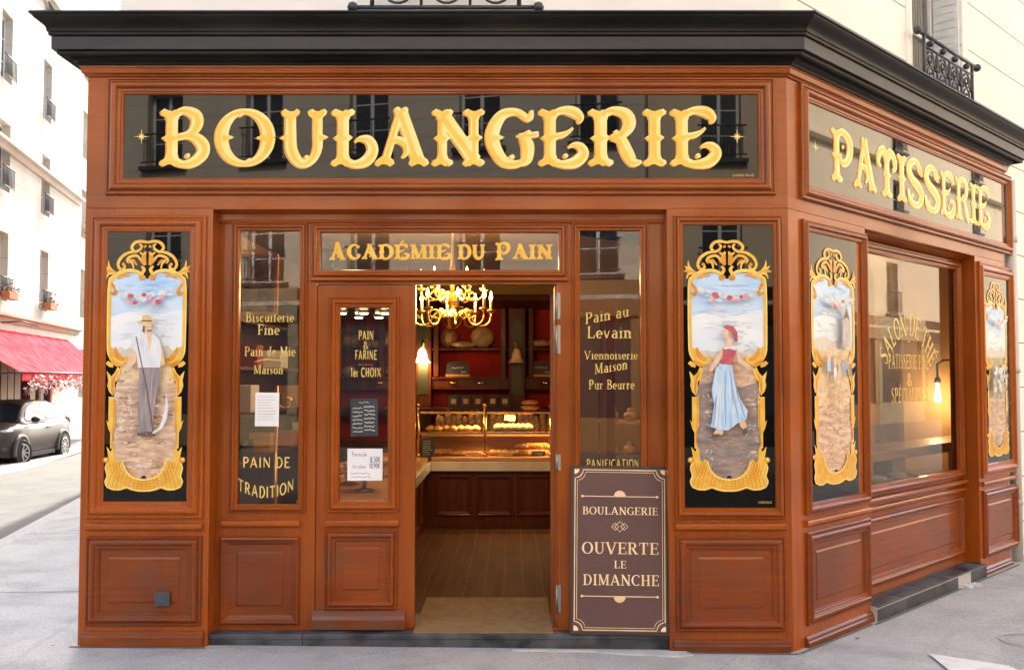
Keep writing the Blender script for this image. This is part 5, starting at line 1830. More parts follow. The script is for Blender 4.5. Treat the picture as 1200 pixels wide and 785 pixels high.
for i, h in enumerate(shopholes):
    b = MB(LM)
    b.mi = 0
    f = .10
    b.box((h[0], h[1], -.22), (h[0] + f, h[3], -.02)); b.box((h[2] - f, h[1], -.22), (h[2], h[3], -.02))
    b.box((h[0] + f, h[3] - f, -.22), (h[2] - f, h[3], -.02)); b.box((h[0] + f, h[1], -.22), (h[2] - f, h[1] + f * 2, -.02))
    b.mi = 1
    b.poly([(h[0] + f, h[1] + f, -.12), (h[2] - f, h[1] + f, -.12), (h[2] - f, h[3] - f, -.12), (h[0] + f, h[3] - f, -.12)])
    b.build('shop_door' if i == 0 else 'shop_window', [(red_shop, brown_shop, red_shop, brown_shop)[i], dark_pane], ab)
for px in (1, 9, 17, 35):
    b = MB(LM)
    u = Lp(px, 480)[0]
    b.box((u - .28, DROP + .12, .002), (u + .28, 2.42, .07))
    b.build('shop_pillar', brown_shop, ab)
# awning: sloped cloth with hanging valance on a folding frame
vaw = Lp(40, 392)[1]
outw = 1.6
vf = 1.2
b = MB(LM)
n = 9
for k in range(n):
    a = u_aw0 + (u_aw1 - u_aw0) * k / n
    c = u_aw0 + (u_aw1 - u_aw0) * (k + 1) / n
    sg = [(.02, vaw), (.45, vaw - vf * .30), (.9, vaw - vf * .66), (outw, vaw - vf)]
    for (w0_, z0_), (w1_, z1_) in zip(sg, sg[1:]):
        m_ = (a + c) / 2
        b.poly([(a, z1_, w1_), (m_, z1_ - .012, w1_), (m_, z0_ - .012, w0_), (a, z0_, w0_)])
        b.poly([(m_, z1_ - .012, w1_), (c, z1_, w1_), (c, z0_, w0_), (m_, z0_ - .012, w0_)])
    b.poly([(a, vaw - vf - .20, outw + .004), (c, vaw - vf - .20, outw + .004), (c, vaw - vf, outw), (a, vaw - vf, outw)])
b.build('awning', red_cloth, ab)
b = MB(LM)
for u in (u_aw0 + .1, u_aw1 - .1): b.tube([(u, vaw - vf - .1, .02), (u, vaw - vf + .01, outw - .02)], .02, 6)
b.tube([(u_aw0, vaw - vf, outw), (u_aw1, vaw - vf, outw)], .02, 6)
b.build('awning_arm', iron, ab)
b = MB(LM)
sgn = Lp(2, 374)
b.tube([(sgn[0] - .2, sgn[1] - .1, .05), (sgn[0], sgn[1] - .05, .5), (sgn[0] + .2, sgn[1] - .18, .9)], .02, 5)
b.build('bracket_lamp_arm', iron, ab)
gar = None
b = MB(LM)
rnd = random.Random(5)
for k in range(620):
    u = u_aw0 + .3 + (u_aw1 - u_aw0 - .3) * rnd.random()
    t = rnd.random()
    v_ = vaw - vf - .12 - .30 * t + .06 * math.sin(u * 4)
    w_ = outw + .03 + rnd.uniform(-.06, .14)
    b.mi = rnd.choice((0, 0, 0, 1, 1, 2))
    s = rnd.uniform(.03, .07)
    a = rnd.uniform(0, 6.28)
    dx, dy, dz = math.cos(a) * s, math.sin(a) * s, rnd.uniform(-.04, .04)
    b.poly([(u - dx, v_ - dy, w_ - dz), (u + dy * .6, v_ - dx * .6, w_ + dz), (u + dx, v_ + dy, w_ + dz), (u - dy * .6, v_ + dx * .6, w_ - dz)])
    if k % 4 == 0:
        b.tube([(u, v_, w_), (u + rnd.uniform(-.12, .12), v_ - rnd.uniform(.05, .22), w_ + rnd.uniform(0, .1))], .006, 4, False)
tag(b.build('flower_garland', [flower_white, flower_pink, flower_red]), 'pink and white flower garland hanging along the edge of the red awning', 'garland')


def planter(uc, v_, label):
    t = thing('window_box', label, 'planter', tuple(LM @ Vector((uc, v_, .2))), 'window boxes on the left street')
    b = MB(LM)
    b.rbox((uc - .42, v_, .10), (uc + .42, v_ + .2, .32), .01)
    b.build('box', terracotta, t)
    b = MB(LM)
    for k in range(150):
        p = (uc + rnd.uniform(-.45, .45), v_ + .16 + abs(rnd.gauss(0, .16)), .2 + rnd.gauss(0, .09))
        s = rnd.uniform(.03, .07)
        b.mi = 0 if rnd.random() < .8 else 1
        a, c = rnd.uniform(0, 6.28), rnd.uniform(-.05, .05)
        b.poly([(p[0] - s * math.cos(a), p[1] - s * math.sin(a), p[2] - c), (p[0] + s * .5 * math.sin(a), p[1] - s * .5 * math.cos(a), p[2] + c), (p[0] + s * math.cos(a), p[1] + s * math.sin(a), p[2] + c)])
    b.build('foliage', [leaf_mat, flower_red], t)


planter(uw_a, wdv0 + .12, 'green window box above the near end of the red awning')
planter(uw_b, wdv0 + .12, 'window box with trailing green above the far end of the red awning')

# next house down the street
nb = thing('street_house', 'pale sunlit house beyond the awning building, seen past the wooden shopfront edge', 'building', tuple(LM @ Vector((ue + 3, 0, -.1))))
hs = []
for k in range(3):
    for fl in range(5):
        hs.append((ue + .7 + k * 2.6, .9 + fl * 3.0, ue + 1.6 + k * 2.6, 2.7 + fl * 3.0))
b = MB(LM)
b.wall(ue + .02, ue + 9, DROP - .05, 20.5, hs, -.6, -.06)
b.build('wall', stone_left, nb)
b = MB(LM)
b.box((ue + .03, DROP, -9), (ue + 8.98, 20.4, -.62))
b.build('house_body', stone_left, nb)
for h in hs:
    b = MB(LM)
    window_mesh(b, h[0], h[2], h[1], h[3], -.26)
    b.build('window', [win_white, dark_pane], nb)
    b = MB(LM)
    b.tube([(h[0] - .08, h[1] + .55, .1), (h[2] + .08, h[1] + .55, .1)], .02, 5)
    for k in range(8): b.tube([(h[0] + (h[2] - h[0]) * k / 7, h[1], .1), (h[0] + (h[2] - h[0]) * k / 7, h[1] + .55, .1)], .012, 4)
    b.build('window_guard', iron, nb)
planter(ue + 1.15, 6.9, 'window box with red flowers on the pale house past the awning')
# more houses closing the street
for k in range(3):
    t = thing('street_house', ('tall cream house', 'beige house', 'grey-white house')[k] + ' far down the left street, mostly hidden behind the shopfront', 'building', tuple(LM @ Vector((ue + 14 + k * 11, 0, -.1))))
    b = MB(LM)
    u0_ = ue + 9.1 + k * 11
    hs = [(u0_ + .9 + i * 2.5, .9 + f * 3.0, u0_ + 1.9 + i * 2.5, 2.7 + f * 3) for i in range(4) for f in range(5)]
    b.wall(u0_, u0_ + 10.9, DROP - .05, 20 + k, hs, -.6, 0)
    b.build('wall', stone_left, t)
    for h in hs:
        b = MB(LM)
        window_mesh(b, h[0], h[2], h[1], h[3], -.26)
        b.build('window', [win_white, dark_pane], t)
# raised pavement on the far side of the left street
b = MB(LM)
kw = 1.78
kw = 2.2
b.extrude_u([(-.01, DROP - .2), (kw, DROP - .2), (kw, DROP + .10), (kw - .04, DROP + .11), (-.01, DROP + .13)], -34, ue + 60)
structure(b.build('far_pavement', ground_mat('old_pavement', (0.17, 0.165, 0.155), (0.22, 0.215, 0.205), (3, 3, 3), (0.14, 0.135, 0.128))))

# ------------------------------------------------------------------ buildings across the street, seen in the shop's glass
def reflected(M, u0, u1, ht, label, m, dx, floors, off, balc=True):
    t = thing('street_building', label, 'building', tuple(M @ Vector(((u0 + u1) / 2, 0, -.1))))
    hs = []
    u = u0 + off
    while u + 1.2 < u1:
        for f in range(1, floors): hs.append((u, .95 + f * 3.15, u + 1.05, 2.95 + f * 3.15))
        u += dx
    b = MB(M)
    b.wall(u0, u1, -.12, ht, hs, -.5, 0)
    b.build('wall', m, t)
    first = None
    for h in hs:
        if first is None:
            b = MB(M)
            window_mesh(b, h[0], h[2], h[1], h[3], -.25)
            b.M = M
            first = b.build('window', [win_white, dark_pane], t)
            b = MB(M)
            b.tube([(h[0] - .1, h[1] + .85, .15), (h[2] + .1, h[1] + .85, .15)], .025, 5)
            b.tube([(h[0] - .1, h[1] + .1, .15), (h[2] + .1, h[1] + .1, .15)], .02, 5)
            for k in range(12): b.tube([(h[0] + (h[2] - h[0]) * k / 11, h[1] + .1, .15), (h[0] + (h[2] - h[0]) * k / 11, h[1] + .85, .15)], .012, 4)
            b.box((h[0] - .15, h[1] - .1, .0), (h[2] + .15, h[1] - .002, .18))
            grd = b.build('window_guard', iron, t)
            base = (h[0], h[1])
            inv = WORLD[t.name].inverted()
        else:
            d = M.to_3x3() @ Vector((h[0] - base[0], h[1] - base[1], 0))
            for src in ((first, grd) if balc else (first,)):
                c = src.copy()
                COL.objects.link(c)
                c.parent = t
                c.matrix_parent_inverse = src.matrix_parent_inverse.copy()
                c.location = d
    k = 0
    u = u0
    while u < u1 - .5:
        e = min(u + 4.4, u1)
        b = MB(M)
        b.mi = 0
        b.box((u + .02, -.1, .004), (e - .02, .7, .12)); b.box((u + .02, 3.1, .004), (e - .02, 3.95, .2))
        b.box((u + .02, .7, .004), (u + .3, 3.1, .14)); b.box((e - .3, .7, .004), (e - .02, 3.1, .14))
        b.mi = 1
        b.poly([(u + .3, .7, .05), (e - .3, .7, .05), (e - .3, 3.1, .05), (u + .3, 3.1, .05)])
        b.build('ground_shop', [(brown_shop, black_paint, olive)[k % 3], dark_pane], t)
        k += 1
        u = e
    for f in range(1, floors, 2):
        b = MB(M)
        b.extrude_u([(-.01, f * 3.15 + .2), (.14, f * 3.15 + .25), (.22, f * 3.15 + .36), (.22, f * 3.15 + .45), (-.01, f * 3.15 + .48)], u0, u1)
        b.build('string_course', m, t)
    return t


OM1 = Matrix(((-1, 0, 0, -9.0), (0, 0, 1, -17.0), (0, 1, 0, 0), (0, 0, 0, 1)))
ca_, sa_ = math.cos(R(14)), math.sin(R(14))
OM1 = Matrix(((-ca_, 0, -sa_, 0.2), (-sa_, 0, ca_, -17.5), (0, 1, 0, 0), (0, 0, 0, 1)))
reflected(OM1, -3.0, 22, 17.5, 'cream stone apartment building opposite, mirrored in the BOULANGERIE sign glass', stone_opp, 2.9, 5, .6)
OM2 = Matrix(((-1, 0, 0, 13.0), (0, 0, 1, -19.0), (0, 1, 0, 0), (0, 0, 0, 1)))
reflected(OM2, 0, 9.5, 15.5, 'plain tan building opposite, mirrored right of centre in the sign glass', stone_opp2, 3.1, 4, .9)
# the other side of the right-hand street faces the wing
OM3 = Matrix(((-CW, 0, -SW, XC + SW * 12.5), (-SW, 0, CW, -CW * 12.5), (0, 1, 0, 0), (0, 0, 0, 1)))
reflected(OM3, -16, 4, 16.5, 'tan apartment building facing the side window, mirrored in the PATISSERIE sign glass', stone_opp2, 11, 5, 3.1)
reflected(OM3, -70, -16.1, 18.5, 'cream apartment building further along the side street, mirrored in its end window', stone_opp2, 8.5, 5, 3.4)

# small leavings on the pavement
for (px, py, s_, lab) in ((465, 758, .018, 'tiny white paper scrap lying before the dark threshold'), (1005, 748, .022, 'small dry leaf lying on the pavement by the corner pilaster'), (62, 766, .016, 'tiny dark crumb of litter lower left on the pavement')):
    gx, gy_ = ground_pt(px, py, .0)
    b = MB()
    z_ = gz(gx, gy_) + .006
    b.poly([(gx - s_, gy_, z_), (gx - s_ * .1, gy_ - s_ * .8, z_ + .002), (gx + s_, gy_ + s_ * .1, z_ + .004), (gx + s_ * .2, gy_ + s_ * .7, z_ + .002)])
    tag(b.build('litter', (white_paper, brown_shop, slate)[(465, 1005, 62).index(px)]), lab, 'litter')
gx, gy_ = ground_pt(1206, 752, -.01)
b = MB()
for r0_, r1_ in ((.16, .175), (.115, .122)):
    for k in range(32):
        a0_, a1_ = 2 * math.pi * k / 32, 2 * math.pi * (k + 1) / 32
        q = [(gx + r_ * math.cos(t_), gy_ + r_ * math.sin(t_)) for r_, t_ in ((r0_, a0_), (r1_, a0_), (r1_, a1_), (r0_, a1_))]
        b.poly([(x_, y_, gz(x_, y_) + .006) for x_, y_ in q])
structure(b.build('pavement_cover', kerb_mat))

# ------------------------------------------------------------------ parked car
car_paint = mat('car_paint', (0.062, 0.051, 0.042), 0.45, metal=0.0, coat=0.2, spec=0.25)
car_black = mat('car_plastic', (0.018, 0.018, 0.019), 0.6)
rubber = mat('tyre_rubber', (0.022, 0.022, 0.023), 0.85)
alloy = mat('alloy', (0.58, 0.57, 0.55), 0.32, metal=0.9)
car_glass = mat('car_glass', (0.02, 0.028, 0.035), 0.06, spec=0.22)
lamp_clear = mat('lamp_lens', (0.60, 0.62, 0.64), 0.1, spec=0.8)
lamp_red = mat('lamp_red', (0.35, 0.02, 0.02), 0.2)
car_pos = Vector((-12.72, 18.85, DROP))
fwd = Vector((.06, -.998, 0)).normalized()
lft = Vector((-fwd.y, fwd.x, 0))
CM = Matrix(((fwd.x, lft.x, 0, car_pos.x), (fwd.y, lft.y, 0, car_pos.y), (0, 0, 1, car_pos.z), (0, 0, 0, 1)))
car = thing('parked_car', 'dark brown-grey compact crossover parked at the kerb under the red awning', 'car', tuple(car_pos))


def loft(b, secs, close=True):
    rings = [[b.v(p) for p in s] for s in secs]
    n = len(rings[0])
    for a, c in zip(rings, rings[1:]):
        for i in range(n - 1): b.face([a[i], a[i + 1], c[i + 1], c[i]], True)
    b.face(rings[0][::-1]); b.face(rings[-1])


# lower body: stations (x, half width, bottom, shoulder z, top z)
st = [(-2.02, .62, .42, .86, .98), (-1.95, .74, .33, .92, 1.06), (-1.75, .84, .28, .98, 1.10), (-1.25, .885, .24, .98, 1.08), (-.6, .875, .22, .93, 1.03), (.2, .87, .22, .90, 1.00), (.75, .875, .22, .92, 1.02), (1.25, .885, .24, .92, 1.03), (1.65, .84, .26, .86, .97), (1.92, .74, .30, .76, .84), (2.06, .56, .36, .66, .72)]
b = MB(CM)
secs = []
for x, w_, zb, zs_, ztp in st:
    half = [(w_ * .86, zb), (w_ * .97, zb + .10), (w_, (zb + zs_) / 2), (w_ * .985, zs_ - .06), (w_ * .94, zs_ + .02), (w_ * .82, ztp - .02), (w_ * .5, ztp + .012), (0, ztp + .02)]
    secs.append([(x, y, z) for y, z in half] + [(x, -y, z) for y, z in half[::-1][1:]] + [(x, w_ * .86, zb)])
loft(b, secs)
body = b.build('body', car_paint, car)
# greenhouse
b = MB(CM)
gs = [(-1.80, .70, 1.02, 1.10), (-1.52, .70, 1.02, 1.42), (-1.10, .70, 1.0, 1.53), (-.4, .69, 1.0, 1.57), (.15, .67, 1.0, 1.545), (.45, .66, 1.0, 1.44), (.78, .68, 1.0, 1.20), (1.02, .70, .98, 1.03)]
secs = []
for x, w_, zb, ztp in gs:
    tw_ = w_ * (1 - .26 * (ztp - zb) / .57)
    half = [(w_ + .06, zb), (w_ * .5 + tw_ * .5 + .035, (zb + ztp) / 2), (tw_, ztp - .05), (tw_ * .86, ztp - .008), (0, ztp + .012)]
    secs.append([(x, y, z) for y, z in half] + [(x, -y, z) for y, z in half[::-1][1:]])
loft(b, secs)
b.build('roof', car_paint, car)


def side_y(x, z):
    for (x0, w0_, b0, t0), (x1, w1_, b1, t1) in zip(gs, gs[1:]):
        if x0 <= x <= x1:
            t = (x - x0) / (x1 - x0)
            w_, zb, ztp = w0_ + (w1_ - w0_) * t, b0 + (b1 - b0) * t, t0 + (t1 - t0) * t
            tw_ = w_ * (1 - .26 * (ztp - zb) / .57)
            zm = (zb + ztp) / 2
            ym = w_ * .5 + tw_ * .5 + .035
            if z < zm: return w_ + .06 + (ym - w_ - .06) * (z - zb) / max(zm - zb, .01)
            return ym + (tw_ - ym) * (z - zm) / max(ztp - .05 - zm, .01)
    return .7


for s in (1, -1):
    for pts in ([(-.42, 1.06), (.62, 1.06), (.70, 1.12), (.36, 1.36), (.12, 1.45), (-.38, 1.47)], [(-1.42, 1.16), (-1.36, 1.10), (-.50, 1.07), (-.46, 1.47), (-.9, 1.45), (-1.18, 1.36)]):
        b = MB(CM)
        q = [(x, (side_y(x, z) + .008) * s, z) for x, z in pts]
        b.poly(q if s < 0 else q[::-1])
        b.build('side_window', car_glass, car)
b = MB(CM)
b.poly([(.99, -.62, 1.055), (.99, .62, 1.055), (.48, .52, 1.43), (.42, .25, 1.475), (.42, -.25, 1.475), (.48, -.52, 1.43)])
for vtx in b.bm.verts: vtx.co += Vector((fwd.x * .03, fwd.y * .03, .022))
b.build('windscreen', car_glass, car)
b = MB(CM)
b.poly([(-1.79, .55, 1.13), (-1.79, -.55, 1.13), (-1.52, -.48, 1.41), (-1.52, .48, 1.41)])
for vtx in b.bm.verts: vtx.co += Vector((-fwd.x * .035, -fwd.y * .035, .02))
b.build('rear_window', car_glass, car)
for s in (1, -1):
    b = MB(CM)
    b.blob((.58, s * .90, 1.10), (.07, .11, .075), 10, 8)
    b.box((.55, s * .90 - .08, 1.03), (.60, s * .90 + .02, 1.07))
    b.build('wing_mirror', car_black, car)
    b = MB(CM)
    b.rbox((-.36, s * .878 - .012, .86), (-.20, s * .878 + .022, .89), .006)
    b.build('door_handle', car_black, car)
    b = MB(CM)
    b.box((-.70, s * .862 - .02, .20), (.78, s * .862 + .02, .30))
    b.build('sill', car_black, car)
    b = MB(CM)
    b.blob((1.60, s * .66, .86), (.26, .15, .055), 12, 8)
    b.build('headlight', lamp_clear, car)
    b = MB(CM)
    b.blob((1.96, s * .50, .60), (.10, .13, .12), 12, 8)
    b.build('fog_lamp', lamp_clear, car)
    b = MB(CM)
    b.blob((-1.84, s * .72, .98), (.14, .10, .13), 12, 8)
    b.build('tail_light', lamp_red, car)
    for x in (1.27, -1.26):
        # black wheel-arch cladding, then the wheel itself
        b = MB(CM)
        ring = []
        for k in range(15):
            a = R(-12 + 204 * k / 14)
            ring.append([b.v((x + rr * math.cos(a), s * yy, .34 + rr * math.sin(a))) for rr, yy in ((.345, .86), (.345, .905), (.43, .905), (.44, .86))])
        for a_, c_ in zip(ring, ring[1:]):
            for k in range(3): b.face([a_[k], a_[k + 1], c_[k + 1], c_[k]], True)
        b.build('wheel_arch', car_paint, car)
        b = MB(CM)
        b.lathe([(.343, -.20), (.343, .10)], (x, s * .806, .34), 22, 'y')
        b.build('arch_lining', mat('arch_black', (0.004, 0.004, 0.004), 0.9) if 'arch_black' not in MATS else MATS['arch_black'], car)
        steer = R(-24) if x > 0 else 0
        Mw = CM @ Matrix.Translation(Vector((x, s * .80, .325))) @ Matrix.Rotation(steer, 4, 'Z')
        b = MB(Mw)
        b.lathe([(.22, -.11), (.30, -.112), (.322, -.085), (.325, 0), (.322, .085), (.30, .112), (.22, .11)], (0, 0.005 * s, 0), 26, 'y')
        wh = b.build('wheel', rubber, car)
        b = MB(Mw)
        yo = s * .112
        for k in range(10):
            a = 2 * math.pi * k / 10
            ca2, sa2 = math.cos(a), math.sin(a)
            q = [(r_ * ca2 - h_ * sa2, yo + s * .004, r_ * sa2 + h_ * ca2) for r_, h_ in ((.04, -.026), (.205, -.016), (.205, .016), (.04, .026))]
            b.poly(q); b.poly([(p[0], p[1] - s * .02, p[2]) for p in q][::-1])
        b.lathe([(.05, yo - s * .03), (.05, yo + s * .006), (.0, yo + s * .008)], (0, 0, 0), 14, 'y')
        pr = [(.195, yo - s * .03), (.225, yo - s * .01), (.232, yo + s * .006), (.215, yo + s * .009), (.195, yo + s * .002)]
        rings = []
        for r_, h_ in pr:
            rings.append([b.v((r_ * math.cos(2 * math.pi * k / 26), h_, r_ * math.sin(2 * math.pi * k / 26))) for k in range(26)])
        for a_, c_ in zip(rings, rings[1:]):
            for k in range(26): b.face([a_[k], a_[(k + 1) % 26], c_[(k + 1) % 26], c_[k]], True)
        b.build('rim', alloy, wh)
b = MB(CM)
secs = []
for x, w_, zb, zt_ in ((1.70, .84, .24, .48), (1.96, .74, .26, .50), (2.10, .54, .30, .48)):
    secs.append([(x, w_, zb), (x, w_ + .01, (zb + zt_) / 2), (x, w_ * .98, zt_), (x, 0, zt_ + .01), (x, -w_ * .98, zt_), (x, -w_ - .01, (zb + zt_) / 2), (x, -w_, zb)])
loft(b, secs)
b.build('bumper', car_black, car)

# ------------------------------------------------------------------ bakery interior
FZ = vthr - .006
b = MB()
b.poly([(XL + .05, .42, FZ), (1.78, .42, FZ), (1.78, 6.6, FZ), (XL + .05, 6.6, FZ)])
structure(b.build('shop_floor', wood_floor))
b = MB()
for k in range(30):
    x = XL + .1 + k * .145
    b.poly([(x - .0025, .42, FZ + .003), (x + .0025, .42, FZ + .003), (x + .0025, 6.5, FZ + .003), (x - .0025, 6.5, FZ + .003)])
    for q in range(4):
        y = .7 + ((k * 37) % 13) * .1 + q * 1.45
        b.poly([(x, y - .0025, FZ + .0035), (x + .145, y - .0025, FZ + .0035), (x + .145, y + .0025, FZ + .0035), (x, y + .0025, FZ + .0035)])
structure(b.build('floor_seam', mat('floor_seam_dark', (0.10, 0.06, 0.032), 0.8)))
b = MB()
b.poly([(XL + .05, .2, 3.0), (XL + .05, 6.6, 3.0), (1.78, 6.6, 3.0), (1.78, .2, 3.0)])
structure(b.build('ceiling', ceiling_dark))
b = MB()
b.poly([(XL + .06, 6.56, FZ), (1.77, 6.56, FZ), (1.77, 6.56, 3.0), (XL + .06, 6.56, 3.0)])
b.poly([(XL + .05, .2, FZ), (XL + .05, 6.6, FZ), (XL + .05, 6.6, 3.0), (XL + .05, .2, 3.0)])
structure(b.build('interior_wall', ochre))
b = MB()
b.box((1.76, .25, FZ), (1.80, 6.6, 3.0))
structure(b.build('partition_wall', wood_dark))
# mat in the doorway
b = MB()
b.rbox((do0 + .62, .03, FZ + .002), (do1 - .03, .98, FZ + .014), .004)
dm = tag(b.build('doormat', mat_ochre), 'worn ochre coir mat filling the doorway behind the dark threshold', 'mat')
b = MB()
b.poly([(do0 - .3, .18, FZ - .001), (1.2, .18, FZ - .001), (1.2, .43, FZ - .001), (do0 - .3, .43, FZ - .001)])
structure(b.build('door_floor', wood_floor))

# back wall shelving
BY = 6.28
def bz(py, y=BY): return at_depth(560, py, y).z
def bx(px, y=BY): return at_depth(px, 440, y).x
su = thing('wall_shelving', 'dark mahogany bread shelving with red backs and green pilasters along the back wall', 'shelving', (0, BY, FZ))
x0, x1 = bx(470), bx(700)
zc = bz(362)
b = MB()
b.box((XL + .1, BY + .14, FZ), (1.74, BY + .24, zc + .02))
b.build('back_panel', red_wall, su)
b = MB()
y_ = BY
b.M = FM
b.extrude_u([(-BY - .1, zc), (-BY + .02, zc), (-BY + .06, zc + .05), (-BY + .14, zc + .10), (-BY + .16, zc + .17), (-BY - .1, zc + .17)], XL + .1, 1.74)
b.build('shelf_cornice', wood_dark, su)
shz = [bz(408), bz(441.5)]
for z in shz:
    b = MB()
    b.rbox((XL + .1, BY - .12, z - .03), (1.74, BY + .139, z), .006)
    b.build('shelf', wood_dark, su)
b = MB()
b.box((XL + .1, BY - .10, bz(456)), (1.74, BY + .139, shz[1] - .032))
drw = b.build('drawer_row', wood_dark, su)
for px in (532, 565, 640, 470, 445, 660):
    b = MB()
    b.tube([(bx(px) - .05, BY - .115, bz(448.5)), (bx(px), BY - .13, bz(448.7)), (bx(px) + .05, BY - .115, bz(448.5))], .012, 6)
    b.build('drawer_handle', brass, drw)
pils = []
for c_, hw_ in ((497, 9.5), (606, 9.5), (715, 9.5), (388, 9.5)):
    a, c = bx(c_ - hw_), bx(c_ + hw_)
    b = MB()
    b.rbox((a, BY - .15, FZ), (c, BY + .138, zc - .002), .006)
    pl_ = b.build('pilaster', wood_dark, su)
    b = MB()
    b.mi = 0
    b.rbox((a + .035, BY - .158, bz(462)), (c - .035, BY - .149, bz(425)), .003)
    cx = (a + c) / 2
    pts = [(cx + (c - a) * .32 * math.cos(R(k * 15)), bz(393) + .20 * math.sin(R(k * 15))) for k in range(24)]
    b.M = FM
    b.prism([(p[0], p[1]) for p in pts], -BY + .149, -BY + .157)
    b.build('green_panel', green_dark, pl_)
for px in (512, 590, 622, 400, 424, 448, 474):
    b = MB()
    b.rbox((bx(px) - .03, BY - .13, shz[1]), (bx(px) + .03, BY + .138, zc - .002), .004)
    b.build('upright', wood_dark, su)


def loaf(c, r, label, m, rot=0, group='loaves on the top shelf'):
    t = thing('bread_loaf', label, 'bread', tuple(c), group)
    b = MB(Matrix.Translation(Vector(c)) @ Matrix.Rotation(rot, 4, 'Y'))
    b.blob((0, 0, 0), r, 18, 12, .03)
    bd_ = b.build('crust', m, t)
    b = MB(Matrix.Translation(Vector(c)) @ Matrix.Rotation(rot, 4, 'Y'))
    for k in (-1, 0, 1):
        pts = [(r[0] * (.25 * k + .12 * t_), -r[1] * math.sqrt(max(0.02, 1 - (.25 * k + .12 * t_) ** 2 - (.55 * t_) ** 2)) * 1.01, r[2] * .55 * t_) for t_ in (-1, -.5, 0, .5, 1)]
        b.tube(pts, [.006, .013, .015, .013, .006], 6)
    b.build('score_mark', flour_crust, bd_)
    return t


loaf((bx(526), BY + .04, shz[0] + .125), (.115, .08, .125), 'round floury loaf standing left on the top shelf', crust)
loaf((bx(565), BY + .04, shz[0] + .135), (.145, .09, .135), 'round golden scored loaf standing beside the green pilaster', flour_crust, .4)
loaf((bx(543), BY - .05, shz[0] + .042), (.155, .06, .042), 'long pale loaf lying in front of two round loaves', flour_crust)
loaf((bx(632), BY - .02, shz[0] + .06), (.15, .08, .055), 'dark flat loaf on the right shelf behind the doorway', crust)
loaf((bx(652), BY - .02, shz[0] + .06), (.13, .08, .055), 'small dark loaf at the far right of the shelf', crust)


for k, (px, sh_i, rx_, rz_, m_) in enumerate(((407, 0, .10, .10, crust), (417, 0, .09, .09, flour_crust), (431, 0, .11, .06, crust), (441, 0, .09, .05, flour_crust), (456, 0, .10, .11, crust), (466, 0, .09, .08, flour_crust), (411, 1, .11, .07, flour_crust), (436, 1, .12, .06, crust), (461, 1, .11, .08, crust))):
    loaf((bx(px), BY + .0, shz[sh_i] + rz_), (rx_, .07, rz_), ('crusty' if m_ is crust else 'floury') + ' loaf on the ' + ('top' if sh_i == 0 else 'second') + ' shelf seen through the door pane', m_, 0, 'loaves behind the door pane')


def name_slate(x, z, label, y=BY - .09):
    t = thing('label_slate', label, 'slate', (x, y, z), 'name slates on the shelves')
    Mx = Matrix.Translation(Vector((x, y, z))) @ FM
    b = MB(Mx)
    pts = [(-.14, .03), (.14, .03), (.14, .15), (.10, .19), (-.10, .19), (-.14, .15)]
    b.prism(pts, -.012, 0)
    s_ = b.build('plate', slate, t)
    b = MB(Mx)
    b.rbox((-.15, 0, -.03), (.15, .03, .02), .004)
    b.build('stand', wood_light, t)
    b = MB(Mx)
    scribble(b, -.08, .08, .115, .012, .001, .006)
    scribble(b, .04, .11, .06, .008, .001, .006)
    b.build('writing', chalk, s_)


name_slate(bx(537), shz[1], 'dark name slate on the shelf under the round loaves')
name_slate(bx(634), shz[1], 'dark name slate on the shelf right of the green pilaster')


def wall_lamp(px, lit, label):
    x = bx(px)
    zt_ = bz(409)
    t = thing('wall_lamp', label, 'lamp', (x, BY - .15, zt_))
    b = MB()
    b.tube([(x, BY - .15, zt_ + .06), (x, BY - .22, zt_ + .10), (x, BY - .27, zt_ + .06), (x, BY - .27, zt_ + .0)], .011, 6)
    b.blob((x, BY - .15, zt_ + .06), (.035, .015, .05), 8, 6)
    b.build('bracket', brass, t)
    b = MB()
    prf = [(.022, .0), (.04, -.02), (.055, -.07), (.062, -.12), (.085, -.165), (.098, -.175)]
    rings = []
    for i_, (r_, h_) in enumerate(prf):
        rings.append([b.v((x + r_ * (1 + (.10 * math.cos(6 * 2 * math.pi * k / 24) if i_ > 3 else 0)) * math.cos(2 * math.pi * k / 24), BY - .27 + r_ * (1 + (.10 * math.cos(6 * 2 * math.pi * k / 24) if i_ > 3 else 0)) * math.sin(2 * math.pi * k / 24), zt_ + h_)) for k in range(24)])
    for a_, c_ in zip(rings, rings[1:]):
        for k in range(24): b.face([a_[k], a_[(k + 1) % 24], c_[(k + 1) % 24], c_[k]], True)
    b.build('lamp_shade', shade_lit if lit else shade_off, t)
    if lit:
        l = bpy.data.lights.new('wall_lamp_light', 'POINT')
        l.energy = 2.4
        l.color = (1, .62, .28)
        l.shadow_soft_size = .04
        lo_ = bpy.data.objects.new('lamp_glow', l)
        COL.objects.link(lo_)
        lo_.parent = t
        lo_.matrix_parent_inverse = WORLD[t.name].inverted()
        lo_.location = (x, BY - .30, zt_ - .16)


wall_lamp(497, True, 'lit bell-shaped glass wall lamp on the green pilaster behind the chandelier')
wall_lamp(605.5, False, 'pale unlit bell-shaped wall lamp on the green pilaster right of the loaves')
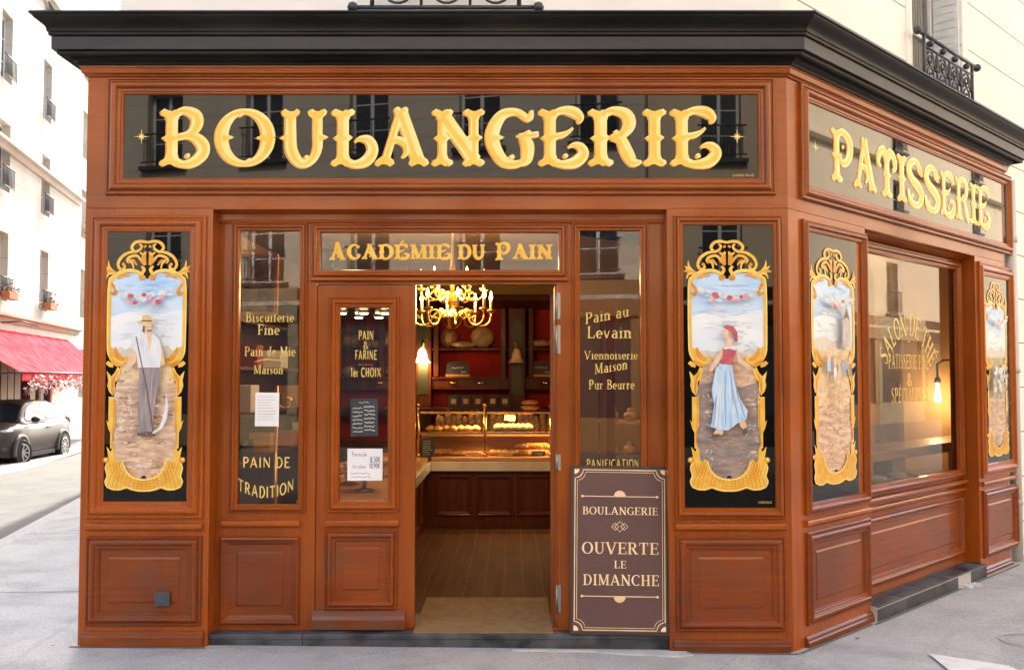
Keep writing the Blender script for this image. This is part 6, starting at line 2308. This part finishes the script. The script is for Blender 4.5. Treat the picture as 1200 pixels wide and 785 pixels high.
# dark gift bags in a row on the back ledge
b = MB()
b.rbox((XL + .1, BY - .35, bz(477) - .04), (1.74, BY + .138, bz(477)), .006)
b.build('ledge', wood_dark, su)
bag_gold = mat('bag_seal', (0.55, 0.36, 0.14), 0.5)
for k, px in enumerate((533, 547, 561, 578, 592)):
    x = bx(px)
    z = bz(477)
    t = thing('paper_bag', 'dark paper bag with a tan seal in the row behind the display case', 'bag', (x, BY - .2, z), 'dark bags in a row on the back ledge')
    b = MB()
    b.rbox((x - .068, BY - .26, z), (x + .068, BY - .14, z + .15), .006)
    q_ = b.build('bag_body', slate, t)
    b = MB()
    b.box((x - .03, BY - .264, z + .05), (x + .03, BY - .2605, z + .11))
    b.build('bag_seal', bag_gold, q_)
# baguettes standing in slotted racks
rk = thing('baguette_rack', 'wooden rack holding upright baguettes behind the glass display case', 'rack', (0, BY - .45, FZ))
zr0, zr1 = bz(512), bz(486)
b = MB()
b.rbox((XL + .2, BY - .62, FZ), (1.6, BY - .36, zr0), .01)
b.build('rack_body', wood_dark, rk)
rb = random.Random(3)
px = 514
n_ = 0
bag0 = None
while px < 646:
    if not (600 < px < 606):
        x = bx(px, BY - .5)
        ln = (zr1 - zr0) * rb.uniform(1.0, 1.28)
        if bag0 is None:
            bag0 = thing('baguette', 'brown crusty baguette standing upright in the wooden rack', 'baguette', (0, 0, 0), 'upright baguettes in the rack behind the display case')
            b = MB()
            b.tube([(0, 0, 0), (0, 0, .04), (.004, 0, .16), (0, 0, .29), (0, 0, .345), (0, 0, .36)], [.012, .03, .034, .033, .022, .006], 9)
            sh_ = b.build('crust', crust, bag0)
            b = MB()
            for k in range(4):
                b.tube([(-.015, -.031, .05 + k * .07), (.0, -.036, .08 + k * .07), (.015, -.031, .11 + k * .07)], [.002, .007, .002], 5)
            b.build('score_mark', flour_crust, bag0)
            cur = bag0
        else:
            cur = dup(bag0)
        cur.location = (x, BY - .5 + rb.uniform(-.04, .04), zr0 + .002)
        cur.scale = (1.25, 1.25, ln / .36)
        cur.rotation_euler = (rb.uniform(-.06, .06), rb.uniform(-.14, .14), 0)
        n_ += 1
    px += rb.uniform(5.4, 6.6)

# L-shaped counter
CY = 4.35
ctz = at_depth(570, 541, CY).z
cxl = at_depth(505, 541, CY).x
ct = thing('shop_counter', 'L-shaped mahogany counter with pale marble edge facing the doorway', 'counter', (0, CY, FZ))
b = MB()
b.box((cxl - .5, CY + .06, FZ), (1.72, CY + .66, ctz - .07))
b.box((cxl - .62, .75, FZ), (cxl - .06, CY + .66, ctz - .07))
body_ = b.build('counter_body', wood_dark, ct)
b = MB(FM)
for px in (512, 560, 608, 650):
    u = at_depth(px, 600, CY).x
    b.frame(u - .02, FZ + .10, u + .36, ctz - .14, simple_prof(.05, .02), -CY - .06)
b.build('counter_panel', wood_dark, body_)
b = MB()
b.M = Matrix(((0, 0, 1, cxl - .06), (1, 0, 0, 0), (0, 1, 0, 0), (0, 0, 0, 1)))
for u in (.85, 1.55, 2.25, 2.95, 3.6): b.frame(u, FZ + .10, u + .6, ctz - .14, simple_prof(.05, .02), 0)
b.build('counter_panel', wood_dark, body_)
mz = (at_depth(570, 541, CY).z - at_depth(570, 552, CY).z)
b = MB()
b.rbox((cxl, CY, ctz - mz), (1.73, CY + .68, ctz), .006)
b.rbox((cxl - .66, .72, ctz - mz), (cxl - .002, CY + .68, ctz), .006)
b.build('counter_top', marble, ct)
b = MB()
wz = at_depth(570, 535.5, CY + .02).z
b.rbox((cxl - .0, CY + .012, ctz + .001), (1.72, CY + .66, wz), .008)
b.rbox((cxl - .63, .76, ctz + .001), (cxl - .03, CY + .66, wz), .008)
b.build('case_base', wood_light, ct)

# glass display case on the counter
dc = thing('display_case', 'brass-posted glass display case of pastries on the counter opposite the door', 'display case', (0, CY + .1, wz))
gy = CY + .06
zt2 = at_depth(570, 483, gy).z
zm2 = at_depth(570, 506.5, gy).z
dx0, dx1 = at_depth(488, 500, gy).x, 1.62
b = MB()
b.poly([(dx0, gy, wz), (dx1, gy, wz), (dx1, gy, zt2), (dx0, gy, zt2)])
b.build('front_glass', case_glass, dc)
for px in (490.5, 568.5, 646):
    x = at_depth(px, 500, gy).x
    b = MB()
    b.tube([(x, gy - .012, wz), (x, gy - .012, zt2 + .05)], .017, 10)
    b.blob((x, gy - .012, zt2 + .07), .028, 8, 6)
    b.blob((x, gy - .012, wz + .02), (.035, .02, .025), 8, 6)
    b.build('case_post', brass, dc)
for z, d_ in ((zt2, .55), (zm2, .42)):
    b = MB()
    b.rbox((dx0, gy + .005, z - .018), (dx1, gy + .02, z + .004), .003)
    b.build('shelf_edge', brass if z == zt2 else wood_light, dc)
    b = MB()
    b.poly([(dx0, gy + .02, z), (dx1, gy + .02, z), (dx1, gy + d_, z), (dx0, gy + d_, z)])
    b.build('glass_shelf', case_glass, dc)
b = MB()
b.rbox((dx0, gy + .55, wz), (dx1, gy + .57, zm2 - .05), .003)
b.build('case_back', wood_light, dc)
# wavy screen standing on the case
b = MB(FM)
sc_ = [(505, 486), (508, 474), (513, 466), (520, 459), (526, 456.5), (533, 456.5), (540, 459), (546, 466), (552, 474), (562, 479), (566, 486)]
sp_ = [(at_depth(a, y, gy + .2).x, at_depth(a, y, gy + .2).z) for a, y in sc_]
b.poly([(p[0], p[1], -gy - .2) for p in sp_])
b.build('curved_screen', case_glass, dc)
lc = bpy.data.lights.new('case_light', 'AREA')
lc.shape = 'RECTANGLE'
lc.size, lc.size_y = 1.9, .04
lc.energy = 7
lc.color = (1, .62, .26)
lco = bpy.data.objects.new('case_strip_light', lc)
COL.objects.link(lco)
lco.parent = dc
lco.matrix_parent_inverse = WORLD[dc.name].inverted()
lco.location = ((dx0 + dx1) / 2 + .1, gy + .10, zt2 - .03)


def pastries(px0, px1, py, n, z, y, name, label, group, kind):
    first = None
    for k in range(n):
        px = px0 + (px1 - px0) * (k + .5) / n
        x = at_depth(px, py, y).x
        if first is None:
            first = tag(thing(name, label, 'pastry', (0, 0, 0)), group=group)
            b = MB()
            if kind == 'croissant':
                pts = [(-.075, -.03, .02), (-.05, -.005, .028), (0, .012, .034), (.05, -.005, .028), (.075, -.03, .02)]
                b.tube(pts, [.008, .026, .036, .026, .008], 10)
                for q in (-.045, -.02, .02, .045): b.tube([(q, -.03, .02), (q * 1.05, -.012, .062), (q * 1.05, .02, .05)], .007, 5)
            elif kind == 'slab':
                b.blob((0, 0, .022), (.10, .05, .024), 12, 7, .10)
                for q in (-.05, 0, .05): b.blob((q, -.01, .038), (.03, .03, .012), 8, 5, .1)
            else:
                b.blob((0, 0, .03), (.055, .05, .032), 12, 7, .08)
                b.blob((0, 0, .055), (.028, .026, .012), 8, 5, .1)
            b.build('pastry_body', pastry, first)
            cur = first
        else:
            cur = dup(first)
        cur.location = (x, y + rb.uniform(-.03, .03), z + .002)
        cur.rotation_euler = (0, 0, rb.uniform(-.5, .5))


pastries(533, 566, 528, 5, wz, gy + .14, 'pastry_slab', 'flat golden pastry at lower left inside the display case', 'flat pastries left of the middle brass post', 'slab')
pastries(574, 604, 528, 4, wz, gy + .16, 'viennoiserie', 'golden bun at lower centre inside the display case', 'golden buns right of the middle brass post', 'bun')
pastries(604, 640, 526, 5, wz, gy + .12, 'croissant', 'golden croissant on the lower right of the display case', 'croissants in the lower right of the case', 'croissant')
pastries(607, 642, 519, 4, wz + .065, gy + .20, 'croissant', 'golden croissant on top of the lower right heap', 'croissants on top of the lower right heap', 'croissant')
pastries(500, 562, 505, 7, zm2, gy + .12, 'small_tart', 'small golden tart on the left half of the glass shelf', 'small tarts on the glass shelf', 'bun')
pastries(497, 530, 530, 4, wz, gy + .2, 'croissant', 'golden croissant at the lower left of the display case', 'croissants at the lower left of the case', 'croissant')
tray = tag(thing('serving_tray', 'dark tray of pastries on the right of the glass shelf', 'tray', (0, gy + .2, zm2)))
b = MB()
tx0, tx1 = at_depth(579, 500, gy).x, at_depth(624, 500, gy).x
b.rbox((tx0, gy + .06, zm2 + .003), (tx1, gy + .36, zm2 + .018), .005)
b.build('tray_base', slate, tray)
b = MB()
b.frame(tx0, 0, tx1, .01, [(0, 0), (.002, .002)])
b.bm.clear()
for a_, c_ in (((tx0, gy + .055, zm2 + .015), (tx1, gy + .062, zm2 + .03)), ((tx0, gy + .358, zm2 + .015), (tx1, gy + .365, zm2 + .03))): b.box(a_, c_)
b.build('tray_rim', slate, tray)
pastries(581, 622, 502, 7, zm2 + .018, gy + .16, 'chouquette', 'round golden bun on the dark tray of the glass shelf', 'buns on the dark tray', 'bun')


def price_tag(px, py, y, wd, hg, m, label, rot=0):
    p = at_depth(px, py, y)
    t = thing('price_tag', label, 'price tag', tuple(p), 'price tags in the display case')
    Mx = Matrix.Translation(p) @ Matrix.Rotation(R(rot), 4, 'Y') @ FM
    b = MB(Mx)
    b.rbox((-wd / 2, 0, -.004), (wd / 2, hg, 0), .001)
    c_ = b.build('card', m, t)
    b = MB(Mx)
    scribble(b, -wd * .36, wd * .36, hg * .62, hg * .10, .001, .004)
    scribble(b, -wd * .1, wd * .36, hg * .28, hg * .08, .001, .004)
    b.build('writing', ink if m is not slate else chalk, c_)


yellow_card = mat('yellow_card', (0.66, 0.46, 0.14), 0.6)
price_tag(597, 493, gy + .17, .115, .065, yellow_card, 'yellow price tag standing above the tray of buns', 8)
price_tag(553.5, 536, gy + .03, .15, .055, yellow_card, 'yellow price tag left of the middle brass post')
price_tag(592, 536, gy + .03, .15, .055, yellow_card, 'yellow price tag at lower centre of the case')
price_tag(631, 534, gy + .03, .14, .05, slate, 'dark price tag below the heap of croissants')
p = at_depth(501, 536, CY + .03)
ms = thing('counter_slate', 'dark handwritten menu slate at the left end of the counter', 'slate', tuple(p))
Mx = Matrix.Translation(p) @ Matrix.Rotation(R(-2), 4, 'X') @ FM
b = MB(Mx)
b.rbox((-.075, 0, -.008), (.075, .20, 0), .003)
c_ = b.build('slate_sheet', slate, ms)
b = MB(Mx)
for k in range(7): scribble(b, -.05, rb.uniform(.02, .055), .17 - k * .023, .005, .001, .003)
b.build('writing', chalk, c_)
# flat round breads on the case
for k in range(2):
    t = thing('round_bread', ('lower', 'upper')[k] + ' of two flat round breads piled on the right end of the display case', 'bread', (at_depth(621, 475, gy + .4).x, gy + .4, zt2))
    b = MB()
    b.blob((at_depth(621, 475, gy + .4).x, gy + .4, zt2 + .035 + k * .058), (.105 - .008 * k, .10, .03), 14, 7, .04)
    b.build('crust', crust, t)

# pastries and cakes on the side counter behind the left panes
for k, (x, y, kind) in enumerate(((-1.35, .95, 0), (-1.1, 1.35, 1), (-1.3, 1.8, 0), (-1.0, 2.4, 1))):
    t = thing('cake_stand', 'round stand of pastries on the side counter behind the door glass', 'cake stand', (x, y, wz), 'cake stands on the side counter')
    b = MB()
    b.lathe([(.07, 0), (.07, .008), (.015, .02), (.015, .08), (.15, .095), (.155, .105), (.0, .105)], (x, y, wz), 20)
    b.build('stand', steel if kind else wood_light, t)
    b = MB()
    for q in range(9):
        a = q * .7
        r_ = .11 if q < 7 else .03
        b.blob((x + r_ * math.cos(a), y + r_ * math.sin(a), wz + .13 + (.02 if q >= 7 else 0)), (.042, .042, .032), 9, 6, .1)
    b.build('pastry_pile', pastry, t)
# shelving along the left wall with boxes, red panel, tall brass pole
ls = thing('side_shelving', 'red-backed side shelving with boxes seen through the left window', 'shelving', (XL + .3, 3, FZ))
b = MB()
b.box((XL + .07, 1.2, FZ), (XL + .10, 6.2, 2.5))
b.build('back_panel', wood_dark, ls)
for z in (.95, 1.35, 1.75, 2.15):
    b = MB()
    b.rbox((XL + .1, 1.2, z - .03), (XL + .38, 6.2, z), .004)
    b.build('shelf', wood_dark, ls)
for k in range(14):
    z = (.95, 1.35, 1.75)[k % 3]
    y = 1.5 + (k // 3) * .9 + (k % 3) * .2
    m_ = (white_paper, red_shop, wood_light, slate)[k % 4]
    c__ = ('white', 'red', 'tan', 'dark')[k % 4]
    b = MB()
    h_ = rb.uniform(.14, .26)
    b.rbox((XL + .14, y, z + .001), (XL + .34, y + rb.uniform(.16, .34), z + h_), .006)
    tag(b.build('goods_box', m_), c__ + ' biscuit box on the red-backed side shelving', 'box', 'biscuit boxes on the side shelving')
wp = thing('wall_poster', 'framed gold and brown poster hanging above the boxes, seen through the left window', 'poster', (XL + .5, 1.9, 2.2))
b = MB(Matrix.Translation(Vector((-1.98, 1.6, 2.14))) @ FM)
b.rbox((-.16, 0, -.02), (.16, .48, 0), .004)
fr_ = b.build('poster_frame', gilt_deep, wp)
b = MB(Matrix.Translation(Vector((-1.98, 1.6, 2.14))) @ FM)
b.poly([(-.13, .03, .002), (.13, .03, .002), (.13, .45, .002), (-.13, .45, .002)])
b.build('poster_sheet', mat('poster_brown', (0.14, 0.09, 0.05), 0.5, col2=(0.35, 0.24, 0.10), nscale=(16, 16, 16)), fr_)
b = MB()
b.rbox((XL + .08, .6, FZ), (XL + .42, 1.05, 2.9), .01)
tag(b.build('window_pier', tea_stone), 'pale stone pier just inside the narrow left window', 'pier')
gp = thing('brass_stand', 'tall brass pole with hooks standing behind the paper notice', 'stand', (-1.62, .75, FZ))
b = MB()
b.tube([(-1.62, .75, FZ), (-1.62, .75, 1.6)], .014, 8)
b.lathe([(.13, 0), (.12, .015), (.02, .03), (.014, .05)], (-1.62, .75, FZ), 16)
b.build('pole', brass, gp)
b = MB()
for s in (1, -1): b.tube([(-1.62, .75, 1.5)] + [(-1.62 + s * x, .75, 1.5 + y) for x, y in scroll(.07, .0, .06, .02, 180, .8)], .008, 5)
b.build('hook', brass, gp)
wc = thing('flour_sack', 'white paper sack standing at the foot of the left window', 'sack', (-1.45, .55, FZ))
b = MB()
b.rbox((-1.62, .42, FZ), (-1.40, .62, FZ + .62), .03)
b.build('sack_body', white_paper, wc)
# stand of pastries behind the right window
rs = thing('pastry_rack', 'tiered wooden rack of pastries behind the right window', 'rack', (1.1, 1.6, FZ))
b = MB()
for x in (.72, 1.50):
    for y in (1.5, 1.95): b.rbox((x - .02, y - .02, FZ), (x + .02, y + .02, 1.55), .004)
b.build('rack_frame', wood_dark, rs)
for z in (.55, .80, 1.05, 1.30):
    b = MB()
    b.rbox((.70, 1.48, z), (1.52, 1.97, z + .02), .004)
    b.build('rack_shelf', wood_light, rs)
    for k in range(6):
        t = None
        cur = thing('brioche', 'glazed brioche on a shelf of the tiered rack behind the right window', 'pastry', (.78 + k * .13, 1.55, z + .021), 'brioches on the tiered rack')
        if 'brio' not in globals():
            b = MB()
            b.blob((0, 0, .04), (.055, .055, .04), 10, 7, .06)
            b.blob((0, 0, .085), (.028, .028, .022), 8, 6, .06)
            brio = b.build('brioche_body', pastry)
            brio.parent = cur
        else:
            c2_ = brio.copy()
            COL.objects.link(c2_)
            c2_.parent = cur
            c2_.location = (0, 0, 0)

# chandelier
ch_y = 2.35
cc = at_depth(530, 372, ch_y)
ch = thing('chandelier', 'gilt brass chandelier with two tiers of lit candle bulbs hanging inside the doorway', 'chandelier', (cc.x, ch_y, cc.z))
brass_gold = mat('chandelier_brass', (0.80, 0.50, 0.15), 0.28, metal=1.0, col2=(0.70, 0.40, 0.10), nscale=(20, 20, 20))
b = MB()
cz = cc.z
b.lathe([(.0, -.10), (.03, -.095), (.075, -.05), (.09, -.01), (.10, .0), (.06, .02), (.028, .05), (.02, .09), (.045, .12), (.05, .15), (.022, .19), (.018, .27), (.05, .30), (.075, .36), (.03, .40), (.014, .46), (.012, 3.0 - cz - .03), (.06, 3.0 - cz - .02), (.06, 3.0 - cz)], (cc.x, ch_y, cz), 18)
for k in range(10):
    a = 2 * math.pi * k / 10
    b.tube([(cc.x + .03 * math.cos(a), ch_y + .03 * math.sin(a), cz + .30), (cc.x + .09 * math.cos(a), ch_y + .09 * math.sin(a), cz + .36), (cc.x + .13 * math.cos(a), ch_y + .13 * math.sin(a), cz + .33)], [.008, .014, .004], 5)
b.build('stem', brass_gold, ch)
for (n, r, z0, off) in ((8, .335, .065, .25), (6, .27, .245, .0)):
    for k in range(n):
        a = 2 * math.pi * (k + off) / n
        ca2, sa2 = math.cos(a), math.sin(a)
        def cp(rr, zz): return (cc.x + rr * ca2, ch_y + rr * sa2, cz + zz)
        b = MB()
        if n == 8: pts = [cp(.05, .0), cp(.10, .05), cp(.15, .02), cp(.20, -.055), cp(.27, -.07), cp(.325, -.03), cp(r, z0 - .02)]
        else: pts = [cp(.03, .20), cp(.08, .21), cp(.14, .155), cp(.21, .145), cp(.255, .18), cp(r, z0 - .02)]
        b.tube([tuple(p_) for p_ in catmull(pts, 5)], .009, 7)
        b.tube([cp(rr, zz) for rr, zz in [(.15 + .04 * math.cos(R(q)), (.03 if n == 8 else .19) + .035 * math.sin(R(q))) for q in range(-90, 200, 24)]], .006, 5)
        b.lathe([(.008, z0 - .03), (.03, z0 - .012), (.042, z0), (.040, z0 + .004), (.012, z0 + .004)], (cc.x + r * ca2, ch_y + r * sa2, cz), 12)
        arm = b.build('arm', brass_gold, ch)
        b = MB()
        b.lathe([(.012, z0 + .004), (.012, z0 + .085), (.008, z0 + .088)], (cc.x + r * ca2, ch_y + r * sa2, cz), 10)
        b.build('candle', shade_off, arm)
        b = MB()
        b.lathe([(.005, z0 + .088), (.013, z0 + .10), (.014, z0 + .115), (.008, z0 + .14), (.001, z0 + .165)], (cc.x + r * ca2, ch_y + r * sa2, cz), 10)
        b.build('bulb', flame_mat, arm)
for dz, en in ((.14, 15), (.35, 10)):
    l = bpy.data.lights.new('chandelier_light', 'POINT')
    l.energy = en
    l.color = (1, .60, .25)
    l.shadow_soft_size = .22
    lo_ = bpy.data.objects.new('chandelier_glow', l)
    COL.objects.link(lo_)
    lo_.parent = ch
    lo_.matrix_parent_inverse = WORLD[ch.name].inverted()
    lo_.location = (cc.x, ch_y, cz + dz)
# canopy with spots above the side counter
b = MB()
b.rbox((-2.0, 3.4, 2.33), (-1.0, 5.2, 2.44), .01)
cnp = b.build('light_canopy', wood_dark)
tag(cnp, 'dark wooden canopy with small spotlights over the side counter', 'canopy')
b = MB()
for x in (-1.9, -1.1): b.tube([(x, 4.3, 2.44), (x, 4.3, 3.0)], .015, 6)
b.build('hanger', iron, cnp)
sp0 = None
for k in range(6):
    x, y = (-1.72 + (k % 3) * .22 + (k // 3) * .06, 3.9 + (k // 3) * .7)
    if sp0 is None:
        sp0 = thing('ceiling_spot', 'small round lit spotlight under the dark canopy behind the door pane', 'spotlight', (0, 0, 0), 'spotlights under the dark canopy')
        b = MB()
        b.lathe([(.055, -.02), (.06, -.012), (.06, 0), (.045, 0)], (0, 0, 0), 16)
        b.build('trim_ring', steel, sp0)
        b = MB()
        b.lathe([(.042, -.024), (.04, -.03), (.0, -.034)], (0, 0, 0), 16)
        b.build('lens', spot_mat, sp0)
        cur = sp0
    else: cur = dup(sp0)
    cur.location = (x, y, 2.328)
for (x, y, z_) in ((-1.4, 2.6, 2.85), (1.05, 1.3, 2.85), (*(WM @ Vector((3.0, 0, -1.5))).xy, 2.8)):  # the last is an added fill without a fixture, brightening the tea room
    l = bpy.data.lights.new('spot_and_fill_light', 'POINT')
    l.energy = 3.2 if z_ > 2.81 else 6
    l.color = (1, .68, .36)
    l.shadow_soft_size = .12
    lo_ = bpy.data.objects.new('ceiling_spot_and_fill', l)
    COL.objects.link(lo_)
    lo_.location = (x, y, z_)

# ------------------------------------------------------------------ tea room behind the side window
b = MB(WM)
E0 = 5.2
b.poly([(1.3, FZ, -3.0), (E0, FZ, -3.0), (E0, FZ, -.19), (1.3, FZ, -.19)][::-1])
structure(b.build('tea_room_floor', wood_floor))
b = MB(WM)
b.poly([(1.3, 3.0, -.19), (E0, 3.0, -.19), (E0, 3.0, -3.0), (1.3, 3.0, -3.0)])
structure(b.build('tea_room_ceiling', ochre))
b = MB(WM)
b.poly([(E0, FZ, -.19), (E0, FZ, -3.0), (E0, 3.0, -3.0), (E0, 3.0, -.19)])
b.poly([(E0, FZ, -3.0), (1.3, FZ, -3.0), (1.3, 3.0, -3.0), (E0, 3.0, -3.0)])
b.poly([(4.0, FZ, -.20), (E0, FZ, -.20), (E0, 3.0, -.20), (4.0, 3.0, -.20)][::-1])
structure(b.build('tea_room_wall', tea_wall))
col = thing('stone_column', 'round pale stone column inside the tea room behind the side window', 'column', tuple(WM @ Vector((4.2, FZ, -1.17))))
b = MB(WM)
b.lathe([(.19, FZ), (.19, FZ + .1), (.15, FZ + .16), (.145, FZ + .2), (.135, 2.7), (.16, 2.74), (.18, 2.85), (.18, 3.0)], (4.2, 0, -1.17), 28, 'y')
b.build('shaft', tea_stone, col)
bt = thing('window_counter', 'light wooden counter along the inside of the side window', 'counter', tuple(WM @ Vector((3.2, FZ, -.5))))
tz0 = on(WM, 1066, 523, -.45)[1]
b = MB(WM)
b.rbox((1.75, tz0 - .085, -.80), (4.75, tz0, -.40), .008)
b.build('counter_top', wood_light, bt)
b = MB(WM)
ul = on(WM, 1046, 540, -.6)[0]
b.rbox((ul - .12, FZ, -.72), (ul + .12, tz0 - .086, -.55), .008)
b.build('counter_leg', wood_light, bt)
b = MB(WM)
b.rbox((4.5, FZ, -.72), (4.6, tz0 - .086, -.55), .008)
b.build('counter_leg', wood_light, bt)
# low display goods on the window board
b = MB(WM)
b.rbox((wl0 + .05, wgb - .06, -.42), (wl1 - .02, wgb - .02, -.16), .004)
tag(b.build('window_board', wood_light), 'shallow wooden board along the foot of the side window', 'board')
for k, px in enumerate((1027, 1050, 1068)):
    u = on(WM, px, 560, -.27)[0]
    t = thing('baked_tart', ('pale tart on the left end of the window board', 'pale tart in the middle of the window board', 'brown tart on the right of the window board')[k], 'pastry', tuple(WM @ Vector((u, wgb - .02, -.27))))
    b = MB(WM)
    b.lathe([(.07, wgb - .018), (.085, wgb + .01), (.078, wgb + .018), (.06, wgb + .03), (.0, wgb + .035)], (u, 0, -.27), 16, 'y')
    b.build('tart_crust', flour_crust if k < 2 else pastry, t)
# bare bulb on a bent black pipe, on the end wall
bp_ = WM @ Vector((0, 0, 0))
bl_u, bl_w = 5.02, -1.0
bz_ = 1.44
wl = thing('bulb_lamp', 'glowing bare bulb hanging from a bent black pipe on the tea room wall', 'lamp', tuple(WM @ Vector((bl_u, bz_, bl_w))))
b = MB(WM)
b.tube([(E0 - .02, 1.05, bl_w + .32), (E0 - .10, 1.08, bl_w + .32), (E0 - .10, 1.78, bl_w + .32), (E0 - .11, 1.84, bl_w + .26), (E0 - .14, 1.84, bl_w + .05), (bl_u, 1.80, bl_w), (bl_u, 1.62, bl_w)], .013, 8)
b.lathe([(.03, 1.60), (.034, 1.63), (.02, 1.66)], (bl_u, 0, bl_w), 12, 'y')
b.build('pipe_arm', iron, wl)
b = MB(WM)
b.lathe([(.001, bz_ - .045), (.02, bz_ - .04), (.032, bz_ - .02), (.034, bz_), (.029, bz_ + .03), (.018, bz_ + .08), (.016, bz_ + .155)], (bl_u, 0, bl_w), 16, 'y')
b.build('bulb', bulb_mat, wl)
l = bpy.data.lights.new('bulb_light', 'POINT')
l.energy = 4.5
l.color = (1, .62, .28)
l.shadow_soft_size = .05
lo_ = bpy.data.objects.new('bulb_glow', l)
COL.objects.link(lo_)
lo_.parent = wl
lo_.matrix_parent_inverse = WORLD[wl.name].inverted()
lo_.location = WM @ Vector((bl_u - .03, bz_, bl_w))
